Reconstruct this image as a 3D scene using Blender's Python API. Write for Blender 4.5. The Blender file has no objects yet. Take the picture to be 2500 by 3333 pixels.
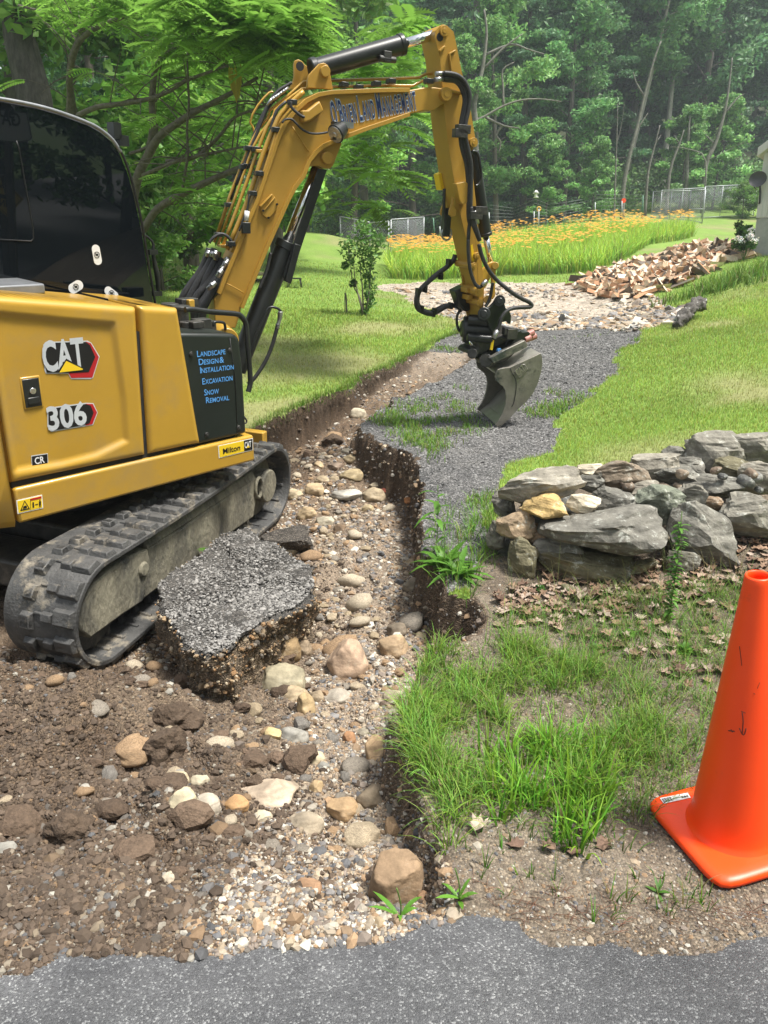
import bpy, bmesh, math, random
import numpy as np
from math import sin, cos, tan, pi, radians, atan2, sqrt
from mathutils import Vector, Matrix
random.seed(7)
rng = np.random.default_rng(11)
scene = bpy.context.scene
C = scene.collection

# ---------------------------------------------------------------- camera, sky, sun, exposure
EYE = 1.60                      # metres above the road
PITCH = 16.2                    # degrees below the horizon
FPX = 2464.0                    # focal length in pixels of the 2500 x 3333 photograph
cam_d = bpy.data.cameras.new('camera')
cam = bpy.data.objects.new('camera', cam_d)
C.objects.link(cam)
cam_d.sensor_fit = 'VERTICAL'
cam_d.sensor_height = 36.0
cam_d.sensor_width = 27.0
cam_d.lens = FPX / 3333.0 * 36.0
cam_d.clip_start = 0.05
cam_d.clip_end = 3000
cam.location = (0, 0, EYE)
cam.rotation_euler = (radians(90 - PITCH), 0, 0)
scene.camera = cam

world = bpy.data.worlds.new("World")
scene.world = world
world.use_nodes = True
wn = world.node_tree.nodes
wl = world.node_tree.links
bg = wn.get('Background')
sky = wn.new('ShaderNodeTexSky')
sky.sky_type = 'NISHITA'
sky.sun_disc = False
SUN_EL, SUN_AZ = 66.0, 115.0     # azimuth clockwise from the view direction
sky.sun_elevation = radians(SUN_EL)
sky.sun_rotation = radians(SUN_AZ)
sky.dust_density = 4.0
sky.air_density = 1.4
sky.ozone_density = 1.0
hsv = wn.new('ShaderNodeHueSaturation')      # hazy, nearly white daylight
hsv.inputs['Saturation'].default_value = .35
wl.new(sky.outputs[0], hsv.inputs['Color']); wl.new(hsv.outputs[0], bg.inputs[0])
bg.inputs[1].default_value = 0.088
sun_d = bpy.data.lights.new('sun', 'SUN')
sun_d.energy = 3.1
sun_d.angle = radians(11)
sun_d.color = (1.0, 0.96, 0.88)
sun = bpy.data.objects.new('sun', sun_d)
C.objects.link(sun)
sa, se = radians(SUN_AZ), radians(SUN_EL)
sdir = Vector((sin(sa) * cos(se), cos(sa) * cos(se), sin(se)))
sun.rotation_euler = (-sdir).to_track_quat('-Z', 'Y').to_euler()
sun.location = (0, 0, 60)
scene.view_settings.view_transform = 'Standard'
scene.view_settings.look = 'None'
scene.view_settings.exposure = 1.3
scene.view_settings.gamma = 1.0
scene.cycles.max_bounces = 6
scene.cycles.diffuse_bounces = 3
scene.cycles.glossy_bounces = 3
scene.cycles.transmission_bounces = 3
scene.cycles.transparent_max_bounces = 6
scene.cycles.volume_bounces = 0
scene.cycles.caustics_reflective = False
scene.cycles.caustics_refractive = False

# ---------------------------------------------------------------- measuring helpers
CP_, SP_ = cos(radians(PITCH)), sin(radians(PITCH))
CAMP = np.array([0, 0, EYE])
def ray(x, y):
    a = (x - 1250) / FPX; b = -(y - 1666.5) / FPX
    return np.array([a, CP_ + b * SP_, b * CP_ - SP_])
def W(x, y, Y):
    """world point at depth Y along the sight line of photo point (x, y)"""
    r = ray(x, y)
    return r / r[1] * Y + CAMP
def onp(x, y, P0, n):
    r = ray(x, y)
    return CAMP + r * ((np.array(P0) - CAMP) @ n) / (r @ n)
CR = {'A': (0, 850, .63291), 'B': (500, 900, .27125), 'C3': (550, 50, .66305), 'Z3': (750, 150, .30139),
      'Z4': (1350, 50, .22607), 'Z5': (1500, 950, .21246), 'C4': (1250, 650, .39180), 'Z1': (0, 1400, .60277),
      'C5': (450, 750, .52521), 'D': (0, 0, 1.50693), 'C1': (0, 250, .5425), 'Q1': (0, 0, .60277),
      'C6': (1500, 1300, .60277), 'R': (400, 1700, 1.0504), 'C8': (0, 2000, .84388), 'M': (600, 1000, .5425),
      'Z7': (2000, 450, .30139), 'C7': (1200, 2100, .78360), 'S': (0, 0, 1.0), 'K': (950, 650, .57773), 'F': (1200, 0, .78360), 'G8': (1800, 0, .73529)}
def tp(k, x, y):
    o = CR[k]
    return o[0] + o[2] * x, o[1] + o[2] * y

# numpy value noise
def _h(ix, iy, iz, s):
    n = (ix * 374761393 + iy * 668265263 + iz * 2147483647 + s * 974634777) & 0xffffffff
    n = ((n ^ (n >> 13)) * 1274126177) & 0xffffffff
    n = (n ^ (n >> 16)) & 0xffffffff
    return n / 4294967295.0
def vnoise(P, f=1.0, s=0):
    P = np.asarray(P, float) * f
    if P.shape[1] == 2: P = np.c_[P, np.zeros(len(P))]
    i = np.floor(P).astype(np.int64); t = P - i; t = t * t * (3 - 2 * t)
    x, y, z = i.T; u, v, w = t.T
    def g(a, b, c): return _h(x + a, y + b, z + c, s)
    x00 = g(0,0,0)*(1-u)+g(1,0,0)*u; x10 = g(0,1,0)*(1-u)+g(1,1,0)*u
    x01 = g(0,0,1)*(1-u)+g(1,0,1)*u; x11 = g(0,1,1)*(1-u)+g(1,1,1)*u
    return ((x00*(1-v)+x10*v)*(1-w)+(x01*(1-v)+x11*v)*w) * 2 - 1
def fbm(P, f=1.0, o=4, s=0, g=.5):
    r = 0; a = 1
    for k in range(o):
        r = r + a * vnoise(P, f, s + k); f *= 2.03; a *= g
    return r
def sstep(a, b, x):
    t = np.clip((x - a) / (b - a), 0, 1); return t * t * (3 - 2 * t)
def inpoly(px, py, poly):
    ins = np.zeros(len(px), bool); n = len(poly)
    for i in range(n):
        x1, y1 = poly[i]; x2, y2 = poly[(i + 1) % n]
        if y1 == y2: continue
        c = ((y1 > py) != (y2 > py)) & (px < (x2 - x1) * (py - y1) / (y2 - y1) + x1)
        ins ^= c
    return ins
def pdist(px, py, poly, closed=True):
    d = np.full(len(px), 1e9); n = len(poly)
    for i in range(n if closed else n - 1):
        x1, y1 = poly[i]; x2, y2 = poly[(i + 1) % n]
        dx, dy = x2 - x1, y2 - y1; L = dx * dx + dy * dy + 1e-12
        t = np.clip(((px - x1) * dx + (py - y1) * dy) / L, 0, 1)
        d = np.minimum(d, (px - x1 - t * dx) ** 2 + (py - y1 - t * dy) ** 2)
    return np.sqrt(d)
def sdist(px, py, poly):
    d = pdist(px, py, poly)
    return np.where(inpoly(px, py, poly), d, -d)      # positive inside

# ---------------------------------------------------------------- object helpers
def tag(o, label=None, cat=None, group=None, kind=None):
    if label: o['label'] = label
    if cat: o['category'] = cat
    if group: o['group'] = group
    if kind: o['kind'] = kind
    return o
def empty(name, loc, label, cat, group=None):
    o = bpy.data.objects.new(name, None); C.objects.link(o)
    o.location = tuple(loc); o.empty_display_size = .2
    return tag(o, label, cat, group)
def npmesh(name, V, F, mats=None, cols=None, smooth=False, mi=None):
    """V (n,3); F a list of (m,k) integer arrays"""
    me = bpy.data.meshes.new(name)
    V = np.asarray(V, np.float32)
    F = [np.asarray(f, np.int32) for f in (F if isinstance(F, list) else [F]) if len(f)]
    me.vertices.add(len(V)); me.vertices.foreach_set('co', V.ravel())
    nl = sum(f.size for f in F); nf = sum(len(f) for f in F)
    me.loops.add(nl); me.polygons.add(nf)
    me.loops.foreach_set('vertex_index', np.concatenate([f.ravel() for f in F]))
    ks = np.concatenate([np.full(len(f), f.shape[1]) for f in F])
    st = np.concatenate([[0], np.cumsum(ks)[:-1]]).astype(np.int32)
    me.polygons.foreach_set('loop_start', st)
    me.polygons.foreach_set('loop_total', ks.astype(np.int32))
    if mi is not None: me.polygons.foreach_set('material_index', np.asarray(mi, np.int32))
    me.polygons.foreach_set('use_smooth', np.full(nf, smooth))
    me.update(calc_edges=True)
    if cols is not None:
        a = me.color_attributes.new('Col', 'FLOAT_COLOR', 'POINT')
        cc = np.ones((len(V), 4), np.float32); cc[:, :3] = cols
        a.data.foreach_set('color', cc.ravel())
    for m in (mats if isinstance(mats, (list, tuple)) else [mats]):
        if m: me.materials.append(m)
    return me
def link(name, me, parent=None, loc=(0, 0, 0)):
    o = bpy.data.objects.new(name, me); C.objects.link(o)
    o.location = tuple(loc)
    if parent is not None: o.parent = parent
    return o
def copy_tree(o, parent=None):
    c = o.copy(); C.objects.link(c)
    if parent is not None: c.parent = parent
    for ch in [k for k in o.children]: copy_tree(ch, c)
    return c

class MB:
    """collects shapes, all given in world metres, and links them as ONE mesh object"""
    def __init__(s): s.v = []; s.f = []; s.sm = []
    def add(s, vs, fs, sm=False):
        b = len(s.v); s.v += [tuple(map(float, p)) for p in vs]
        s.f += [tuple(b + i for i in f) for f in fs]; s.sm += [sm] * len(fs); return s
    def hexa(s, P):   # 8 corners: bottom ring 0-3, top ring 4-7
        return s.add(P, [(3,2,1,0),(4,5,6,7),(0,1,5,4),(1,2,6,5),(2,3,7,6),(3,0,4,7)])
    def box(s, o, ax, ay, az, x, y, z):
        """box spanning ranges x,y,z along axes ax,ay,az from origin o"""
        o = np.array(o); ax, ay, az = map(np.array, (ax, ay, az))
        q = lambda a, b, c: o + ax * a + ay * b + az * c
        return s.hexa([q(x[0],y[0],z[0]),q(x[1],y[0],z[0]),q(x[1],y[1],z[0]),q(x[0],y[1],z[0]),
                       q(x[0],y[0],z[1]),q(x[1],y[0],z[1]),q(x[1],y[1],z[1]),q(x[0],y[1],z[1])])
    def prism(s, pts, d):
        """polygon pts (3D ring) extruded by vector d"""
        n = len(pts); pts = [np.array(p, float) for p in pts]; d = np.array(d)
        V = pts + [p + d for p in pts]
        return s.add(V, [tuple(range(n))[::-1], tuple(range(n, 2 * n))] + [(i, (i + 1) % n, n + (i + 1) % n, n + i) for i in range(n)])
    def cyl(s, a, b, r, r2=None, seg=16, caps=True):
        a = np.array(a, float); b = np.array(b, float); r2 = r if r2 is None else r2
        d = b - a; d /= np.linalg.norm(d)
        u = np.cross(d, [0, 0, 1.0])
        if np.linalg.norm(u) < 1e-3: u = np.array([1.0, 0, 0])
        u /= np.linalg.norm(u); w = np.cross(d, u)
        V = []
        for c, rr in ((a, r), (b, r2)):
            for k in range(seg):
                t = 2 * pi * k / seg; V.append(c + rr * (cos(t) * u + sin(t) * w))
        s.add(V, [(k, (k + 1) % seg, seg + (k + 1) % seg, seg + k) for k in range(seg)], True)
        if caps: s.add(V, [tuple(range(seg))[::-1], tuple(range(seg, 2 * seg))])
        return s
    def tube(s, pts, r, seg=8, smooth=4, closed=False):
        P = [np.array(p, float) for p in pts]
        if smooth and len(P) > 2:
            Q = []
            n = len(P)
            for i in range(n - 1):
                p0 = P[max(i - 1, 0)]; p1 = P[i]; p2 = P[i + 1]; p3 = P[min(i + 2, n - 1)]
                for k in range(smooth):
                    t = k / smooth
                    Q.append(.5 * ((2 * p1) + (p2 - p0) * t + (2 * p0 - 5 * p1 + 4 * p2 - p3) * t * t + (3 * p1 - p0 - 3 * p2 + p3) * t ** 3))
            Q.append(P[-1]); P = Q
        rs = r if isinstance(r, (list, tuple, np.ndarray)) else None
        n = len(P); V = []; u = None
        for i in range(n):
            d = P[min(i + 1, n - 1)] - P[max(i - 1, 0)]; d /= (np.linalg.norm(d) + 1e-9)
            if u is None:
                u = np.cross(d, [0.3, 0.2, 1.0]); u /= np.linalg.norm(u)
            u = u - d * (u @ d); u /= (np.linalg.norm(u) + 1e-9); w = np.cross(d, u)
            rr = np.interp(i / (n - 1), np.linspace(0, 1, len(rs)), rs) if rs is not None else r
            for k in range(seg):
                t = 2 * pi * k / seg; V.append(P[i] + rr * (cos(t) * u + sin(t) * w))
        F = [(i * seg + k, i * seg + (k + 1) % seg, (i + 1) * seg + (k + 1) % seg, (i + 1) * seg + k) for i in range(n - 1) for k in range(seg)]
        s.add(V, F, True)
        s.add(V, [tuple(range(seg))[::-1], tuple(range((n - 1) * seg, n * seg))])
        return s
    def build(s, name, mat, parent=None, bevel=0, org=None, seg=2):
        """org: world position of the top-level thing"""
        o0 = np.array(org) if org is not None else np.zeros(3)
        me = bpy.data.meshes.new(name)
        me.from_pydata([tuple(np.array(p) - o0) for p in s.v], [], s.f)
        me.polygons.foreach_set('use_smooth', s.sm)
        me.validate(); me.update()
        bm = bmesh.new(); bm.from_mesh(me); bmesh.ops.remove_doubles(bm, verts=bm.verts, dist=1e-5)
        bmesh.ops.recalc_face_normals(bm, faces=bm.faces); bm.to_mesh(me); bm.free()
        for m in (mat if isinstance(mat, (list, tuple)) else [mat]): me.materials.append(m)
        o = link(name, me, parent)
        if parent is None and org is not None: o.location = tuple(o0)
        if bevel:
            b = o.modifiers.new('bevel', 'BEVEL'); b.width = bevel; b.segments = seg; b.limit_method = 'ANGLE'; b.angle_limit = radians(35)
            b.harden_normals = False
            me.polygons.foreach_set('use_smooth', [True] * len(me.polygons))
            try: me.set_sharp_from_angle(angle=radians(35))
            except Exception: pass
        return o

# ---------------------------------------------------------------- materials
def mat(name, c1, c2=None, scale=8, rough=.6, metal=0, bump=0, bscale=None, detail=6, c3=None, c3scale=2, c3th=(.55, .7), coat=0, spec=.5, rvar=0, coord='Object', stretch=None):
    m = bpy.data.materials.new(name); m.use_nodes = True
    nt = m.node_tree; N = nt.nodes; L = nt.links
    b = N['Principled BSDF']
    b.inputs['Roughness'].default_value = rough; b.inputs['Metallic'].default_value = metal
    b.inputs['Specular IOR Level'].default_value = spec
    if coat: b.inputs['Coat Weight'].default_value = coat; b.inputs['Coat Roughness'].default_value = .08
    if c2 is None and not bump and c3 is None:
        b.inputs['Base Color'].default_value = (*c1, 1); return m
    tc = N.new('ShaderNodeTexCoord'); src = tc.outputs[coord]
    if stretch:
        mp = N.new('ShaderNodeMapping'); mp.inputs['Scale'].default_value = stretch; L.new(src, mp.inputs[0]); src = mp.outputs[0]
    nz = N.new('ShaderNodeTexNoise'); nz.inputs['Scale'].default_value = scale; nz.inputs['Detail'].default_value = detail; nz.inputs['Roughness'].default_value = .62
    L.new(src, nz.inputs['Vector'])
    if c2 is None: c2 = c1
    r = N.new('ShaderNodeValToRGB'); r.color_ramp.elements[0].position = .34; r.color_ramp.elements[1].position = .66
    r.color_ramp.elements[0].color = (*c1, 1); r.color_ramp.elements[1].color = (*c2, 1)
    L.new(nz.outputs['Fac'], r.inputs['Fac']); col = r.outputs['Color']
    if c3 is not None:
        n3 = N.new('ShaderNodeTexNoise'); n3.inputs['Scale'].default_value = c3scale; n3.inputs['Detail'].default_value = 8; n3.inputs['Roughness'].default_value = .7
        L.new(src, n3.inputs['Vector'])
        r3 = N.new('ShaderNodeValToRGB'); r3.color_ramp.elements[0].position = c3th[0]; r3.color_ramp.elements[1].position = c3th[1]
        L.new(n3.outputs['Fac'], r3.inputs['Fac'])
        mx = N.new('ShaderNodeMix'); mx.data_type = 'RGBA'; L.new(r3.outputs['Color'], mx.inputs['Factor']); L.new(col, mx.inputs['A']); mx.inputs['B'].default_value = (*c3, 1)
        col = mx.outputs['Result']
        if rvar:
            mr = N.new('ShaderNodeMapRange'); mr.inputs['To Min'].default_value = rough; mr.inputs['To Max'].default_value = rough + rvar
            L.new(r3.outputs['Color'], mr.inputs['Value']); L.new(mr.outputs[0], b.inputs['Roughness'])
    L.new(col, b.inputs['Base Color'])
    if bump:
        nb = N.new('ShaderNodeTexNoise'); nb.inputs['Scale'].default_value = bscale or scale * 4; nb.inputs['Detail'].default_value = 8
        L.new(src, nb.inputs['Vector'])
        bp_ = N.new('ShaderNodeBump'); bp_.inputs['Strength'].default_value = bump; bp_.inputs['Distance'].default_value = .02
        L.new(nb.outputs['Fac'], bp_.inputs['Height']); L.new(bp_.outputs[0], b.inputs['Normal'])
    return m
def attr_mat(name, rough=.9, trans=0, nscale=30, nstr=.25, bump=0, bscale=60, spec=.3, vor=0, vscale=90, vcol=None, vstr=.5, speck=None, vpos=.6):
    """surface whose own colour is stored per point in 'Col', broken up by noise"""
    m = bpy.data.materials.new(name); m.use_nodes = True
    nt = m.node_tree; N = nt.nodes; L = nt.links
    b = N['Principled BSDF']; out = N['Material Output']
    b.inputs['Roughness'].default_value = rough; b.inputs['Specular IOR Level'].default_value = spec
    at = N.new('ShaderNodeAttribute'); at.attribute_name = 'Col'
    col = at.outputs['Color']
    tc = N.new('ShaderNodeTexCoord')
    if nstr:
        nz = N.new('ShaderNodeTexNoise'); nz.inputs['Scale'].default_value = nscale; nz.inputs['Detail'].default_value = 8; nz.inputs['Roughness'].default_value = .7
        L.new(tc.outputs['Object'], nz.inputs['Vector'])
        mr = N.new('ShaderNodeMapRange'); mr.inputs['From Min'].default_value = .25; mr.inputs['From Max'].default_value = .75
        mr.inputs['To Min'].default_value = 1 - nstr; mr.inputs['To Max'].default_value = 1 + nstr
        L.new(nz.outputs['Fac'], mr.inputs['Value'])
        hs = N.new('ShaderNodeVectorMath'); hs.operation = 'SCALE'; L.new(col, hs.inputs[0]); L.new(mr.outputs[0], hs.inputs['Scale']); col = hs.outputs[0]
    hgt = None
    if vor:
        v = N.new('ShaderNodeTexVoronoi'); v.inputs['Scale'].default_value = vscale; L.new(tc.outputs['Object'], v.inputs['Vector'])
        hv = N.new('ShaderNodeSeparateColor'); L.new(v.outputs['Color'], hv.inputs[0])
        rp = N.new('ShaderNodeValToRGB'); rp.color_ramp.elements[0].position = 0; rp.color_ramp.elements[1].position = 1
        e = rp.color_ramp.elements; c = vcol or [(.5,)*3, (1,)*3, (1.7,)*3]
        e[0].color = (*c[0], 1); e[1].color = (*c[2], 1); k = e.new(vpos); k.color = (*c[1], 1)
        L.new(hv.outputs[0], rp.inputs['Fac'])
        mm = N.new('ShaderNodeMix'); mm.data_type = 'RGBA'; mm.blend_type = 'MULTIPLY'; mm.inputs['Factor'].default_value = vor
        L.new(col, mm.inputs['A']); L.new(rp.outputs['Color'], mm.inputs['B']); col = mm.outputs['Result']
        hgt = v.outputs['Distance']
    L.new(col, b.inputs['Base Color'])
    if bump:
        bp_ = N.new('ShaderNodeBump'); bp_.inputs['Strength'].default_value = bump; bp_.inputs['Distance'].default_value = .01
        if hgt is not None:
            bp_.invert = True; L.new(hgt, bp_.inputs['Height'])
        else:
            nb = N.new('ShaderNodeTexNoise'); nb.inputs['Scale'].default_value = bscale; nb.inputs['Detail'].default_value = 8
            L.new(tc.outputs['Object'], nb.inputs['Vector']); L.new(nb.outputs['Fac'], bp_.inputs['Height'])
        L.new(bp_.outputs[0], b.inputs['Normal'])
    if trans:
        t = N.new('ShaderNodeBsdfTranslucent'); L.new(col, t.inputs['Color'])
        mx = N.new('ShaderNodeMixShader'); mx.inputs[0].default_value = trans
        L.new(b.outputs[0], mx.inputs[1]); L.new(t.outputs[0], mx.inputs[2]); L.new(mx.outputs[0], out.inputs['Surface'])
    return m
MT = {}
MT['yellow'] = mat('machine_yellow', (.43, .250, .030), (.47, .275, .034), 3, .36, coat=.3, c3=(.34, .225, .08), c3scale=2.6, c3th=(.5, .8), rvar=.25, bump=.03, bscale=9)
MT['boomyellow'] = mat('boom_yellow', (.38, .215, .030), (.42, .24, .034), 3, .45, c3=(.25, .145, .05), c3scale=4, c3th=(.6, .85), rvar=.2, bump=.03)
MT['black'] = mat('satin_black', (.012, .014, .014), (.02, .022, .021), 6, .35, c3=(.05, .047, .04), c3scale=5, c3th=(.6, .85), rvar=.3)
MT['darkgreen'] = mat('dark_panel', (.010, .014, .012), (.014, .019, .016), 4, .42, c3=(.03, .03, .026), c3scale=5, c3th=(.6, .9))
MT['hose'] = mat('rubber_hose', (.018, .018, .02), (.035, .035, .036), 40, .55, bump=.1)
MT['chrome'] = mat('chrome', (.75, .76, .77), rough=.12, metal=1)
MT['steel'] = mat('zinc_steel', (.5, .5, .5), (.35, .35, .36), 30, .35, metal=.9)
MT['glass'] = mat('tinted_glass', (.004, .006, .008), rough=.015, spec=.55)
MT['trim'] = mat('grey_trim', (.18, .19, .20), (.26, .27, .29), 10, .3, metal=.3)
MT['rubber'] = mat('track_rubber', (.036, .036, .036), (.08, .079, .077), 9, .62, bump=.35, bscale=60, c3=(.27, .235, .18), c3scale=6, c3th=(.53, .68), rvar=.25)
MT['mud'] = mat('muddy_steel', (.045, .045, .04), (.16, .145, .105), 7, .85, bump=.6, bscale=50, c3=(.24, .22, .16), c3scale=5, c3th=(.42, .62), stretch=(1, 1, .45))
MT['dark'] = mat('dark_cavity', (.01, .01, .01), (.02, .02, .018), 9, .8)
MT['bucket'] = mat('bucket_steel', (.15, .14, .12), (.25, .235, .20), 5, .45, metal=.2, bump=.15, bscale=30, c3=(.045, .052, .052), c3scale=3.5, c3th=(.52, .62), rvar=-.1)
MT['bucketin'] = mat('bucket_worn', (.28, .265, .23), (.36, .34, .30), 8, .35, metal=.5, bump=.05)
MT['grime'] = mat('grimy_black', (.018, .018, .018), (.05, .048, .043), 12, .5, bump=.2, c3=(.12, .105, .085), c3scale=7, c3th=(.55, .72))
MT['white'] = mat('white_decal', (.75, .75, .75), rough=.4)
MT['silver'] = mat('silver_decal', (.55, .58, .62), (.70, .73, .76), 3, .3, metal=.2)
MT['inkblack'] = mat('black_decal', (.01, .01, .011), rough=.4)
MT['red'] = mat('red_decal', (.42, .015, .02), rough=.4)
MT['decalyellow'] = mat('yellow_decal', (.80, .55, .02), rough=.4)
MT['blue'] = mat('blue_lettering', (.10, .33, .72), rough=.45)
MT['navy'] = mat('navy_lettering', (.012, .03, .11), rough=.45)
MT['paleblue'] = mat('pale_lettering_edge', (.45, .55, .68), rough=.45)
MT['couplingred'] = mat('faded_red', (.30,.10,.08), (.42,.2,.17), 20, .5)
MT['orange'] = mat('cone_orange', (.90, .064, .006), (.94, .075, .008), 3, .40, bump=.04, spec=.45, c3=(.60, .07, .02), c3scale=7, c3th=(.62, .80), rvar=.3)
# ---------------------------------------------------------------- terrain
# surveyed spots: (photo x, photo y, depth) on the undisturbed ground, and direct (x, y, z)
SURV = [(1630,1390,6.9),(1700,1080,13.2),(1600,935,20.5),(900,1290,8.0),(1190,1030,14.2),(1000,810,29),(1380,844,33),
        (1900,738,37),(2270,770,34),(2130,716,45),(2361,708,47),(2300,1400,5.8),(2460,1350,6.0),(2480,1100,9),(2450,905,16),
        (2470,830,19),(2240,1035,12.5),(2050,1000,16.2),(700,960,17),(1050,760,33),(2000,1890,3.75),(1450,1500,5.65),(1950,935,19)]
PTS = [W(*s) for s in SURV]
PTS += [np.array(p, float) for p in [(-1,1.6,0),(0,1.6,0),(1.2,1.5,0),(3,1.5,.05),(-4,1.6,0),(1.1,2.05,-.05),(.4,2.6,-.02),(.5,3.3,.06),(2.4,3.2,.12),
        (-3,1.6,0),(-8,1.5,0),(8,1.5,.1),(-6,6,.25),(-9,12,.9),(-14,25,2.2),(-20,40,3.4),(-25,60,4.8),(0,62,6.8),(22,62,9),(45,60,11),(12,8,1.5),(12,3,.5),
        (25,25,3.5),(35,40,6),(-40,60,4),(0,110,27),(-60,110,22),(70,110,32),(0,160,42),(-90,160,38),(90,160,46),(0,80,13),(40,80,16),(-40,80,9),(-60,10,.5),(60,5,1.5),(-2.6,6,.2),(-4.5,9,.6),(0,5,.22),(.4,4.2,.14)]]
PTS = np.array(PTS)
def uvc(x, y): return np.c_[3.0 * x / (np.abs(y) + 3.0), 2.0 * np.log(np.maximum(y, -2) + 3.0)]
_UV = uvc(PTS[:, 0], PTS[:, 1])
def _k(r2): return np.where(r2 > 1e-12, r2 * np.log(r2 + 1e-12) * .5, 0)
_n = len(PTS)
_A = np.zeros((_n + 3, _n + 3))
_D = ((_UV[:, None] - _UV[None]) ** 2).sum(-1)
_A[:_n, :_n] = _k(_D) + np.eye(_n) * .004
_A[:_n, _n] = 1; _A[:_n, _n+1:] = _UV; _A[_n, :_n] = 1; _A[_n+1:, :_n] = _UV.T
_w = np.linalg.solve(_A, np.r_[PTS[:, 2], 0, 0, 0])
def zbase(x, y):
    x = np.atleast_1d(np.asarray(x, float)); y = np.atleast_1d(np.asarray(y, float))
    out = np.zeros(len(x))
    for s in range(0, len(x), 60000):
        q = uvc(x[s:s+60000], y[s:s+60000])
        r = ((q[:, None] - _UV[None]) ** 2).sum(-1)
        out[s:s+60000] = _k(r) @ _w[:_n] + _w[_n] + q @ _w[_n+1:]
    t = sstep(1.75, 1.35, y)
    return out * (1 - t)
def gpx(k, x, y):
    """where the sight line of a photo point meets the undisturbed ground"""
    x, y = tp(k, x, y); r = ray(x, y); r = r / r[1]
    Y = np.geomspace(1.0, 90, 700)
    P = CAMP + r * Y[:, None]
    d = P[:, 2] - zbase(P[:, 0], P[:, 1])
    i = np.argmax(d < 0)
    if not (d < 0).any(): i = len(Y) - 1
    if i == 0: return P[0]
    t = d[i-1] / (d[i-1] - d[i] + 1e-12)
    return P[i-1] * (1 - t) + P[i] * t
def gpoly(k, pts): return [tuple(gpx(k, *p)[:2]) for p in pts]

# machine pose (undercarriage frame and slewed upper frame)
def frame(yaw, pi_, ro):
    a = radians(yaw); f = np.array([sin(a)*cos(radians(pi_)), cos(a)*cos(radians(pi_)), sin(radians(pi_))])
    l = np.cross([0, 0, 1], f); l /= np.linalg.norm(l); u = np.cross(f, l); r = radians(ro)
    return np.array([f, l*cos(r)+u*sin(r), -l*sin(r)+u*cos(r)]).T
MO = np.array([-2.07, 4.89, -1.73 + EYE])
MT_ = frame(17.18, 5.45, 3.98)
_s = radians(26.3)
MB_ = MT_ @ np.array([[cos(_s), sin(_s), 0], [-sin(_s), cos(_s), 0], [0, 0, 1]])
def Tw(x, y, z): return MO + MT_ @ np.array([x, y, z])
def Bw(x, y, z): return MO + MB_ @ np.array([x, y, z])

road_edge = gpoly('D', [(0,2112),(60,2080),(130,2058),(180,2068),(240,2063),(300,2070),(400,2078),(490,2075),(520,2062),(560,2048),(600,2052),(640,2050),(700,2045),(750,2035),(800,2032),(860,2020),(900,2005),(930,1990),(990,1984),(1060,1985),(1100,2000),(1140,2030),(1180,2045),(1240,2046),(1300,2040),(1370,2050),(1430,2062),(1500,2058),(1560,2040),(1620,2032),(1659,2030)])
ROAD = [(-60, 1.1), (-12, 1.35), (-3, 1.42)] + road_edge + [(3, 1.62), (12, 1.7), (60, 1.9), (60, -6), (-60, -6)]
tr_right = gpoly('D', [(985,1975),(965,1905),(945,1830),(915,1750),(880,1650),(862,1570),(878,1490),(905,1430),(945,1395),(1005,1372),(1035,1325),(1020,1285),(950,1272),(918,1200),(905,1120),(920,1060),(903,1020),(880,980),(830,955),(775,930),(770,915),(800,895),(850,862),(890,845),(960,812),(1020,775),(1040,745)])
tr_left = gpoly('D', [(1010,705),(985,722),(940,738),(900,762),(855,788),(790,815),(740,842),(700,858),(640,880),(600,902),(555,925)])
TRENCH = tr_right + tr_left + [(-2.9, 7.0), (-4.2, 6.6), (-5.5, 6.0), (-7, 5.0), (-8, 1.0)]
# everything left of the right bank near the road is open
TRENCH = [(0.42 if False else TRENCH[0][0], 1.2)] + TRENCH
FLOOR = [Tw(1.29,-.99,-.0),Tw(-1.29,-.99,-.0),Tw(1.29,.99,0),Tw(-1.29,.99,0),Tw(0,-.8,0),Tw(0,.8,0),
         np.array([-.3,1.62,-.02]),np.array([-1.2,1.6,-.02]),np.array([.42,1.78,-.17]),np.array([.1,1.8,-.10]),np.array([-3,1.6,0]),
         np.array([-.2,2.2,-.26]),np.array([-.9,2.3,-.16]),np.array([.25,2.4,-.28]),np.array([-1.6,2.6,-.10]),np.array([-2.4,2.6,-.12]),
         np.array([-.5,3.0,-.33]),np.array([0,3.2,-.34]),np.array([.1,4.0,-.26]),np.array([-.4,4.6,-.22]),np.array([-.1,5.2,-.18]),np.array([-.6,5.8,-.08]),
         np.array([-.6,6.6,.06]),np.array([-1.0,7.2,.05]),np.array([-.5,8,.22]),np.array([.0,9,.42]),np.array([.6,11,.74]),np.array([-3,3.2,-.2]),np.array([-5,5,.0]),np.array([-8,3,0]),np.array([0,14,1.1])]
FLOOR = np.array(FLOOR)
_FA = np.zeros((len(FLOOR)+3,)*2); _fn = len(FLOOR)
_fd = ((FLOOR[:, None, :2] - FLOOR[None, :, :2])**2).sum(-1)
_FA[:_fn, :_fn] = _k(_fd) + np.eye(_fn)*.02; _FA[:_fn, _fn] = 1; _FA[:_fn, _fn+1:] = FLOOR[:, :2]; _FA[_fn, :_fn] = 1; _FA[_fn+1:, :_fn] = FLOOR[:, :2].T
_fw = np.linalg.solve(_FA, np.r_[FLOOR[:, 2], 0, 0, 0])
def zfloor(x, y):
    out = np.zeros(len(x))
    for s in range(0, len(x), 60000):
        q = np.c_[x[s:s+60000], y[s:s+60000]]
        r = ((q[:, None] - FLOOR[None, :, :2])**2).sum(-1)
        out[s:s+60000] = _k(r) @ _fw[:_fn] + _fw[_fn] + q @ _fw[_fn+1:]
    return out
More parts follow.
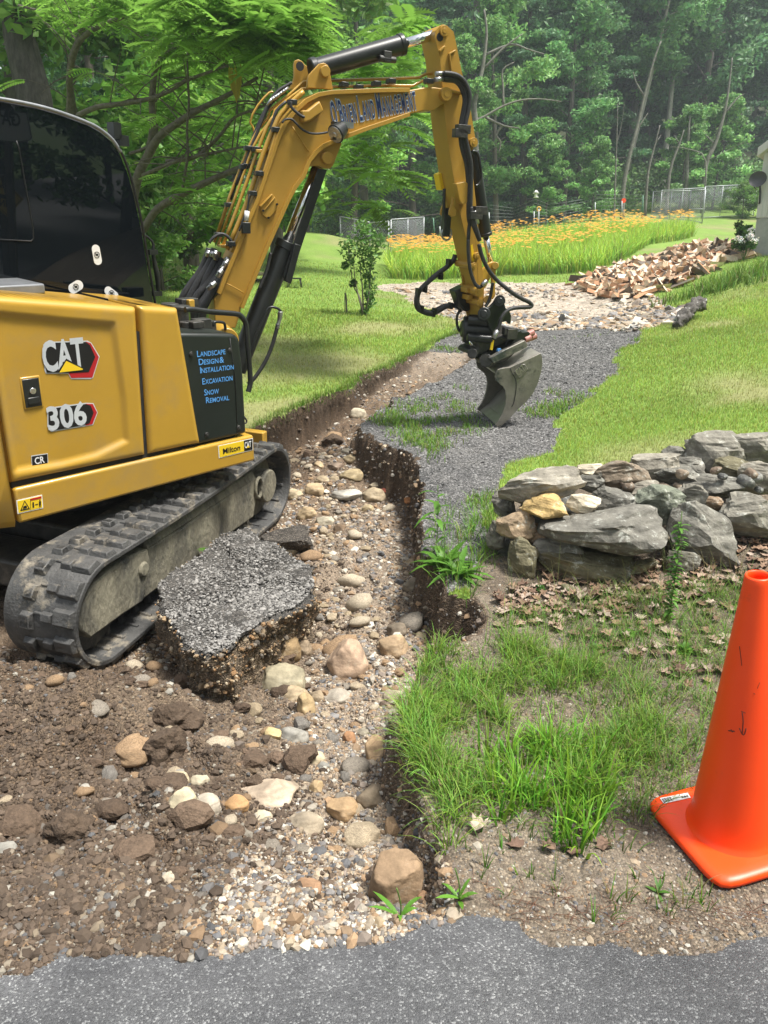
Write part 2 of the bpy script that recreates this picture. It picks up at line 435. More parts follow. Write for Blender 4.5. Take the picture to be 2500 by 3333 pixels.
# other patches on the ground, outlines in plan
GRAVEL = gpoly('D', [(815,618),(900,612),(1090,608),(1260,607),(1330,612),(1420,640),(1470,665),(1450,700),(1380,712),(1300,706),(1200,712),(1110,712),(1040,700),(1000,690),(960,680),(900,655),(850,640)])
DRIVE = gpoly('D', [(560,2000),(760,1300),(640,900),(775,880),(1000,700),(1150,706),(1300,704),(1400,712),(1380,735),(1340,765),(1330,810),(1290,860),(1220,900),(1180,940),(1200,985),(1150,1005),(1095,1030),(1075,1080),(1075,1150),(1040,1250),(930,1310),(900,1300)])
SPOIL_C = gpx('D', 130, 1640)[:2]

CONE_P = np.array([1.112, 2.041, -.056]); CONE_N = frame(-15.08, 2.866, -5.354)[:, 2]
def surf(x, y, detail=True):
    """final ground height, and how far inside the dug trench (m)"""
    zb = zbase(x, y)
    P = np.c_[x, y]
    wx = x + (.05 * fbm(P, 3.1, 4, 5) + .022 * fbm(P, 13, 3, 6)) * sstep(1.5, 2.2, y); wy = y + .05 * fbm(P, 3.3, 4, 9) + .022 * fbm(P, 13, 3, 7)
    sd = sdist(wx, wy, TRENCH)
    near = sstep(1.5, 1.9, y)
    zf = zfloor(x, y)
    zf = np.minimum(zf, zb + .12)
    # spoil mound in the left foreground and lumps
    zf = zf + .16 * np.exp(-(((x + 1.45) / .55) ** 2 + ((y - 2.75) / .35) ** 2)) * (1 + .4 * fbm(P, 2, 3, 3))
    zf = zf + near * (.045 * fbm(P, 2.2, 4, 21) + .030 * np.abs(fbm(P, 8, 4, 31)) + .010 * fbm(P, 28, 2, 32))
    t = sstep(-.012, .055, sd) * sstep(1.60, np.where(x > -.2, 1.74, 1.9), wy)
    fade = sstep(12.5, 9.5, y)
    z = zb + (zf - zb) * t * fade
    # overhanging crumbly rim
    z = z + .02 * np.exp(-(sd / .06) ** 2) * fbm(P, 9, 3, 41) * fade * near
    hump = sstep(-.35, -.8, x) * sstep(4.0, 3.2, y) * sstep(1.75, 2.3, y); z = z + hump * (.03 + .09 * fbm(P, 1.9, 3, 43) + .05 * np.abs(fbm(P, 5.5, 3, 44)))
    und = sstep(1.8, 2.6, y)
    z = z + und * (1 - t) * (.012 * fbm(P, 1.1, 3, 51) + .004 * fbm(P, 12, 3, 61))
    cd = CONE_P - np.array([0, 0, .006]); pz = cd[2] - ((x - cd[0]) * CONE_N[0] + (y - cd[1]) * CONE_N[1]) / CONE_N[2]
    w_ = sstep(.42, .28, np.hypot(x - cd[0], y - cd[1])); z = z * (1 - w_) + pz * w_
    return z, sd

def band(n, a, b): return np.linspace(a, b, n, endpoint=False)
tcols = np.r_[-np.geomspace(12, .72, 26)[:-1], band(660, -.72, .72), np.geomspace(.72, 12, 26)]
rows = np.r_[np.geomspace(1.0, 15, 600)[:-1], np.geomspace(15, 70, 130)[:-1], np.geomspace(70, 420, 24)]
TX, TY = np.meshgrid(tcols, rows)
GX = (TX * TY).ravel(); GY = TY.ravel()
# roughen grid spacing a little so edges do not follow rows
GZ, GSD = surf(GX, GY)
nr, nc = TX.shape
idx = np.arange(nr * nc).reshape(nr, nc)
quads = np.c_[idx[:-1, :-1].ravel(), idx[:-1, 1:].ravel(), idx[1:, 1:].ravel(), idx[1:, :-1].ravel()]
fx = GX[quads].mean(1); fy = GY[quads].mean(1); fsd = GSD[quads].mean(1)
P2 = np.c_[fx, fy]
jx = fx + .035 * fbm(P2, 6, 4, 71) ; jy = fy + .03 * fbm(P2, 6, 4, 72)
in_road = inpoly(jx * 1.0, fy + .018 * fbm(P2, 14, 4, 73), ROAD)
far_j = np.clip(fy / 12, .3, 3)
dg = sdist(fx + .25 * far_j * fbm(P2, .8, 4, 74), fy + .3 * far_j * fbm(P2, .8, 4, 75), GRAVEL)
dd = sdist(fx + .12 * fbm(P2, 2.5, 4, 76), fy + .12 * fbm(P2, 2.5, 4, 77), DRIVE)
in_tr = (fsd > -.02) & (fy < 11)
zone = np.full(len(fx), 1)                      # 0 earth 1 lawn 2 driveway 3 gravel 4 road
zone[dd > 0] = 2; zone[dg > 0] = 3; zone[in_tr] = 0
# bare soil of the right bank near the cone and wall
WALLSOIL = gpoly('D', [(880,1420),(1020,1290),(1060,1200),(1110,1090),(1200,1060),(1400,1020),(1659,985),(1659,2030),(950,2000)]) 
WALLSOIL = WALLSOIL + []
ws = sdist(jx, jy, WALLSOIL)
zone[(ws > -.05) & ~in_tr & (fy < 5.4) & (fy > 1.2)] = 0
zone[(fy < 3.3) & (fx > 0) & ~in_tr] = 0
zone[in_road] = 4
# colours per grid point
P = np.c_[GX, GY]
def mixc(a, b, t): return np.array(a)[None] * (1 - t[:, None]) + np.array(b)[None] * t[:, None]
n1 = .5 + .5 * fbm(P, 1.3, 4, 81); n2 = .5 + .5 * fbm(P, 7, 4, 82); n1 = np.clip(n1, 0, 1); n2 = np.clip(n2, 0, 1)
earth = mixc((.115, .080, .054), (.185, .138, .098), n2)
pale = sstep(.35, .75, n1) * sstep(5.5, 2.0, GY)
earth = earth * (1 - pale[:, None] * .55) + np.array((.26, .205, .15)) * (pale[:, None] * .55)
wash = np.exp(-((GX - (.02 - .1 * (GY - 3))) / .45) ** 2) * sstep(1.7, 2.3, GY) * sstep(7, 4, GY)   # sandy washed bed of the gully
earth = earth * (1 - .6 * wash[:, None]) + np.array((.34, .285, .225)) * .6 * wash[:, None]
spoil = sstep(-.25, -.7, GX) * sstep(4.2, 3.4, GY); earth = earth * (1 - .30 * spoil[:, None])
hd = sstep(8.5, 12.0, GY); earth = earth * (1 - hd[:, None]) + np.array((.30, .255, .21)) * hd[:, None]
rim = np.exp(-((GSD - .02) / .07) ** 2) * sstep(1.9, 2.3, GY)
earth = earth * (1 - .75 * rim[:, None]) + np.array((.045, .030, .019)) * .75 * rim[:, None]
soilr = (GSD < -.03)
ecol = mixc((.115, .092, .070), (.20, .168, .13), n2)
earth[soilr] = ecol[soilr]
lawnc = mixc((.125, .205, .036), (.165, .255, .048), n1)
def worn(x, y):
    r = 0
    for (k, px_, py_, rx, ry) in WORN:
        g_ = gpx(k, px_, py_); r = r + np.exp(-(((x - g_[0]) / rx) ** 2 + ((y - g_[1]) / ry) ** 2) * (1 + .5 * fbm(np.c_[x, y], 3, 3, 77)))
    return r
WORN = [('D',1592,828,.35,.55),('D',1600,862,.25,.2),('D',720,775,.9,.7),('D',690,870,.6,.25),('D',1560,700,.3,.5)]
dry = np.clip(np.clip(fbm(P, .55, 3, 91) * 1.2 - .25, 0, 1) + worn(GX, GY), 0, 1)
lawnc = lawnc * (1 - .6 * dry[:, None]) + np.array((.24, .20, .11)) * .6 * dry[:, None]
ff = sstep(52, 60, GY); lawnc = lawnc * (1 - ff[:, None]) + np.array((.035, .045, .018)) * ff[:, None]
drivec = mixc((.085, .085, .086), (.165, .16, .155), n2)
gravc = mixc((.28, .24, .195), (.38, .33, .275), n1)
roadc = mixc((.080, .082, .087), (.118, .120, .125), n2) * (1 + .22 * fbm(P, .9, 4, 99))[:, None]
MTg = [attr_mat('earth', .95, nscale=45, nstr=.45, bump=.9, vor=.55, vscale=110, vcol=[(.55,.5,.46),(1,1,1),(1.9,1.8,1.65)]),
       attr_mat('lawn_turf', .95, nscale=25, nstr=.35, bump=.5, bscale=70),
       attr_mat('crumbling_asphalt', .85, nscale=14, nstr=.25, bump=.9, vor=.9, vscale=120, vcol=[(.45,.46,.47),(.95,.95,.95),(2.2,2.15,2.1)], vpos=.75),
       attr_mat('gravel_surface', .9, nscale=6, nstr=.22, bump=.8, vor=.7, vscale=14, vcol=[(.5,.48,.45),(1,1,1),(1.6,1.55,1.5)]),
       attr_mat('road_asphalt', .75, nscale=18, nstr=.18, bump=.5, vor=.95, vscale=230, vcol=[(.62,.62,.63),(1.05,1.05,1.05),(2.6,2.6,2.5)], vpos=.84)]
znames = ['ground', 'lawn', 'driveway', 'gravel_yard', 'road']
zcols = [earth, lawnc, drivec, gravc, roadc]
V3 = np.c_[GX, GY, GZ]
for k in range(5):
    q = quads[zone == k]
    if not len(q): continue
    u, inv = np.unique(q, return_inverse=True)
    col = zcols[k][u]
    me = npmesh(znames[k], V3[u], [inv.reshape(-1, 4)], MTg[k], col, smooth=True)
    o = link(znames[k], me); tag(o, kind='structure')
    if k == 4: road_obj = o
# behind the photographer: the rest of the road and the verge
mb = MB()
xs_ = list(np.linspace(-60, 60, 25))
for i in range(24):
    mb.add([(xs_[i], -6, 0), (xs_[i+1], -6, 0), (xs_[i+1], 1.0, 0), (xs_[i], 1.0, 0)], [(0, 1, 2, 3)])
mrd = mat('road_asphalt_far', (.085, .088, .094), (.125, .128, .134), 30, .75, bump=.3)
tag(mb.build('road', mrd), kind='structure')
mb = MB(); mb.add([(-400, -400, -.02), (400, -400, -.02), (400, -6, -.01), (-400, -6, -.01)], [(0, 1, 2, 3)])
mb.add([(-400, -6, -.01), (-60, -6, -.01), (-60, 1.0, -.01), (-400, 1.0, -.01)], [(0, 1, 2, 3)])
mb.add([(60, -6, -.01), (400, -6, -.01), (400, 1.0, -.01), (60, 1.0, -.01)], [(0, 1, 2, 3)])
tag(mb.build('ground', mat('far_turf', (.05, .10, .015), (.08, .14, .02), 3, .95)), kind='structure')
def gz(x, y):
    return float(surf(np.array([x]), np.array([y]))[0][0])
def gzs(x, y): return surf(np.asarray(x, float), np.asarray(y, float))
def ghit(k, x, y):
    """sight line of a photo point on the finished (dug) ground"""
    x, y = tp(k, x, y); r = ray(x, y); r = r / r[1]
    Y = np.geomspace(1.1, 60, 900); Pp = CAMP + r * Y[:, None]
    z, _ = surf(Pp[:, 0], Pp[:, 1]); d = Pp[:, 2] - z; i = int(np.argmax(d < 0))
    return Pp[i] if (d < 0).any() else Pp[-1]
# ---------------------------------------------------------------- the excavator
EX = empty('excavator', MO, 'yellow tracked mini excavator with black cab, standing in the dug-up driveway', 'excavator')
BX, BY, BZ = MB_[:, 0], MB_[:, 1], MB_[:, 2]
KX, KY, KZ = MT_[:, 0], MT_[:, 1], MT_[:, 2]
def bpt(k, x, y, yb):
    """photo point on the upper frame's plane y = yb, in upper-frame coordinates"""
    Pw = onp(*tp(k, x, y), Bw(0, yb, 0), BY); q = MB_.T @ (Pw - MO); return q
def kpt(k, x, y, yb):
    Pw = onp(*tp(k, x, y), Tw(0, yb, 0), KY); return MT_.T @ (Pw - MO)

# undercarriage ---------------------------------------------------
def track_path(n=132):
    r0, r1 = .268, .275; xa, xb = -1.0, 1.0; za, zb_ = .312, .30
    P = []
    L1 = xb - xa
    per = 2 * L1 + pi * (r0 + r1)
    for i in range(n):
        s = per * i / n
        if s < L1:                        # top run, front to rear
            t = s / L1; P.append((xb - t * L1, (zb_ + r1) * (1 - t) + (za + r0) * t - .018 * sin(pi * t) , 0))
        elif s < L1 + pi * r0:
            a = (s - L1) / r0; P.append((xa - r0 * sin(a), za + r0 * cos(a), 0))
        elif s < 2 * L1 + pi * r0:
            t = (s - L1 - pi * r0) / L1; P.append((xa + t * L1, (za - r0) * (1 - t) + (zb_ - r1) * t, 0))
        else:
            a = (s - 2 * L1 - pi * r0) / r1; P.append((xb + r1 * sin(a), zb_ - r1 * cos(a), 0))
    return np.array(P)[:, :2]
TP = track_path()
def make_track(side):
    ys = (-.99, -.57) if side < 0 else (.57, .99)
    n = len(TP)
    T = np.roll(TP, -1, 0) - np.roll(TP, 1, 0); T /= np.linalg.norm(T, axis=1)[:, None]
    Nn = np.c_[-T[:, 1], T[:, 0]]
    cen = TP.mean(0)
    if ((TP[0] - cen) @ Nn[0]) < 0: Nn = -Nn
    mb = MB()
    th = .024
    prof = [(ys[0], -.006), (ys[0], th - .004), (ys[0] + .012, th), (ys[0]+.19, th), (ys[0]+.21, th), (ys[1] - .012, th), (ys[1], th - .004), (ys[1], -.006), (ys[1] - .02, -.012),(ys[0] + .02, -.012)]
    m = len(prof); V = []
    for i in range(n):
        for (yy, o) in prof:
            q = TP[i] + Nn[i] * o; V.append(Tw(q[0], yy, q[1]))
    mb.add(V, [(i * m + j, i * m + (j + 1) % m, ((i + 1) % n) * m + (j + 1) % m, ((i + 1) % n) * m + j) for i in range(n) for j in range(m)])
    step = 3
    for h in range(2):                   # two staggered rows of tread lugs
        for c in range(0, n, step):
            i = (c + (1 if h else 0)) % n
            ya, yb = (ys[0] + .004, ys[0] + .185) if (h == 0) == (side < 0) else (ys[1] - .185, ys[1] - .004)
            c0 = TP[i] + Nn[i] * th; t = T[i]; nn = Nn[i]
            hw0, hw1, hh = .046, .034, .027
            ym = ya + (yb - ya) * .62 if ya < (ys[0] + ys[1]) / 2 - .05 else yb - (yb - ya) * .62
            def q(s_, yy, hgt): p_ = c0 + t * s_ + nn * hgt; return Tw(p_[0], yy, p_[1])
            j = .006 * random.uniform(-1, 1)
            for (y0, y1, w0, w1, sh) in ((min(ya, ym), max(ya, ym), hw0 + j, hw1 + j, 0), (max(ya, ym) if ym > (ya+yb)/2 else ya, yb if ym > (ya+yb)/2 else min(yb, ym), hw0 * .62, hw1 * .55, .012)):
                if y1 - y0 < .01: continue
                mb.hexa([q(-w0+sh, y0, -.004), q(w0+sh, y0, -.004), q(w0+sh, y1, -.004), q(-w0+sh, y1, -.004),
                         q(-w1+sh, y0 + .01, hh), q(w1+sh, y0 + .01, hh), q(w1+sh, y1 - .006, hh), q(-w1+sh, y1 - .006, hh)])
    for c in range(0, n, step):          # drive lugs and cross bars on the inside
        t = T[c]; nn = Nn[c]; c0 = TP[c] - nn * .012
        def q(s_, yy, hgt): p_ = c0 + t * s_ + nn * hgt; return Tw(p_[0], yy, p_[1])
        ymid = (ys[0] + ys[1]) / 2
        for yy in (ymid - .05, ymid + .05):
            mb.hexa([q(-.02, yy-.018, 0), q(.02, yy-.018, 0), q(.02, yy+.018, 0), q(-.02, yy+.018, 0),
                     q(-.01, yy-.012, -.055), q(.01, yy-.012, -.055), q(.01, yy+.012, -.055), q(-.01, yy+.012, -.055)])
        for (a_, b_) in ((ys[0] + .05, ymid - .075), (ymid + .075, ys[1] - .05)):
            mb.hexa([q(-.014, a_, .001), q(.014, a_, .001), q(.014, b_, .001), q(-.014, b_, .001),
                     q(-.008, a_, -.012), q(.008, a_, -.012), q(.008, b_, -.012), q(-.008, b_, -.012)])
        for (a_, b_, z_) in ((ymid - .022, ymid + .022, .028),):   # bars between lug rows outside
            mb.hexa([q(-.008, a_, z_), q(.008, a_, z_), q(.008, b_, z_), q(-.008, b_, z_), q(-.006, a_, z_+.018), q(.006, a_, z_+.018), q(.006, b_, z_+.018), q(-.006, b_, z_+.018)])
    tk = mb.build('rubber_track', MT['rubber'], EX, org=MO, bevel=.004)
    return tk
def flip(s, y): return y if s < 0 else -y
for sd_ in (-1, 1):
    tk = make_track(sd_)
    # side frame, plate outline read off the photo
    fr = MB()
    main = [kpt('Z1', *p, -.93)[[0, 2]] for p in [(795,640),(1000,520),(1200,380),(1385,252),(1392,330),(1370,470),(1200,590),(1000,735),(880,835),(775,915)]]
    rear = [kpt('Z1', *p, -.955)[[0, 2]] for p in [(440,1000),(450,930),(500,840),(600,755),(700,685),(800,640),(812,700),(800,800),(775,925),(660,1000),(490,1126),(440,1090)]]
    def pl(poly, y0, y1):
        return [Tw(a, flip(sd_, y0), b) for a, b in poly], KY * (flip(sd_, y1) - flip(sd_, y0))
    fr.prism(*pl(main, -.93, -.66)); fr.prism(*pl(rear, -.955, -.64))
    topc = [(x, z + dz) for (x, z), dz in zip(main[:4], (.0, .012, .012, 0))] 
    # sloping top shelf of the frame
    a0, a1 = main[0], main[3]
    fr.hexa([Tw(a0[0], flip(sd_, -.93), a0[1]-.01), Tw(a1[0], flip(sd_, -.93), a1[1]-.01), Tw(a1[0], flip(sd_, -.70), a1[1]-.01), Tw(a0[0], flip(sd_, -.70), a0[1]-.01),
             Tw(a0[0], flip(sd_, -.90), a0[1]+.045), Tw(a1[0], flip(sd_, -.90), a1[1]+.045), Tw(a1[0], flip(sd_, -.72), a1[1]+.045), Tw(a0[0], flip(sd_, -.72), a0[1]+.045)])
    tf = fr.build('track_frame', MT['mud'], EX, org=MO, bevel=.012)
    if sd_ < 0:
        e = MB()
        for (cx, cy, r) in ((772, 750, .045),):
            c = kpt('Z1', cx, cy, -.955); e.cyl(Tw(c[0], -.955, c[2]), Tw(c[0], -.972, c[2]), r, r * .8, 18)
        e.build('grease_cover', MT['mud'], EX, org=MO, bevel=.003); e = MB(); cb = kpt('Z1', 1390, 310, -.93)
        e.tube([Tw(cb[0]+.05*cos(a), -.94, cb[2]+.075*sin(a)) for a in np.linspace(0, 2*pi, 14)], .014, 6, 2)
        e.build('grease_cover', MT['mud'], EX, org=MO, bevel=.003)
    idl = MB()
    c = kpt('Z1', 1440, 300, -.93)
    idl.cyl(Tw(c[0], flip(sd_, -.955), c[2]), Tw(c[0], flip(sd_, -.60), c[2]), .125, seg=28)
    idl.cyl(Tw(c[0]-.02, flip(sd_, -.86), c[2]), Tw(c[0]-.02, flip(sd_, -.70), c[2]), .235, seg=32)
    idl.build('idler_wheel', MT['mud'], EX, org=MO, bevel=.01)
    sp = MB(); sp.cyl(Tw(-1.0, flip(sd_, -.86), .312), Tw(-1.0, flip(sd_, -.66), .312), .235, seg=24); sp.build('drive_sprocket', MT['grime'], EX, org=MO)
    for xr in np.linspace(-.72, .72, 5): ro = MB(); ro.cyl(Tw(xr, flip(sd_, -.82), .14), Tw(xr, flip(sd_, -.68), .14), .075, seg=18); ro.build('track_roller', MT['grime'], EX, org=MO)
    ro = MB(); ro.cyl(Tw(0, flip(sd_, -.88), .50), Tw(0, flip(sd_, -.7), .50), .05, seg=14); ro.build('carrier_roller', MT['grime'], EX, org=MO)
cb = MB()
cb.box(MO, KX, KY, KZ, (-.55, .55), (-.64, .64), (.22, .50)); cb.cyl(Tw(0, 0, .45), Tw(0, 0, .70), .42, seg=32)
cb.box(MO, KX, KY, KZ, (-.9, -.6), (-.62, .62), (.25, .42)); cb.box(MO, KX, KY, KZ, (.55, .85), (-.62, .62), (.25, .42))
cb.build('carbody', MT['grime'], EX, org=MO, bevel=.02)
# dozer blade at the far end
db = MB(); db.box(MO, KX, KY, KZ, (1.62, 1.70), (-.6, .97), (.12, .50)); db.box(MO, KX, KY, KZ, (.8, 1.64), (.25, .37), (.2, .32))
db.build('dozer_blade', MT['yellow'], EX, org=MO, bevel=.01)

# upper frame -------------------------------------------------------
def bprism(mb, poly, y0, y1):
    mb.prism([Bw(a, y0, b) for a, b in poly], BY * (y1 - y0)); return mb
YF = -.88
# yellow lower frame
f = MB(); bprism(f, [(-.684, .719), (.827, .731), (.821, .905), (-.683, .912)], YF, -.55)
f.box(MO, BX, BY, BZ, (-.684, .80), (-.55, .80), (.735, .90))
sk = f.build('lower_frame', MT['yellow'], EX, org=MO, bevel=.016, seg=3)
# counterweight: rounded tail
mb = MB()
arc = [(-.70, YF)] + [(-.62 - .52 * sin(a) * 1.0, YF + .0 + .62 * (1 - cos(a))) for a in np.linspace(.15, pi / 2, 9)] + [(-1.14, .30)]
arc += [(-.62 - .52 * sin(a), .88 - .60 * (1 - cos(a))) for a in np.linspace(pi / 2, .15, 9)] + [(-.70, .88)]
zs = [.70, .74, 1.0, 1.55, 1.74, 1.83, 1.85]; ins = [.03, .0, 0, 0, .02, .07, .13]
V = []
for z, i_ in zip(zs, ins):
    for (x, y) in arc: V.append(Bw(x + i_ * (1 if x < -.71 else 0), y * (1 - i_ * .8), z))
n = len(arc)
mb.add(V, [(k * n + j, k * n + (j + 1) % n, (k + 1) * n + (j + 1) % n, (k + 1) * n + j) for k in range(len(zs) - 1) for j in range(n)] + [tuple(range(n))[::-1], tuple(range((len(zs) - 1) * n, len(zs) * n))])
mb.build('counterweight', MT['yellow'], EX, org=MO, bevel=.01)
# dark core behind the panels
f = MB(); f.box(MO, BX, BY, BZ, (-.68, .30), (-.855, -.20), (.90, 1.62)); f.box(MO, BX, BY, BZ, (.30, .70), (-.84, -.30), (.90, 1.44))
f.box(MO, BX, BY, BZ, (-.68, .66), (-.20, .84), (.90, 1.50))
f.build('inner_housing', MT['dark'], EX, org=MO)

def panel(name, outline, yface, inset_poly=None, depth=.014, rnd=.035, top=None, nx=90, nz=90, material='yellow', thick=.09, topdepth=0.0):
    """pressed sheet cover: rounded rim, optional recessed field, top rolled inwards"""
    xs = np.array([p[0] for p in outline]); zz = np.array([p[1] for p in outline])
    x0, x1, z0, z1 = xs.min(), xs.max(), zz.min(), zz.max()
    # columns parametrised between left and right edge at each height
    def edge(z, side):
        c = []
        for i in range(len(outline)):
            (xa, za), (xb, zb_) = outline[i], outline[(i + 1) % len(outline)]
            if (za - z) * (zb_ - z) <= 0 and abs(za - zb_) > 1e-6: c.append(xa + (xb - xa) * (z - za) / (zb_ - za))
        return (min(c) if side == 0 else max(c)) if c else None
    tl = [p for p in outline if p[1] > (z0 + z1) / 2]; tl.sort(); xl, xr = tl[0], tl[-1]
    bl = sorted([p for p in outline if p[1] <= (z0 + z1) / 2]); bl0, br0 = bl[0], bl[-1]
    V = []
    zt = lambda u: xl[1] * (1 - u) + xr[1] * u
    zb0 = lambda u: bl0[1] * (1 - u) + br0[1] * u
    zmid = [p for p in outline]
    rights = sorted([p for p in outline if p[0] > (bl0[0] + br0[0]) / 2], key=lambda p: p[1]); lefts = sorted([p for p in outline if p[0] <= (bl0[0] + br0[0]) / 2], key=lambda p: p[1])
    for j in range(nz + 1):
        v = j / nz
        for i in range(nx + 1):
            u = i / nx
            zr = rights[0][1] * (1 - v) + rights[-1][1] * v; zl_ = lefts[0][1] * (1 - v) + lefts[-1][1] * v
            xR = np.interp(zr, [p[1] for p in rights], [p[0] for p in rights]); xL = np.interp(zl_, [p[1] for p in lefts], [p[0] for p in lefts])
            V.append((xL * (1 - u) + xR * u, zl_ * (1 - u) + zr * u))
    V = np.array(V)
    d = np.abs(sdist(V[:, 0], V[:, 1], [tuple(p) for p in outline]))
    off = np.where(d < rnd, rnd - np.sqrt(np.maximum(rnd ** 2 - (rnd - d) ** 2, 0)), 0)
    if inset_poly is not None:
        sdp = sdist(V[:, 0], V[:, 1], inset_poly)
        off = off + depth * sstep(-.018, .022, sdp)
    Q = [Bw(a, yface + o, b) for (a, b), o in zip(V, off)]
    mb = MB()
    w = nx + 1
    mb.add(Q, [(j * w + i, j * w + i + 1, (j + 1) * w + i + 1, (j + 1) * w + i) for j in range(nz) for i in range(nx)], True)
    # rim going back into the machine
    ring = [j * w for j in range(nz + 1)] + [nz * w + i for i in range(1, nx + 1)] + [j * w + nx for j in range(nz - 1, -1, -1)] + [i for i in range(nx - 1, 0, -1)]
    R = [Q[k] for k in ring]; R2 = [p + BY * (thick if topdepth == 0 or V[k][1] < V[:, 1].max() - .2 else thick) for k, p in zip(ring, R)]
    n = len(R); mb.add(R + R2, [(i, (i + 1) % n, n + (i + 1) % n, n + i) for i in range(n)], True)
    if topdepth:
        a, b = Q[nz * w], Q[nz * w + nx]
        mb.add([a, b, b + BY * topdepth - BZ*.0, a + BY * topdepth], [(0, 1, 2, 3)], True)
    return mb.build(name, MT[material], EX, org=MO)
S_ = lambda k, *p: tuple(bpt(k, *p, YF)[[0, 2]])
inset = [S_('A', -60, 262), S_('A', 560, 330), S_('A', 600, 330), S_('A', 660, 930), S_('A', 640, 945), S_('A', 370, 1052), S_('A', -60, 1170)]
inset[0] = (inset[0][0] - .1, inset[0][1]); inset[-1] = (inset[-1][0] - .1, inset[-1][1])
inset = [(-.66, S_('A', 0, 275)[1] + .01), S_('A', 340, 305), S_('A', 585, 325), S_('A', 640, 700), S_('A', 655, 925), S_('A', 500, 1000), (-.42, .985), (-.66, 1.0)]
door = panel('engine_door', [(-.683, .938), (.063, .927), (.082, 1.750), (-.683, 1.857)], YF, inset, .020, thick=.30, topdepth=.62)
side = panel('side_panel', [(.078, .927), (.431, .924), (.405, 1.14), (.333, 1.728), (.096, 1.758)], YF, thick=.30, topdepth=.62, nx=50)
box_ = MB()
bprism(box_, [(.36, .918), (.777, .920), (.768, 1.30), (.748, 1.520), (.715, 1.552), (.30, 1.595)], -.866, -.33)
stb = box_.build('storage_box', MT['darkgreen'], EX, org=MO, bevel=.022, seg=3)
g = MB(); g.tube([Bw(.705, -.8675, .925), Bw(.70, -.8675, 1.3), Bw(.675, -.8675, 1.53)], .0025, 4, 0); g.build('lid_seam', MT['inkblack'], stb)
g.v and None
for o in list(stb.children):
    o.location = tuple(-MO)
bo = MB()
for p in ((450,932),(915,885),(1020,1812),(637,1897)):
    q = bpt('B', *p, -.866); bo.cyl(Bw(q[0], -.866, q[2]), Bw(q[0], -.874, q[2]), .016, .013, 14); bo.cyl(Bw(q[0], -.874, q[2]), Bw(q[0], -.88, q[2]), .007, seg=6)
b_ = bo.build('cover_bolts', MT['grime'], stb); b_.location = tuple(-MO)
# hand rail and small fittings on top
def bt(k, pts, yb): return [Bw(*((lambda q: (q[0], yb, q[2]))(bpt(k, *p, yb)))) for p in pts]
h = MB(); h.tube(bt('B', [(380,400),(460,395),(700,425),(980,448),(1050,480),(1105,560),(1120,700),(1145,1000),(1162,1250),(1150,1330),(1135,1385)], -.86), .0165, 10, 5)
h.build('hand_rail', MT['black'], EX, org=MO)
h = MB(); h.tube(bt('B', [(722,600),(722,560),(745,545),(830,552),(855,580),(862,640)], -.6), .009, 8, 3)
h.build('small_handle', MT['black'], EX, org=MO)
h = MB()
for (x, y, r, hh, yb) in ((195,320,.055,.05,-.42),(325,385,.045,.075,-.55),(325,350,.055,.02,-.55),(380,540,.035,.04,-.62)):
    q = bpt('B', x, y, yb); h.cyl(Bw(q[0], yb, q[2]-hh), Bw(q[0], yb, q[2]), r, seg=18); h.cyl(Bw(q[0], yb, 1.35), Bw(q[0], yb, q[2]-hh), r*.6, seg=12)
for (x, y, yb, sx, sz) in ((570,565,-.6,.05,.03),(500,575,-.66,.04,.02),(400,320,-.45,.06,.03),(600,590,-.5,.07,.03)):
    q = bpt('B', x, y, yb); h.box(Bw(q[0], yb, q[2]), BX, BY, BZ, (-sx,sx), (-.04,.04), (-sz,sz))
h.box(MO, BX, BY, BZ, (.38, .72), (-.78, -.36), (1.45, 1.535))
h.build('filler_caps', MT['grime'], EX, org=MO, bevel=.004)
h = MB(); q = bpt('B', 800, 640, -.5); h.cyl(Bw(q[0]-.02, -.6, q[2]-.05), Bw(q[0]+.12, -.3, q[2]-.05), .075, seg=22); q = bpt('B', 440, 325, -.5); h.box(Bw(q[0], -.5, q[2]), BX, BY, BZ, (-.02,.02), (-.02,.02), (-.025,.025))
h.build('swing_pin_cover', MT['yellow'], EX, org=MO, bevel=.005)
# flat grey cover on the hood
h = MB(); a = bpt('A', 235, 150, -.45); h.box(MO, BX, BY, BZ, (-1.0, a[0]), (-.45, .1), (a[2]-.02, a[2]+.035)); h.build('hood_vent_cover', MT['trim'], EX, org=MO, bevel=.01)

# cab ---------------------------------------------------------------
YC = -.12
cabp = [bpt('S', *p, YC)[[0, 2]] for p in [(505,1000),(480,850),(462,740),(440,640),(418,560),(392,495),(365,455),(330,425),(290,402),(200,368),(120,345),(0,322)]]
cabp += [np.array([-.60, cabp[-1][1] + .015]), np.array([-.72, 2.68]), np.array([-.76, 1.55])]
cabp = [np.array([cabp[0][0] + .01, 1.50])] + [np.array(p) for p in cabp]
cab = MB(); bprism(cab, [tuple(p) for p in cabp], YC, .86)
cabo = cab.build('cab', MT['black'], EX, org=MO, bevel=.03, seg=3)
cen = np.mean(cabp, 0)
gp = [tuple(cen + (p - cen) * np.array([.965, .955])) for p in cabp]
g = MB(); bprism(g, gp, YC - .006, YC + .01)
gl = g.build('side_window', MT['glass'], cabo); gl.location = tuple(-MO)
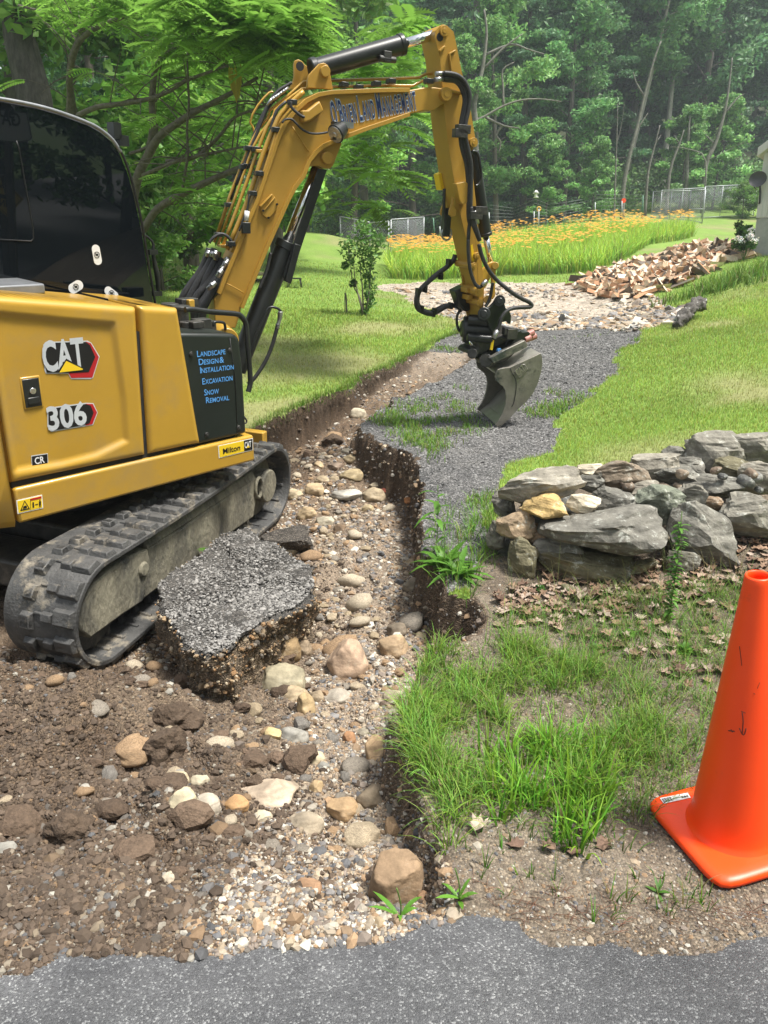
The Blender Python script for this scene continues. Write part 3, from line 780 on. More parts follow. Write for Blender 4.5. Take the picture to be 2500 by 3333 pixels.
# silver roof edge and dark seal lines
g = MB(); g.tube([Bw(p[0], YC - .004, p[1]) for p in cabp[6:-1]], .011, 8, 4); o = g.build('roof_trim', MT['trim'], cabo); o.location = tuple(-MO)
g = MB(); g.tube([Bw(p[0] + .002, YC - .006, p[1]) for p in cabp[1:8]], .008, 8, 4); o = g.build('window_seal', MT['inkblack'], cabo); o.location = tuple(-MO); g = MB()
wf = [bpt('Q1', *p, YC)[[0, 2]] for p in [(-40,640),(85,760),(100,800),(175,1230),(178,1285),(165,1302),(-40,1290)]]
g.tube([Bw(p[0], YC - .0075, p[1]) for p in wf[1:]], .0035, 6, 0); o = g.build('window_seal', MT['inkblack'], cabo); o.location = tuple(-MO)
# lamp, mirror bracket and cable at the front corner
g = MB(); q = bpt('Q1', 618, 700, .1); g.box(Bw(q[0], .1, q[2]), BX, BY, BZ, (-.02,.03), (-.03,.05), (-.05,.04)); o = g.build('cab_lamp', MT['black'], cabo); o.location = tuple(-MO); g = MB()
q = bpt('Q1', 660, 760, .1); g.box(Bw(q[0], .1, q[2]), BX, BY, BZ, (-.03,.03), (-.03,.05), (-.03,.03)); o = g.build('cab_lamp', MT['black'], cabo); o.location = tuple(-MO); g = MB()
g.tube(bt('C1', [(760,870),(800,905),(912,985),(918,1050),(930,1130),(945,1200),(950,1300)], .0), [.004, .006, .008, .012, .016, .02, .012], 8, 3)
for (x, y) in ((915,1052),(940,1300)):
    q = bpt('C1', x, y, 0); g.box(Bw(q[0], 0, q[2]), BX, BY, BZ, (-.03,.03), (-.02,.02), (-.015,.015))
o = g.build('mirror_bracket', MT['black'], cabo); o.location = tuple(-MO)

# lettering and decals -----------------------------------------------
def text_mesh(body, size=1.0, bold=0, space=1.0):
    cu = bpy.data.curves.new('lettering', 'FONT'); cu.body = body; cu.space_character = space; cu.size = size; cu.offset = bold; cu.extrude = 0; cu.resolution_u = 3
    ob = bpy.data.objects.new('lettering', cu); C.objects.link(ob)
    dg_ = bpy.context.evaluated_depsgraph_get(); me = ob.evaluated_get(dg_).to_mesh()
    V = np.array([v.co[:] for v in me.vertices]); F = [tuple(p.vertices) for p in me.polygons]
    bpy.data.objects.remove(ob); bpy.data.curves.remove(cu)
    if not len(V): V = np.zeros((0, 3))
    return V, F
def put_text(mb, runs, org, ax, az, width, nrm, bold=0, lift=.002, serif=0, thick=.0012, space=1.0):
    """runs: [(text, height)] laid one after another, squeezed to the given width"""
    parts = []; x = 0
    for (t, hgt) in runs:
        V, F = text_mesh(t, 1.0, bold, space); V0, _f = text_mesh(t, 1.0, 0, space)
        if not len(V): x += hgt * .35; continue
        s = hgt / .72; V = V * s; V0 = V0 * s
        parts.append((V[:, 0] + x - V0[:, 0].min(), V[:, 1], F, hgt)); x = (V0[:, 0] + x - V0[:, 0].min()).max() + hgt * (.09 + .5 * (space - 1))
        if t.endswith(' '): x += hgt * (.22 if space == 1.0 else .55)
    k = width / (x - parts[-1][3] * .09)
    org = np.array(org, float)
    for (vx, vy, F, hgt) in parts:
        Q = [org + ax * (a * k) + az * b - nrm * 0 + nrm * lift for a, b in zip(vx, vy)]
        Q2 = [q - nrm * thick for q in Q]
        mb.add(Q, F)
    return mb
NB = -BY      # outward normal of the near side
def dec(name, polys, y, matn, parent, lift=.002):
    m = MB()
    for poly in polys: m.prism([Bw(a, y - lift, b) for a, b in poly], BY * .0012)
    o = m.build(name, MT[matn], parent)
    if parent is not EX: o.location = tuple(-MO)
    return o
yd = YF + .020      # recessed door field
D_ = lambda k, *p: tuple(bpt(k, *p, yd)[[0, 2]])
# main badge
dec('badge_edge', [[D_('A', *p) for p in [(222,430),(235,415),(450,408),(470,420),(512,490),(478,600),(465,606),(365,606),(350,578),(235,578),(228,560)]]], yd, 'silver', door, .002)
dec('badge_red', [[D_('A', *p) for p in [(440,413),(466,422),(507,492),(474,598),(366,600),(352,575),(420,560)]]], yd, 'red', door, .0032)
dec('badge_field', [[D_('A', *p) for p in [(227,433),(238,420),(440,415),(462,432),(488,492),(455,570),(372,574),(238,572)]]], yd, 'inkblack', door, .0044)
tx = MB()
o0 = bpt('A', 228, 566, yd); o1 = bpt('A', 437, 545, yd); wdt = o1[0] - o0[0]
put_text(tx, [('CAT', .150)], Bw(o0[0], yd, o0[2]), BX, BZ, wdt, NB, bold=.03, lift=.006)
t_ = tx.build('badge_letters', MT['silver'], door); t_.location = tuple(-MO)
dec('badge_triangle', [[D_('A', *p) for p in [(290,572),(338,500),(430,552),(426,560)]]], yd, 'inkblack', door, .0068)
dec('badge_gold', [[D_('A', *p) for p in [(303,571),(338,512),(424,553),(420,558)]]], yd, 'decalyellow', door, .008)
# model number
dec('number_edge', [[D_('A', *p) for p in [(243,775),(262,752),(440,728),(480,730),(502,778),(478,842),(262,878),(243,852)]]], yd, 'silver', door, .002)
dec('number_red', [[D_('A', *p) for p in [(440,733),(476,734),(498,778),(474,838),(440,845)]]], yd, 'red', door, .0032)
dec('number_field', [[D_('A', *p) for p in [(248,778),(265,757),(440,734),(464,742),(480,778),(460,832),(440,840),(266,872),(249,848)]]], yd, 'inkblack', door, .0044)
tx = MB(); o0 = bpt('A', 252, 868, yd); o1 = bpt('A', 443, 832, yd)
put_text(tx, [('306', .122)], Bw(o0[0], yd, o0[2]), BX, BZ, o1[0] - o0[0], NB, bold=.03, lift=.006)
t_ = tx.build('number_letters', MT['silver'], door); t_.location = tuple(-MO)
ydd = YF + .007
D2 = lambda k, *p: tuple(bpt(k, *p, yd)[[0, 2]])
dec('small_badge_edge', [[D2('A', *p) for p in [(160,1000),(245,988),(248,1048),(163,1060)]]], yd, 'silver', door, .002)
dec('small_badge', [[D2('A', *p) for p in [(163,1004),(242,992),(244,1044),(166,1056)]]], yd, 'inkblack', door, .0032)
tx = MB(); o0 = bpt('A', 180, 1044, yd); o1 = bpt('A', 228, 1036, yd)
put_text(tx, [('CR', .036)], Bw(o0[0], yd, o0[2]), BX, BZ, o1[0] - o0[0], NB, bold=.02, lift=.0045)
t_ = tx.build('small_badge_letters', MT['white'], door); t_.location = tuple(-MO)
# door latch
l0 = bpt('A', 92, 598, yd); l1 = bpt('A', 228, 745, yd)
m = MB(); xa, xb, za, zb_ = l0[0]+.006, l1[0]-.004, l1[2]-.004, l0[2]-.002
m.box(MO, BX, BY, BZ, (xa, xb), (yd - .006, yd + .01), (za, zb_)); lt = m.build('latch_surround', MT['yellow'], door, bevel=.006); lt.location = tuple(-MO)
m = MB(); m.box(MO, BX, BY, BZ, (xa+.008, xb-.008), (yd - .010, yd + .01), (za+.010, zb_-.010)); m.box(MO, BX, BY, BZ, (xa+.02, xb-.02), (yd - .016, yd), (za+.025, za+.06))
lt = m.build('door_latch', MT['black'], door, bevel=.004); lt.location = tuple(-MO)
m = MB(); q = bpt('A', 163, 665, yd); m.cyl(Bw(q[0], yd-.008, q[2]), Bw(q[0], yd-.018, q[2]), .016, seg=20); lt2 = m.build('lock', MT['chrome'], lt, bevel=.002)
# box lettering
for (t, x0, y0, x1, y1, hh) in (('LANDSCAPE',520,965,858,930,.0375),('DESIGN &',540,1062,840,1030,.0375),('INSTALLATION',558,1160,958,1112,.0375),
                         ('EXCAVATION',583,1295,943,1245,.0375),('SNOW',607,1427,780,1400,.0375),('REMOVAL',627,1520,903,1480,.0375)):
    a = bpt('B', x0, y0, -.866); b = bpt('B', x1, y1, -.866)
    d_ = Bw(b[0], -.866, b[2]) - Bw(a[0], -.866, a[2]); wd = np.linalg.norm(d_); d_ = d_ / wd; up = np.cross(d_, NB); up = -np.cross(NB, d_) if up @ BZ < 0 else up
    words = t.split(' '); runs = []
    for i, w_ in enumerate(words):
        if w_ == '&': runs.append(('&', hh)); continue
        runs.append((w_[0], hh)); runs.append((w_[1:] + (' ' if i < len(words) - 1 else ''), hh * .78))
    tx = MB(); put_text(tx, runs, Bw(a[0], -.866, a[2]), d_, BZ, wd, NB, bold=.012, lift=.0035)
    t_ = tx.build('trade_lettering', MT['blue'], stb); t_.location = tuple(-MO)
# dealer plate and warning plate on the lower frame
dec('dealer_plate', [[S_('B', 772,2030), S_('B', 1190,1938), S_('B', 1190,2080), S_('B', 782,2182)]], YF, 'white', sk, .002)
dec('dealer_yellow', [[S_('B', 780,2036), S_('B', 1078,1970), S_('B', 1083,2098), S_('B', 790,2172)]], YF, 'decalyellow', sk, .0032)
dec('dealer_black', [[S_('B', 1080,1969), S_('B', 1183,1948), S_('B', 1184,2074), S_('B', 1085,2097)]], YF, 'inkblack', sk, .0032)
tx = MB(); a = bpt('B', 832, 2128, YF); b = bpt('B', 1034, 2085, YF)
put_text(tx, [('Milton', .036)], Bw(a[0], YF, a[2]), BX, BZ, b[0]-a[0], NB, bold=.02, lift=.0045); t_ = tx.build('dealer_name', MT['inkblack'], sk); t_.location = tuple(-MO)
tx = MB(); a = bpt('B', 1090, 2058, YF); b = bpt('B', 1166, 2040, YF)
put_text(tx, [('CAT', .040)], Bw(a[0], YF, a[2]), BX, BZ, b[0]-a[0], NB, bold=.03, lift=.0045); t_ = tx.build('dealer_mark', MT['white'], sk); t_.location = tuple(-MO)
dec('dealer_gold', [[S_('B', *p) for p in [(1108,2056),(1128,2022),(1150,2048)]]], YF, 'decalyellow', sk, .0055)
A_ = lambda *p: tuple(bpt('A', *p, YF)[[0, 2]])
dec('warning_plate', [[A_(83,1230), A_(216,1200), A_(222,1270), A_(90,1300)]], YF, 'white', sk, .002)
dec('warning_yellow', [[A_(88,1234), A_(212,1206), A_(217,1266), A_(95,1294)]], YF, 'decalyellow', sk, .0032)
dec('warning_marks', [[A_(103,1283), A_(124,1232), A_(127,1232), A_(107,1283)], [A_(124,1232), A_(127,1232), A_(152,1272), A_(148,1274)], [A_(103,1283), A_(104,1278), A_(150,1269), A_(151,1274)],
      [A_(154,1222), A_(156,1221), A_(158,1280), A_(156,1280)], [A_(165,1240), A_(173,1238), A_(174,1266), A_(166,1268)], [A_(179,1250), A_(194,1246), A_(194,1250), A_(179,1254)],
      [A_(199,1235), A_(209,1233), A_(209,1262), A_(206,1262), A_(204,1250), A_(202,1264), A_(199,1264)], [A_(201,1226), A_(206,1225), A_(206,1231), A_(201,1232)],
      [A_(116,1272),A_(120,1258),A_(134,1256),A_(138,1268)]], YF, 'inkblack', sk, .0045)
dec('warning_red', [[A_(156,1221), A_(211,1208), A_(211,1218), A_(156,1231)]], YF, 'red', sk, .0045)
# window stickers
for (cx, cy, w_, h_, ang) in ((580,1068,.026,.058,4),(454,1260,.048,.030,25),(668,1298,.050,.026,-40)):
    q = bpt('C1', cx, cy, YC - .006); a_ = radians(ang); pts = []
    for i in range(20):
        t = 2 * pi * i / 20; sx = w_ if w_ < h_ else h_
        ox, oz = (0, (h_ - w_)) if h_ > w_ else ((w_ - h_), 0)
        px_, pz_ = sx * cos(t) + (ox if cos(t) > 0 else -ox if w_ > h_ else 0), sx * sin(t) + ((oz if sin(t) > 0 else -oz))
        pts.append((q[0] + px_ * cos(a_) - pz_ * sin(a_), q[2] + px_ * sin(a_) + pz_ * cos(a_)))
    st = dec('window_sticker', [pts], YC - .006, 'white', gl, .003); st.location = (0, 0, 0)
    m = MB(); m.tube([Bw(q[0] + .017 * cos(t) , YC - .0095, q[2] + .017 * sin(t)) for t in np.linspace(0, 2 * pi, 14)], .0018, 4, 0)
    m.tube([Bw(q[0] - .011, YC - .0095, q[2] + .011), Bw(q[0] + .011, YC - .0095, q[2] - .011)], .0018, 4, 0)
    m.box(Bw(q[0], YC - .009, q[2]), BX, BY, BZ, (-.009, .009), (-.001, .001), (-.006, .006))
    m.build('sticker_symbol', MT['inkblack'], st)
# ---------------------------------------------------------------- boom, stick, hoses, bucket
AZB = radians(66)
TIP = W(1455, 305, 6.35)
E1 = np.array([sin(AZB), cos(AZB), 0.0])
EU = BZ - E1 * (BZ @ E1); EU /= np.linalg.norm(EU)
EN = np.cross(E1, EU); EN /= np.linalg.norm(EN)
if EN @ (CAMP - TIP) < 0: EN = -EN                 # outward normal of the near side
def bm_pt(k, x, y, back=0.0):
    """photo point on the boom-plane `back` metres behind the near face"""
    return onp(*tp(k, x, y), TIP - EN * back, EN)
def bms(k, pts, back=0.0): return [bm_pt(k, *p, back) for p in pts]
def part(mb, name, m, parent=None, bevel=.004, seg=2):
    o = mb.build(name, MT[m], parent or EX, org=MO if parent is None else None, bevel=bevel, seg=seg)
    if parent is not None: o.location = tuple(-MO)
    return o
# boom body outline, clockwise from the foot
bo = [('C5',478,600),('C5',474,430),('C5',500,392),('C5',535,300),('Z3',290,1659),('Z3',520,975),('Z3',590,835),('Z3',690,710),('Z3',820,590),('Z3',950,525),('Z3',1100,500),('Z3',1659,478),('C3',1180,367),('C3',1262,352),
      ('C3',1310,352),('C3',1350,358),('C3',1368,385),('C3',1362,425),('C3',1300,468),('C3',1262,466),('C3',1180,486),('C3',1080,520),('C3',960,560),('Z3',1250,975),('Z3',1130,1020),('Z3',1010,1075),('Z3',930,1140),('Z3',850,1240),('Z3',790,1400),('Z3',700,1520),('Z3',625,1659),
      ('C3',480,1140),('C5',640,480),('C5',636,520),('C5',605,608)]
BW_ = .235
bpoly = [bm_pt(*p) for p in bo]
m = MB(); m.prism([p - EN * .012 for p in bpoly], -EN * (BW_ - .024)); boom = part(m, 'boom', 'boomyellow', bevel=.006)
def flange(idx, t=.014, over=.014):
    mm = MB(); pts = [bpoly[i % len(bpoly)] for i in idx]; cen_ = np.mean(bpoly, 0)
    n = len(pts); V = []
    for i, p in enumerate(pts):
        d = pts[min(i + 1, n - 1)] - pts[max(i - 1, 0)]; d /= np.linalg.norm(d); s = np.cross(EN, d)
        V += [p + EN * over + s * t, p + EN * over - s * t, p - EN * (BW_ + over) - s * t, p - EN * (BW_ + over) + s * t]
    mm.add(V, [(i*4+j, i*4+(j+1)%4, (i+1)*4+(j+1)%4, (i+1)*4+j) for i in range(n-1) for j in range(4)] + [(0,1,2,3), ((n-1)*4+3,(n-1)*4+2,(n-1)*4+1,(n-1)*4)])
    return mm
part(flange([2,3,4,5,6,7,8,9,10,11,12]), 'upper_flange', 'boomyellow', bevel=.002)
part(flange(list(range(20, 33))), 'lower_flange', 'boomyellow', bevel=.002)
# gusset that carries the boom cylinder pin
m = MB(); gus = [('Z3',1150,1010),('Z3',1205,1050),('Z3',1165,1150),('Z3',1110,1290),('Z3',1075,1325),('Z3',1020,1325),('Z3',960,1292),('Z3',870,1300),('Z3',815,1345),('Z3',770,1390),('Z3',850,1230),('Z3',1000,1080)]
gq = [bm_pt(*p, .02) for p in gus]
m.prism(gq, -EN * .03); part(m, 'cylinder_bracket', 'boomyellow')
m = MB(); m.prism([p - EN * .165 for p in gq], -EN * .03); part(m, 'cylinder_bracket', 'boomyellow')
def pin(k, x, y, r, b0=-.03, b1=.26, mt_='boomyellow', name='pin'):
    m = MB(); a = bm_pt(k, x, y, 0); m.cyl(a - EN * b0, a - EN * b1, r, seg=20); return part(m, name, mt_, bevel=.004)
pin('Z3', 1040, 1210, .042); pin('Z3', 1030, 270, .036, .0); 
# seam welds and bolted plate
m = MB(); m.tube(bms('Z3', [(670,870),(755,1000),(845,1140)], -.0), .004, 6, 2); part(m, 'weld_seam', 'boomyellow', bevel=0)
m = MB(); m.tube(bms('C5', [(548,330),(600,355),(655,388)], .0), .004, 6, 2); part(m, 'weld_seam', 'boomyellow', bevel=0)
m = MB(); m.prism(bms('C3', [(446,935),(505,875),(530,905),(533,950),(488,1000),(460,980)], -.006), -EN * .02); m.tube(bms('C3', [(450,940),(505,880)], -.012), .008, 6, 0); m.tube(bms('C3', [(468,958),(520,893)], -.012), .006, 6, 0); part(m, 'access_plate', 'boomyellow')
m = MB()
for p in ((528,927),(460,958),(486,993)): a = bm_pt('C3', *p, 0); m.cyl(a, a + EN * .022, .008, seg=6)
part(m, 'plate_bolts', 'inkblack', bevel=0)
# box bracket by the work lamp
m = MB(); a = bms('Z3', [(770,692),(965,588),(1012,700),(860,815),(790,830)], -.06); m.prism(bms('Z3', [(770,692),(840,690),(965,588),(1012,700),(862,810),(790,828)], -.06), -EN * .075); part(m, 'valve_cover', 'boomyellow', bevel=.01)
m = MB(); m.tube(bms('Z3', [(650,600),(660,660),(720,720),(775,760),(800,765)], -.08), .010, 8, 4); part(m, 'lamp_cable', 'hose', bevel=0)
m = MB(); m.tube(bms('Z3', [(560,830),(590,795),(660,790),(715,840),(770,895),(860,940),(960,945),(1050,930)], -.03), .0075, 8, 4); part(m, 'lamp_cable', 'hose', bevel=0)
# work lamp
m = MB(); c = bm_pt('Z3', 1165, 925, -.10); ld = (CAMP + np.array([-2.2, 0, -2.5]) - c); ld = ld / np.linalg.norm(ld); ld = ld * .6 - E1 * .5 - EU * .35; ld /= np.linalg.norm(ld)
m.cyl(c - ld * .06, c + ld * .035, .045, .068, 22); m.box(c - ld * .03, E1, EN, EU, (-.06, -.035), (-.05, .02), (-.07, .05)); lamp = part(m, 'work_lamp', 'black', bevel=.004)
m = MB(); m.cyl(c + ld * .0355, c + ld * .042, .058, seg=22); m.cyl(c + ld * .043, c + ld * .048, .02, .015, seg=10); ll = m.build('lamp_lens', mat('lamp_lens', (.45, .45, .42), (.7, .7, .68), 60, .12, metal=.6), lamp); ll.location = tuple(-MO)
m = MB(); a = bm_pt('Z3', 1245, 855, -.05); m.box(a, E1, EN, EU, (-.05, .05), (-.05, .03), (-.02, .02)); ll = m.build('lamp_bracket', MT['steel'], lamp); ll.location = tuple(-MO)
# boom lettering
tx = MB(); a = bm_pt('Z3', 1118, 862, -.0); b = bm_pt('C3', 1222, 459, -.0); d_ = b - a; wd = np.linalg.norm(d_); d_ /= wd
upv = np.cross(EN, d_); upv = upv if upv @ BZ > 0 else -upv
def boomtext(mt_, bold, lift, name):
    tx = MB(); H1, H2 = .160, .118
    put_text(tx, [("O'", H1), ('B', H1), ('RIEN ', H2), ('L', H1), ('AND ', H2), ('M', H1), ('ANAGEMENT', H2)], a, d_, upv + d_ * .0, wd, EN, bold=bold, lift=lift, thick=.0010, space=1.3)
    return part(tx, name, mt_, boom, bevel=0)
boomtext('paleblue', .055, -.0080, 'lettering_edge'); boomtext('navy', .012, -.0065, 'company_lettering')
# bracket ears for the stick cylinder
ear = [(830,450),(835,360),(850,310),(960,190),(1010,178),(1055,205),(1075,270),(1110,470)]
m = MB(); m.prism(bms('Z3', ear, .03), -EN * .03); part(m, 'cylinder_ear', 'boomyellow')
m = MB(); m.prism(bms('Z3', [(640,470),(672,400),(690,330),(688,190),(700,155),(735,142),(775,162),(805,200),(850,230),(860,300),(855,450)], .22), -EN * .03); part(m, 'cylinder_ear', 'boomyellow')
m = MB(); q = bm_pt('Z3', 752, 218, .20); m.cyl(q, q - EN*.002, .03, seg=16); part(m, 'ear_hole', 'dark', bevel=0)
# stick cylinder
mid = .13
a = bm_pt('Z3', 870, 262, mid); b = bm_pt('C3', 1150, 142, mid); c = bm_pt('Z4', 360, 255, mid)
m = MB(); m.cyl(a, b, .068, seg=28); m.cyl(a, a + (b - a) * .06, .078, seg=28); m.cyl(b - (b - a) * .05, b, .074, seg=28); part(m, 'stick_cylinder', 'black', bevel=.006)
m = MB(); m.cyl(b, c, .034, seg=24); part(m, 'cylinder_rod', 'chrome', bevel=0)
m = MB(); q = bm_pt('C3', 1070, 215, .06); m.cyl(q - E1*.06, q + E1*.07, .022, seg=10); m.box(q, E1, EN, EU, (-.03,.03), (-.03,.02), (-.02,.05)); part(m, 'hose_port', 'grime')
# boom cylinder, guard, hoses at its foot
a = bm_pt('C5', 690, 700, mid) ; b = bm_pt('C3', 582, 1112, mid); c = bm_pt('Z3', 935, 1320, mid)
a = b + (b - c) / np.linalg.norm(b - c) * 1.05
m = MB(); m.cyl(a, b, .078, seg=28); m.cyl(b - (b - a) / np.linalg.norm(b - a) * .06, b, .088, seg=28); part(m, 'boom_cylinder', 'black', bevel=.006)
m = MB(); m.cyl(b, c, .042, seg=24); part(m, 'cylinder_rod', 'chrome', bevel=0)
m = MB(); m.prism(bms('C3', [(733,752),(777,757),(600,1290),(570,1305),(560,1280)], .03), -EN * .02); m.prism(bms('C3', [(620,1120),(650,1130),(600,1320),(570,1305)], .0), -EN * .05); part(m, 'cylinder_guard', 'black')
m = MB(); m.tube(bms('C5', [(700,762),(735,640),(780,540),(800,490),(825,475),(860,482),(885,500)], .0), .010, 8, 4); part(m, 'steel_line', 'black', bevel=0)
m = MB(); m.tube(bms('B', [(1520,420),(1518,470),(1505,540),(1480,620)], -.01), [.02,.018,.014,.017], 8, 3); part(m, 'hose_fitting', 'steel', bevel=0)
m = MB(); m.tube(bms('B', [(1490,570),(1465,680),(1425,820),(1370,960),(1300,1090),(1200,1230),(1130,1290)], -.01), .0155, 10, 5); part(m, 'cylinder_hose', 'hose', bevel=0)
m = MB(); m.tube(bms('C3', [(500,1165),(490,1210),(478,1260),(440,1350)], .02), .013, 8, 4); part(m, 'cylinder_hose', 'hose', bevel=0)
# small hook ring at rail foot
m = MB(); m.tube([Bw(.83 + x, -.70, .98 + z) for x, z in ((0,0.04),(.03,.02),(.07,-.03),(.06,-.05),(.02,-.03),(-.01,0))], .006, 6, 4); part(m, 'tie_hook', 'grime', bevel=0)

# pipes along the boom
P2 = [('C3',222,1115),('C3',300,880),('C3',390,650),('Z3',235,1020),('Z3',300,900),('Z3',400,785),('Z3',430,690),('Z3',620,540),('Z3',790,385),('Z3',960,378),('Z3',1659,355),('C3',1225,306),('C3',1262,288),('C3',1315,286)]
P3 = [('C3',240,1128),('C3',330,880),('C3',412,650),('Z3',330,935),('Z3',455,785),('Z3',482,690),('Z3',600,590),('Z3',775,462),('Z3',960,446),('Z3',1659,424),('C3',1195,346),('C3',1245,322),('C3',1330,322)]
P4 = [('C3',262,1140),('C3',352,900),('C3',430,680),('Z3',400,860),('Z3',470,760)]
P5 = [('C3',285,1150),('C3',378,930),('C3',462,680),('Z3',480,860),('Z3',545,730),('Z3',700,570),('Z3',790,490)]
P1 = [('Q1',1180,1250),('Q1',1290,960),('Q1',1378,735),('Q1',1350,660),('Q1',1392,570),('Q1',1455,500),('Q1',1475,500)]
P6 = [('C3',310,1165),('C3',400,960),('C3',492,690),('Z3',500,900)]
for nm_, path, bk, r in (('hydraulic_pipe', P1, .26, .008), ('hydraulic_pipe', P2, .19, .0105), ('hydraulic_pipe', P3, .14, .0105), ('hydraulic_pipe', P4, .10, .013), ('hydraulic_pipe', P5, .045, .017), ('hydraulic_pipe', P6, .02, .012)):
    m = MB(); pts = [bm_pt(*p, bk) for p in path]; m.tube(pts, r, 8, 2 if len(path) < 8 else 0); part(m, nm_, 'yellow', bevel=0)
# black hose bundle between the pipes
for off, path in ((.20, [(5,1659),(80,1430),(150,1230),(235,1010),(300,850),(350,740),(430,590),(520,480),(620,420),(660,395)]), (.17, [(60,1500),(190,1180),(270,980),(330,830),(400,680),(500,560),(590,500)]), (.21, [(120,1300),(215,1060),(290,900),(330,790),(400,640),(480,530)]), (.06, [(170,1659),(260,1420),(350,1150),(410,1000),(440,880),(500,700),(600,600)])):
    m = MB(); m.tube([bm_pt('Z3', *p, off) for p in path], .011, 8, 3); part(m, 'boom_hose', 'hose', bevel=0)
for k in range(7):
    m = MB(); x0 = 430 + k * 28; m.tube([bm_pt('Z3', x0 - 30, 640 - k * 22, .16 + .01 * (k % 3)), bm_pt('Z3', x0, 590 - k * 20, .14), bm_pt('Z3', x0 + 25, 560 - k * 18, .18)], .009, 8, 3); part(m, 'hose_fitting', 'steel', bevel=0)
# clamps
for (k, x, y, bk) in (('Z3',185,1105,.2),('Z3',265,1115,.13),('Z3',475,905,.05),('Z3',135,1305,.18),('Z3',300,1375,.03),('Z3',230,1590,.03),('Z3',950,400,.12),('Z3',1030,440,.1),('Z3',1215,420,.1),('Z3',1375,450,.08),('Z3',660,610,.03),('Z3',1565,410,.1),('C3',375,740,.18),('C3',292,930,.2),('C3',1085,325,.1),('C3',1270,325,.05),('C3',300,1120,.03),('C3',240,1075,.14)):
    m = MB(); q = bm_pt(k, x, y, bk); m.box(q, E1, EN, EU, (-.028, .028), (-.02, .05), (-.016, .016)); part(m, 'pipe_clamp', 'black', bevel=.003)
m = MB(); m.prism(bms('Z3', [(280,1115),(415,1115),(405,1155),(280,1152)], .06), -EN * .1); part(m, 'clamp_bracket', 'yellow')
m = MB(); m.prism(bms('C5', [(515,88),(560,92),(558,112),(512,106)], .04), -EN * .14); part(m, 'clamp_bracket', 'yellow')
m = MB(); m.tube(bms('C5', [(440,78),(465,45),(510,22),(550,35),(580,75),(570,105)], .02), .011, 8, 4); part(m, 'hose_loop', 'hose', bevel=0)
# fabric wrapped hoses going down behind the box
low = [([(440,110),(425,170),(385,260),(330,330),(285,400),(262,450)], .24), ([(470,110),(450,190),(400,280),(355,350),(320,420),(300,470)], .19), ([(500,130),(475,200),(430,290),(390,380),(350,440),(335,500)], .15),
       ([(535,190),(505,270),(465,330),(430,400),(385,470),(370,560)], .09), ([(560,190),(535,280),(480,350),(440,410),(405,480),(395,560)], .05), ([(520,170),(480,260),(420,350),(370,400),(345,470),(350,570)], .13)]
for pts, bk in low:
    m = MB(); m.tube([bm_pt('C5', *p, bk) for p in pts], [.022, .030, .032, .029, .031, .027], 10, 5); part(m, 'sleeved_hose', 'hose', bevel=0)
for (x, y, x2, y2, bk) in ((440,125,428,165,.2),(465,130,455,165,.16),(495,130,478,185,.12),(485,125,470,170,.1),(560,180,520,235,.02),(555,200,525,250,.06),(480,320,430,365,-.01),(520,240,490,290,.0),(540,170,565,200,.03)):
    m = MB(); a_ = bm_pt('C5', x, y, bk); b_ = bm_pt('C5', x2, y2, bk); m.cyl(a_, b_, .017, seg=12); m.cyl(a_ + (b_-a_)*.3, a_ + (b_-a_)*.6, .023, seg=6); part(m, 'hose_fitting', 'steel', bevel=0)
m = MB(); q = bm_pt('Z3', 170, 0, 0); m.box(bm_pt('C3', 378, 1045, -.02), E1, EN, EU, (-.03,.03), (-.02,.02), (-.035,.04)); m.tube(bms('C3', [(345,1060),(365,1000),(385,950),(395,880)], -.02), .008, 6, 3); part(m, 'plug_connector', 'black')
m = MB(); m.cyl(bm_pt('C3', 378, 1010, -.02), bm_pt('C3', 384, 960, -.02), .018, seg=10); part(m, 'plug_tag', 'white', bevel=0)

# stick ----------------------------------------------------------------
SB = .035
so = [('Z4',292,300),('Z4',300,222),('Z4',350,160),('Z4',410,128),('Z4',468,150),('Z4',558,235),('Z4',575,300),('Z4',600,420),('Z4',690,870),('Z4',760,1180),('Z4',812,1400),('Z4',875,1790),('Z4',868,1880),('Z4',835,1930),('Z4',800,1960),
      ('C4',762,0),('C4',790,300),('C4',812,520),('C4',832,740),('C4',828,880),('C4',800,990),('C4',690,975),('C4',640,0)]
so = so[:-2] + [('C4',802,986),('C4',775,760),('C4',700,400),('C4',622,60),('Z4',540,2212),('Z4',470,1750),('Z4',430,1400),('Z4',380,800),('Z4',360,600)]
spoly = [bm_pt(*p, SB) for p in so]
SW = .235
m = MB(); m.prism(spoly, -EN * SW); stick = part(m, 'stick', 'boomyellow', bevel=.008)
# cheek plates at the stick foot
m = MB(); m.prism([bm_pt('C4', *p, SB + SW - .02) for p in [(640,620),(775,760),(800,985),(690,978),(655,850)]], EN * .02) ; part(m, 'stick_cheek', 'boomyellow')
pin('Z3', 0, 0, .001) if False else None
for (k, x, y, r, bk) in (('Z4',462,1130,.046,-.03),('Z4',432,220,.036,.02),('Z4',855,1830,.035,.0),('C4',778,468,.028,.0),('C4',750,552,.028,.0),('C4',800,855,.03,.0),('C4',790,765,.04,.0)):
    m = MB(); q = bm_pt(k, x, y, bk); m.cyl(q, q - EN * (.30 - bk), r, seg=20); m.cyl(q, q + EN * .004, r * .5, seg=12); part(m, 'pin', 'boomyellow', bevel=.004)
m = MB(); q = bm_pt('Z4', 365, 310, SB - .002); m.cyl(q, q - EN * .01, .028, seg=18); part(m, 'pin_hole', 'dark', bevel=0)
m = MB(); m.prism(bms('Z4', [(350,500),(430,430),(452,455),(370,530)], SB - .02), -EN * .02); part(m, 'guide_lug', 'boomyellow')
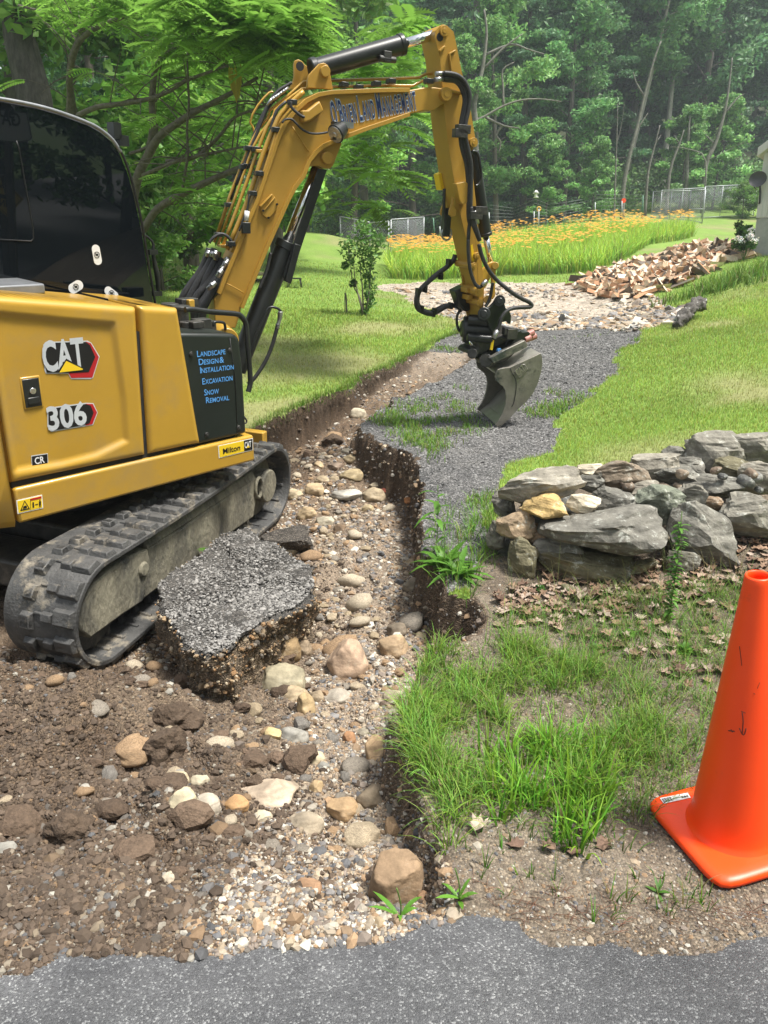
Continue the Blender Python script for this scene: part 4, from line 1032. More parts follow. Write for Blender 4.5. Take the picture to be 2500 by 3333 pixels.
m = MB(); m.prism(bms('Z4', [(495,545),(590,490),(600,510),(520,560),(545,790),(525,790)], SB - .02), -EN * .02); part(m, 'guide_lug', 'boomyellow')
m = MB(); m.prism(bms('Z4', [(470,1085),(520,1060),(685,1105),(690,1140),(520,1100),(480,1120)], SB - .04), -EN * .04); part(m, 'pin_stopper', 'boomyellow')
# sensor boxes and lugs
m = MB(); m.prism([bm_pt('C3', *p, SB + SW + .05) for p in [(1298,780),(1325,768),(1338,852),(1312,858)]], EN * .09); part(m, 'grease_box', 'decalyellow', bevel=.004)
m = MB(); m.prism(bms('C3', [(1410,825),(1455,815),(1475,830),(1472,915),(1440,930),(1425,905)], SB - .07), -EN * .07); part(m, 'sensor_cover', 'boomyellow', bevel=.006)
for dx, bk in ((0, .02), (-42, .22)):
    m = MB(); m.prism([bm_pt('C3', x + dx, y, bk) for x, y in [(1392,890),(1402,900),(1398,935),(1412,960),(1408,985),(1390,990),(1376,978),(1378,955),(1388,930)]], -EN * .022); part(m, 'lifting_lug', 'boomyellow')
m = MB(); m.box(bm_pt('C4', 515, 200, .12), E1, EN, EU, (-.03,.03), (-.03,.03), (-.10,.12)); m.tube(bms('C3', [(1352,850),(1350,950),(1360,1050)], .1), .014, 8, 3); part(m, 'hook_holder', 'black')
m = MB(); c = bm_pt('C4', 520, 282, .12); m.tube([c + E1 * .045 * cos(t) + EU * .05 * sin(t) for t in np.linspace(0, 2 * pi, 14)], .008, 8, 2); part(m, 'shackle_ring', 'steel', bevel=0)
m = MB(); m.prism(bms('C4', [(722,380),(735,372),(755,490),(742,520),(730,505)], SB - .003), -EN * .004); part(m, 'warning_label', 'decalyellow', bevel=0)
# two bolt pads at the foot
for (x, y) in ((690, 747), (700, 805)):
    m = MB(); q = bm_pt('C4', x, y, SB + SW*.0) ; fn = np.cross(EN, EU); q = bm_pt('C4', x, y, SB + SW * .5)
    m.box(q, E1, EN, EU, (-.035, .02), (-.055, .055), (-.022, .022)); part(m, 'bolt_pad', 'boomyellow')
# bucket cylinder on the far side of the stick
a = bm_pt('Z4', 835, 1960, .13); b = bm_pt('C4', 845, 300, .13); c = bm_pt('C4', 885, 520, .13)
m = MB(); m.cyl(a, b, .052, seg=24); m.cyl(b - (b-a)*.04, b, .058, seg=24); part(m, 'bucket_cylinder', 'black', bevel=.004)
m = MB(); m.cyl(b, c, .026, seg=20); part(m, 'cylinder_rod', 'chrome', bevel=0)
m = MB(); m.tube(bms('C3', [(1478,690),(1490,668),(1515,680),(1528,740),(1532,800),(1520,830),(1505,838)], .05), .012, 8, 4); part(m, 'steel_line', 'black', bevel=0)
# linkage
for bk in (.04, .21):
    m = MB(); m.prism(bms('C4', [(800,700),(790,650),(820,580),(870,530),(900,515),(935,518),(952,540),(945,575),(915,600),(885,650),(850,720),(830,745)], bk), -EN * .03); part(m, 'bucket_link', 'yellow')
    m = MB(); m.prism(bms('C4', [(890,545),(935,540),(925,640),(925,800),(905,830),(880,810),(900,700)], bk + .035), -EN * .025); part(m, 'bucket_link', 'yellow')
m = MB(); m.cyl(bm_pt('C4', 925, 548, .0), bm_pt('C4', 925, 548, .27), .03, seg=18); part(m, 'link_pin', 'yellow'); m = MB(); m.cyl(bm_pt('C4', 860, 830, .0), bm_pt('C4', 860, 830, .27), .035, seg=18); part(m, 'link_pin', 'yellow')

# hoses round the stick
def hose(k, pts, bk, r, mt_='hose', sm=5, name='hydraulic_hose'):
    m = MB(); m.tube([bm_pt(*( (k,) + p if len(p) == 2 else p), bk if not isinstance(bk, (list, tuple)) else bk[i]) for i, p in enumerate(pts)], r, 10, sm); return part(m, name, mt_, bevel=0)
hose('Z4', [(420,832),(520,840),(620,870),(715,950),(775,1080),(792,1200),(770,1380),(735,1550),(725,1680),(745,1820),(780,1980),(815,2212),('C4',720,100),('C4',745,200)], -.05, .0165)
hose('Z4', [(400,900),(520,905),(620,935),(690,1020),(735,1120),(745,1240),(720,1400),(690,1560),(685,1690),(705,1850),(745,2010),(785,2212),('C4',700,100),('C4',712,200)], -.03, .0165)
hose('Z4', [(390,925),(480,935),(580,950),(650,1020),(700,1130),(715,1240),(690,1400),(665,1540),(655,1690),(665,1850),(700,2000),(750,2212),('C4',712,130),('C4',705,250),('C4',700,330)], -.02, .0155)
hose('C4', [(700,330),(700,430),(712,560),(735,650),(765,710),(795,725),(822,712)], -.03, .0145)
hose('C4', [(720,60),(735,150),(745,200),(770,270),(795,340)], -.05, [.018,.022,.024,.022,.018])
hose('C4', [(790,370),(805,440),(835,520),(880,600),(940,670),(1010,730),(1090,790),(1150,825),(1200,848),(1228,876),(1205,892),(1130,895),(1060,905),(1010,935),(975,985),(955,1050),(940,1090)], [-.05]*5+[-.08]*12, .0175)
hose('C4', [(905,690),(895,740),(885,800),(860,860),(840,885)], -.01, .014)
hose('C4', [(592,455),(578,500),(520,560),(450,612),(370,680),(300,750),(275,800),(268,850),(280,900),(320,930),(390,948),(450,925),(510,890),(560,880),(610,885),(650,915)], .30, .0215)
hose('C4', [(588,470),(560,515),(500,575),(430,635),(355,700),(300,765),(285,820),(290,870),(330,915),(400,930),(440,905),(500,875),(560,872),(610,895),(640,930)], .33, .013)
hose('C4', [(640,900),(610,960),(605,1020),(620,1080),(655,1110)], .28, .012)
for (x, y) in ((535,520),(340,742),(280,762),(420,925),(408,945),(310,905),(552,880),(470,635)):
    m = MB(); q = bm_pt('C4', x, y, .30); m.box(q, E1, EN, EU, (-.012,.012), (-.03,.03), (-.028,.028)); part(m, 'cable_tie', 'inkblack', bevel=.002)
for k, x, y in (('Z4',660,1700),('Z4',700,1640),('C4',800,90),('C4',760,130)):
    m = MB(); q = bm_pt(k, x, y, -.05); m.box(q, E1, EN, EU, (-.06,.05), (-.03,.03), (-.03,.03)); part(m, 'hose_clamp', 'grime', bevel=.003)
for (ka, xa_, ya_, ba_, xb_, yb_, r_) in (('Z4',300,840,-.03,425,835,.016),('Z4',290,925,-.03,400,915,.018),('C4',752,90,-.06,775,200,.02),('C4',940,1085,-.08,912,1150,.02),('C4',815,715,-.04,850,670,.02)):
    m = MB(); m.cyl(bm_pt(ka, xa_, ya_, ba_), bm_pt(ka, xb_, yb_, ba_), r_, seg=12); part(m, 'hose_fitting', 'steel', bevel=0)

# tilting coupler -------------------------------------------------------------
def cpt(k, x, y, bk): return bm_pt(k, x, y, bk)
m = MB(); m.prism([cpt('C4', *p, .32) for p in [(535,745),(625,700),(640,745),(670,860),(660,905),(620,915),(580,870)]], EN * .12); part(m, 'control_box', 'black', bevel=.01)
for bk in (-.03, .24):                 # upper side plates
    m = MB(); m.prism([cpt('C4', *p, bk) for p in [(795,930),(830,900),(880,890),(915,850),(935,815),(960,805),(1000,850),(1015,900),(1045,925),(1060,960),(1058,1025),(1040,1035),(1020,1010),(985,1020),(940,1060),(905,1110),(885,1080),(860,1010),(800,990)]], -EN * .03); part(m, 'coupler_plate', 'darkgreen', bevel=.01)
for (x, y, r) in ((832,948,.055),(962,840,.048)):
    m = MB(); m.cyl(cpt('C4', x, y, -.07), cpt('C4', x, y, .30), r, seg=22); m.cyl(cpt('C4', x, y, -.09), cpt('C4', x, y, -.07), r*.6, seg=8); part(m, 'coupler_pin', 'black', bevel=.006)
m = MB(); m.prism([cpt('C4', *p, -.025) for p in [(880,905),(908,885),(910,900),(884,925)]], -EN * .004); part(m, 'coupler_label', 'white', bevel=0)
# tilt axis body
m = MB(); m.cyl(cpt('C4', 655, 1075, .22), cpt('C4', 900, 1085, .10), .115, seg=26); m.cyl(cpt('C4', 640, 1072, .22), cpt('C4', 700, 1075, .2), .075, seg=22); part(m, 'tilt_body', 'black', bevel=.012)
m = MB(); m.cyl(cpt('C4', 690, 1140, .05), cpt('C4', 900, 1158, -.02), .034, seg=18); m.cyl(cpt('C4', 700, 1000, .12), cpt('C4', 880, 1010, .02), .05, seg=18); part(m, 'tilt_cylinder', 'black', bevel=.006)
m = MB(); m.cyl(cpt('C4', 715, 1160, .12), cpt('C4', 750, 1255, .12), .018, seg=14); part(m, 'tilt_rod', 'chrome', bevel=0)
m = MB(); m.prism([cpt('C4', *p, .02) for p in [(765,1190),(800,1165),(890,1170),(1000,1110),(1060,1060),(1085,1105),(1090,1130),(1010,1190),(900,1240),(845,1275),(740,1300),(725,1275),(740,1250),(790,1230)]], -EN * .26); part(m, 'rotor_housing', 'grime', bevel=.015)
m = MB(); m.cyl(cpt('C4', 915, 1215, .14), cpt('C4', 935, 1265, .14), .20, seg=30); part(m, 'rotor_ring', 'grime', bevel=.01)
m = MB(); m.cyl(cpt('C4', 735, 1278, -.0), cpt('C4', 735, 1278, .2), .045, seg=18); part(m, 'tilt_pivot', 'grime', bevel=.006)
m = MB(); m.box(cpt('C4', 1045, 1105, -.02), E1, EN, EU, (-.055,.05), (-.03,.05), (-.05,.04)); m.box(cpt('C4', 1020, 1090, -.03), E1, EN, EU, (-.04,.04), (-.02,.03), (-.03,.03)); part(m, 'valve_block', 'grime', bevel=.004)
m = MB(); m.prism([cpt('C4', *p, -.04) for p in [(895,1168),(915,1168),(903,1250),(880,1245)]], -EN * .004); part(m, 'yellow_tag', 'decalyellow', bevel=0)
m = MB(); q = cpt('C4', 962, 1255, -.04); m.cyl(q, q - EN * .03, .022, seg=10); part(m, 'blue_cap', 'blue', bevel=.003)
hose('C4', [(905,1160),(960,1140),(1000,1150),(1040,1130)], -.03, .008)
hose('C4', [(1010,1200),(1040,1160),(1080,1150),(1110,1140),(1150,1110)], .02, .009)
hose('C4', [(1000,1215),(1050,1180),(1100,1160),(1140,1150),(1180,1120)], .05, .009)
# lower hitch frame with its channel beams and red hoses
for bk, dy in ((-.08, 0), (.20, -42)):
    m = MB(); m.prism([cpt('C4', x, y + dy, bk) for x, y in [(882,1318),(1000,1250),(1170,1168),(1195,1200),(1190,1225),(1060,1290),(912,1365)]], -EN * .05); part(m, 'hitch_beam', 'bucket', bevel=.006)
m = MB(); m.prism([cpt('C4', *p, -.03) for p in [(1100,1105),(1135,1085),(1150,1100),(1200,1095),(1218,1110),(1195,1150),(1120,1190),(1070,1200)]], -EN * .2); part(m, 'hitch_guard', 'darkgreen', bevel=.006)
for (x, y, bk) in ((1215,1120,.0),(1200,1150,.05),(1235,1150,.08),(1190,1165,-.02)):
    m = MB(); q = cpt('C4', x, y, bk); m.cyl(q - E1*.03, q + E1*.03 + EU*.02, .03, seg=14); part(m, 'hose_coupling', 'couplingred' if 'couplingred' in MT else 'grime', bevel=.004)
m = MB(); m.cyl(cpt('C4', 845, 1335, -.03), cpt('C4', 830, 1318, .24), .06, seg=20); part(m, 'hitch_pin', 'grime', bevel=.006)

# bucket --------------------------------------------------------------------
BT = gpx('Z5', 590, 2080)                     # lowest tip of the cutting edge
far = W(*tp('Z5', 245, 1790), BT[1] + .52)
wv = far - W(*tp('Z5', 530, 2040), BT[1]); wl_ = np.linalg.norm(wv); wn_ = wv / wl_
def kp(x, y, d=0): return onp(*tp('Z5', x, y), BT - wn_ * .0, wn_) + wn_ * d
BWID = wl_
near = [(525,1300),(530,1240),(565,1190),(640,1168),(750,1157),(1000,1045),(1225,937),(1245,985),(1252,1090),(1236,1220),(1185,1395),(1105,1560),(1000,1690),(870,1805),(740,1955),(590,2082),(528,2045),(585,1965),(640,1865),(680,1740),(697,1620),(685,1520),(648,1455),(590,1412),(545,1370)]
BK = empty('x', (0,0,0), 'x', 'x'); bpy.data.objects.remove(BK)
m = MB(); m.prism([kp(*p) for p in near], wn_ * .02); bk_ = part(m, 'bucket', 'bucket', bevel=.004)
m = MB(); m.prism([kp(*p, BWID - .02) for p in near], wn_ * .02); part(m, 'bucket_side', 'bucket', bk_)
shell = [(530,1240),(640,1172),(750,1160),(1000,1048),(1222,940),(1244,985),(1250,1090),(1234,1220),(1183,1395),(1103,1560),(1000,1688),(870,1803),(740,1953),(590,2080)]
m = MB(); pts = [kp(*p) for p in shell]; cc = kp(800, 1500)
inn = []
for i, p in enumerate(pts):
    d = pts[min(i+1, len(pts)-1)] - pts[max(i-1, 0)]; nn = np.cross(d, wn_); nn /= np.linalg.norm(nn)
    if nn @ (cc - p) < 0: nn = -nn
    inn.append(p + nn * .016)
n = len(pts)
V = [p + wn_ * .003 for p in pts] + [p + wn_ * (BWID - .003) for p in pts] + [p + wn_ * .003 for p in inn] + [p + wn_ * (BWID - .003) for p in inn]
m.add(V[:2*n], [(i, i+1, n+i+1, n+i) for i in range(n-1)], True)
m.add(V[2*n:], [(i, n+i, n+i+1, i+1) for i in range(n-1)], True)
m.add([V[0], V[n], V[3*n], V[2*n]], [(0,1,2,3)]); m.add([V[n-1], V[2*n-1], V[4*n-1], V[3*n-1]], [(0,1,2,3)])
part(m, 'bucket_shell', 'bucketin', bk_, bevel=0)
# bolt-on edge, hooks on top, raised mark plate
m = MB(); m.prism([kp(*p, -.012) for p in [(590,2085),(528,2050),(500,2030),(600,1940),(680,1900),(700,1985)]], wn_ * .02) ; 
m = MB(); e0 = kp(590, 2082); e1 = kp(705, 1985); dn = np.cross(e1 - e0, wn_); dn /= np.linalg.norm(dn)
if dn @ (cc - e0) < 0: dn = -dn
m.hexa([e0, e0 + wn_*BWID, e1 + wn_*BWID, e1, e0 + dn*.02, e0 + wn_*BWID + dn*.02, e1 + wn_*BWID + dn*.02, e1 + dn*.02]); part(m, 'cutting_edge', 'bucketin', bk_, bevel=.003)
for d in (.16, BWID - .2):
    m = MB(); m.prism([kp(*p, d) for p in [(420,1160),(400,1060),(440,1000),(500,985),(540,1020),(640,1060),(900,950),(940,985),(800,1120),(640,1190),(540,1230)]], wn_ * .03); part(m, 'bucket_hook', 'bucket', bk_, bevel=.004)
m = MB(); mp = [kp(*p, -.014) for p in [(815,1225),(920,1112),(975,1100),(1025,1180),(905,1310),(880,1315)]]; m.prism(mp, wn_ * .016); part(m, 'cast_plate', 'bucket', bk_, bevel=.004)
tx = MB(); a = kp(870, 1275, -.015); b = kp(985, 1185, -.015); d_ = b - a; wd = np.linalg.norm(d_); d_ /= wd; up = np.cross(wn_, d_); up = up if up @ np.array([0,0,1.]) > 0 else -up
put_text(tx, [('CAT', .065)], a, d_, up, wd, -wn_, bold=.02, lift=.003, thick=.004); part(tx, 'cast_mark', 'bucketin', bk_, bevel=0)
m = MB(); m.tube([kp(*p, -.001) for p in [(755,1160),(790,1250),(835,1330),(850,1440),(835,1580),(810,1700),(780,1760)]], .004, 6, 4); part(m, 'bucket_seam', 'grime', bk_, bevel=0)
# ---------------------------------------------------------------- stones
def ico(sub):
    bm = bmesh.new(); bmesh.ops.create_icosphere(bm, subdivisions=sub, radius=1.0)
    V = np.array([v.co[:] for v in bm.verts]); F = np.array([[v.index for v in f.verts] for f in bm.faces]); bm.free()
    return V, F
ICO = {k: ico(k) for k in (1, 2, 4)}
def rockshape(seed, sub=4, rough=.16, cuts=9, cut=.78, fine=.03, boxy=0, strata=0):
    r = np.random.default_rng(seed); V, F = ICO[sub]; V = V.copy()
    if boxy: V = np.sign(V) * np.abs(V) ** (1 - boxy); V = V / np.linalg.norm(V, axis=1)[:, None] ** .25
    V = V * (1 + rough * fbm(V + r.uniform(-50, 50, 3), 1.1, 3, seed % 97))[:, None]
    for _ in range(cuts):                      # broken faces
        n = r.normal(size=3); n /= np.linalg.norm(n); h = r.uniform(cut, 1.02)
        d = V @ n - h; V = V - np.clip(d, 0, None)[:, None] * n * .92
    V = V * (1 + fine * fbm(V + r.uniform(-50, 50, 3), 4.5, 3, seed % 89))[:, None]
    if strata:
        q = V.copy(); q[:, 2] = q[:, 2] * 5 + q[:, 0] * .8; V = V * (1 + strata * fbm(q + r.uniform(-50, 50, 3), 1.3, 4, seed % 83))[:, None]
    return V / np.abs(V).max(0), F
def stone_mat(name, lichen=.0, lcol=(.42, .44, .40), bump=.5, spots=22):
    m = attr_mat(name, .85, nscale=16, nstr=.38, bump=bump, bscale=38, spec=.3)
    nt = m.node_tree; N = nt.nodes; L = nt.links
    b = N['Principled BSDF']; src = b.inputs['Base Color'].links[0].from_socket
    tc = N.new('ShaderNodeTexCoord')
    if lichen:
        nz = N.new('ShaderNodeTexNoise'); nz.inputs['Scale'].default_value = spots; nz.inputs['Detail'].default_value = 9; nz.inputs['Roughness'].default_value = .75
        L.new(tc.outputs['Object'], nz.inputs['Vector'])
        r = N.new('ShaderNodeValToRGB'); r.color_ramp.elements[0].position = .56; r.color_ramp.elements[1].position = .64
        L.new(nz.outputs['Fac'], r.inputs['Fac']); mm = N.new('ShaderNodeMath'); mm.operation = 'MULTIPLY'; mm.inputs[1].default_value = lichen; L.new(r.outputs['Color'], mm.inputs[0])
        mx = N.new('ShaderNodeMix'); mx.data_type = 'RGBA'; L.new(mm.outputs[0], mx.inputs['Factor']); L.new(src, mx.inputs['A']); mx.inputs['B'].default_value = (*lcol, 1)
        src = mx.outputs['Result']
    # layered dark seams
    mp = N.new('ShaderNodeMapping'); mp.inputs['Scale'].default_value = (3, 3, 16); mp.inputs['Rotation'].default_value = (.2, .15, 0); L.new(tc.outputs['Object'], mp.inputs[0])
    nz = N.new('ShaderNodeTexNoise'); nz.inputs['Scale'].default_value = 2.2; nz.inputs['Detail'].default_value = 7; L.new(mp.outputs[0], nz.inputs['Vector'])
    r = N.new('ShaderNodeMapRange'); r.inputs['From Min'].default_value = .35; r.inputs['From Max'].default_value = .6; r.inputs['To Min'].default_value = .62; r.inputs['To Max'].default_value = 1.08
    L.new(nz.outputs['Fac'], r.inputs['Value']); sc = N.new('ShaderNodeVectorMath'); sc.operation = 'SCALE'; L.new(src, sc.inputs[0]); L.new(r.outputs[0], sc.inputs['Scale']); L.new(sc.outputs[0], b.inputs['Base Color'])
    return m
MST_WALL = stone_mat('lichen_stone', .8, lcol=(.50, .51, .46), bump=1.0, spots=15)
MST = stone_mat('field_stone', .25, lcol=(.5, .46, .38), bump=.6, spots=9)
def boulder(name, k, x, y, w, h, Y, rot, col, label, cat, group=None, seed=0, depth=.8, m=MST, sub=4, flatshade=False, **kw):
    """stone whose centre lies on the sight line of (x, y) at depth Y and spans w x h photo units"""
    s = CR[k][2]; c = W(*tp(k, x, y), Y); Z = np.linalg.norm(c - CAMP)
    a = w * s * Z / FPX / 2; b = h * s * Z / FPX / 2
    V, F = rockshape(seed, sub, **kw)
    V = V * np.array([a, max(a, b) * depth if a > b else b * depth, b])
    t = radians(-rot); R = np.array([[cos(t), 0, sin(t)], [0, 1, 0], [-sin(t), 0, cos(t)]])
    az = atan2(c[0], c[1]); Rz = np.array([[cos(az), sin(az), 0], [-sin(az), cos(az), 0], [0, 0, 1]])
    V = V @ R.T @ Rz.T
    cc = np.array(col)[None] * (1 + .15 * fbm(V * 1.0, 9, 3, seed % 71))[:, None]
    me = npmesh(name, V, [F], m, np.clip(cc, .01, 1), smooth=not flatshade)
    o = link(name, me); o.location = tuple(c)
    return tag(o, label, cat, group)
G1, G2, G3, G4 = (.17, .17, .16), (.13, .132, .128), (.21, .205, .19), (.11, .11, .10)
TAN, YTAN, WHI, PINK, BRN, OLV = (.26, .205, .15), (.36, .27, .13), (.46, .43, .37), (.36, .28, .23), (.20, .15, .11), (.12, .115, .08)
WALL = [(445,465,430,175,12,4.15,G3,'long light grey wall stone on top at the open end of the wall'),
 (462,582,252,135,-8,3.98,YTAN,'rounded golden tan stone under the long light grey one'),
 (660,560,160,112,-5,4.02,WHI,'nearly white small stone beside the golden tan one'),
 (820,545,225,135,5,4.16,G2,'rounded grey stone to the right of the white stone'),
 (800,703,680,215,5,3.90,G2,'broad flat dark grey slab, widest stone in the wall face'),
 (512,822,280,140,0,3.92,G1,'blocky grey stone tucked under the left of the broad slab'),
 (690,912,515,185,-8,3.88,OLV,'long mossy brown bottom stone above the fallen leaves'),
 (1060,562,265,190,0,4.10,(.13,.15,.13),'greenish lichen covered round stone above the slab'),
 (1280,745,440,320,-25,3.95,G2,'largest grey boulder leaning at the right of the slab'),
 (1560,640,360,235,10,4.10,G1,'wide grey boulder at the right edge behind the leaning one'),
 (1250,535,150,140,0,4.22,G1,'small upright grey stone above the leaning boulder'),
 (1330,462,400,120,5,4.42,G2,'long low grey stone across the top of the wall'),
 (1040,358,245,150,10,4.58,G3,'angular jagged pale stone standing up on the wall top'),
 (1345,292,330,200,5,4.85,G1,'big domed grey boulder highest at the back of the wall'),
 (1145,300,125,78,0,4.92,G2,'small grey stone left of the domed boulder'),
 (1590,272,250,185,15,4.80,G1,'dark tilted boulder at the top right end of the wall'),
 (1455,382,210,125,-10,4.62,OLV,'brownish stone below the domed boulder'),
 (1195,415,260,100,-8,4.5,G2,'flat dark stone under the jagged pale one'),
 (1610,412,200,170,0,4.45,G3,'pale grey stone at the right edge below the tilted boulder'),
 (860,412,270,150,15,4.45,(.17,.145,.12),'rusty brown stone in the middle of the wall top'),
 (567,396,155,76,5,4.55,G3,'small light stone behind the long light grey one'),
 (700,390,155,76,5,4.55,WHI,'pale flat stone near the rusty brown one on the top'),
 (440,399,115,54,5,4.6,WHI,'small cream stone peeking over the long light grey one'),
 (702,458,140,95,0,4.36,G2,'pitted grey stone at the right end of the long light one'),
 (975,492,190,120,10,4.36,G3,'scaly pale stone left of the greenish round stone'),
 (290,682,200,180,20,4.0,TAN,'tan brown stone in the left end column of the wall'),
 (405,735,210,120,0,4.02,BRN,'brown stone wedged left of the broad slab'),
 (228,567,125,140,0,4.25,G2,'dark grey stone at the left end near the gravel'),
 (335,865,170,250,5,3.9,OLV,'tall mossy stone at the foot of the left column'),
 (198,745,120,170,0,4.08,G4,'dark upright stone at the left corner of the wall'),
 (602,1065,190,120,-15,3.66,OLV,'half buried olive stone lying in front of the wall'),
 (1000,895,150,66,30,3.78,OLV,'small mossy stone leaning among leaves by the boulder'),
 (1212,350,180,80,0,4.75,G2,'low grey stone between jagged stone and domed boulder'),
 (1335,556,130,62,0,4.2,BRN,'small brown stone wedged behind the leaning boulder'),
 (440,905,140,80,0,3.95,BRN,'brown stone at the left end of the mossy bottom stone'),
 (1190,880,170,120,0,3.84,G4,'dark stone under the leaning boulder'),
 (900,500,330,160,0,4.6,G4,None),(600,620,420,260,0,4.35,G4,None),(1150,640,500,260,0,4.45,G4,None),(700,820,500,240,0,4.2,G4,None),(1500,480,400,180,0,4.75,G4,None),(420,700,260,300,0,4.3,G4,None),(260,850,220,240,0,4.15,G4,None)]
nfill = 0
for i, (x, y, w, h, rot, Y, col, lab) in enumerate(WALL):
    if lab is None:
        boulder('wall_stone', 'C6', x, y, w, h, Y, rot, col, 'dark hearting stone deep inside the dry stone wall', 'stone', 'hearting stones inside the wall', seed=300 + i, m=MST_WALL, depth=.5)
    else:
        boulder('wall_stone', 'C6', x, y, w * 1.1, h * 1.12, Y, rot, np.array(col) * np.array((1.3, 1.22, 1.08)), lab, 'stone', 'stones of the dry stone wall', seed=100 + i, m=MST_WALL, depth=.62, rough=.2, cuts=18, cut=.62, fine=.055, boxy=.42, strata=.07, flatshade=True)

rc_ = random.Random(44)
for i in range(34):
    x_, y_ = rc_.uniform(330, 1640), 0
    y_ = {0: rc_.uniform(430, 620), 1: rc_.uniform(640, 900)}[int(x_ < 1150 and rc_.random() < .5)] - (x_ > 1150) * 60
    boulder('chink_stone', 'C6', x_, y_, rc_.uniform(45, 95), rc_.uniform(30, 60), 4.32 if y_ < 640 else 4.08, rc_.uniform(-30, 30), rc_.choice([G1, G2, TAN, BRN, G3]), 'small chink stone wedged between the big wall stones', 'stone', 'chink stones in the dry stone wall', seed=1500 + i, m=MST_WALL, sub=2, boxy=.2, cuts=10)
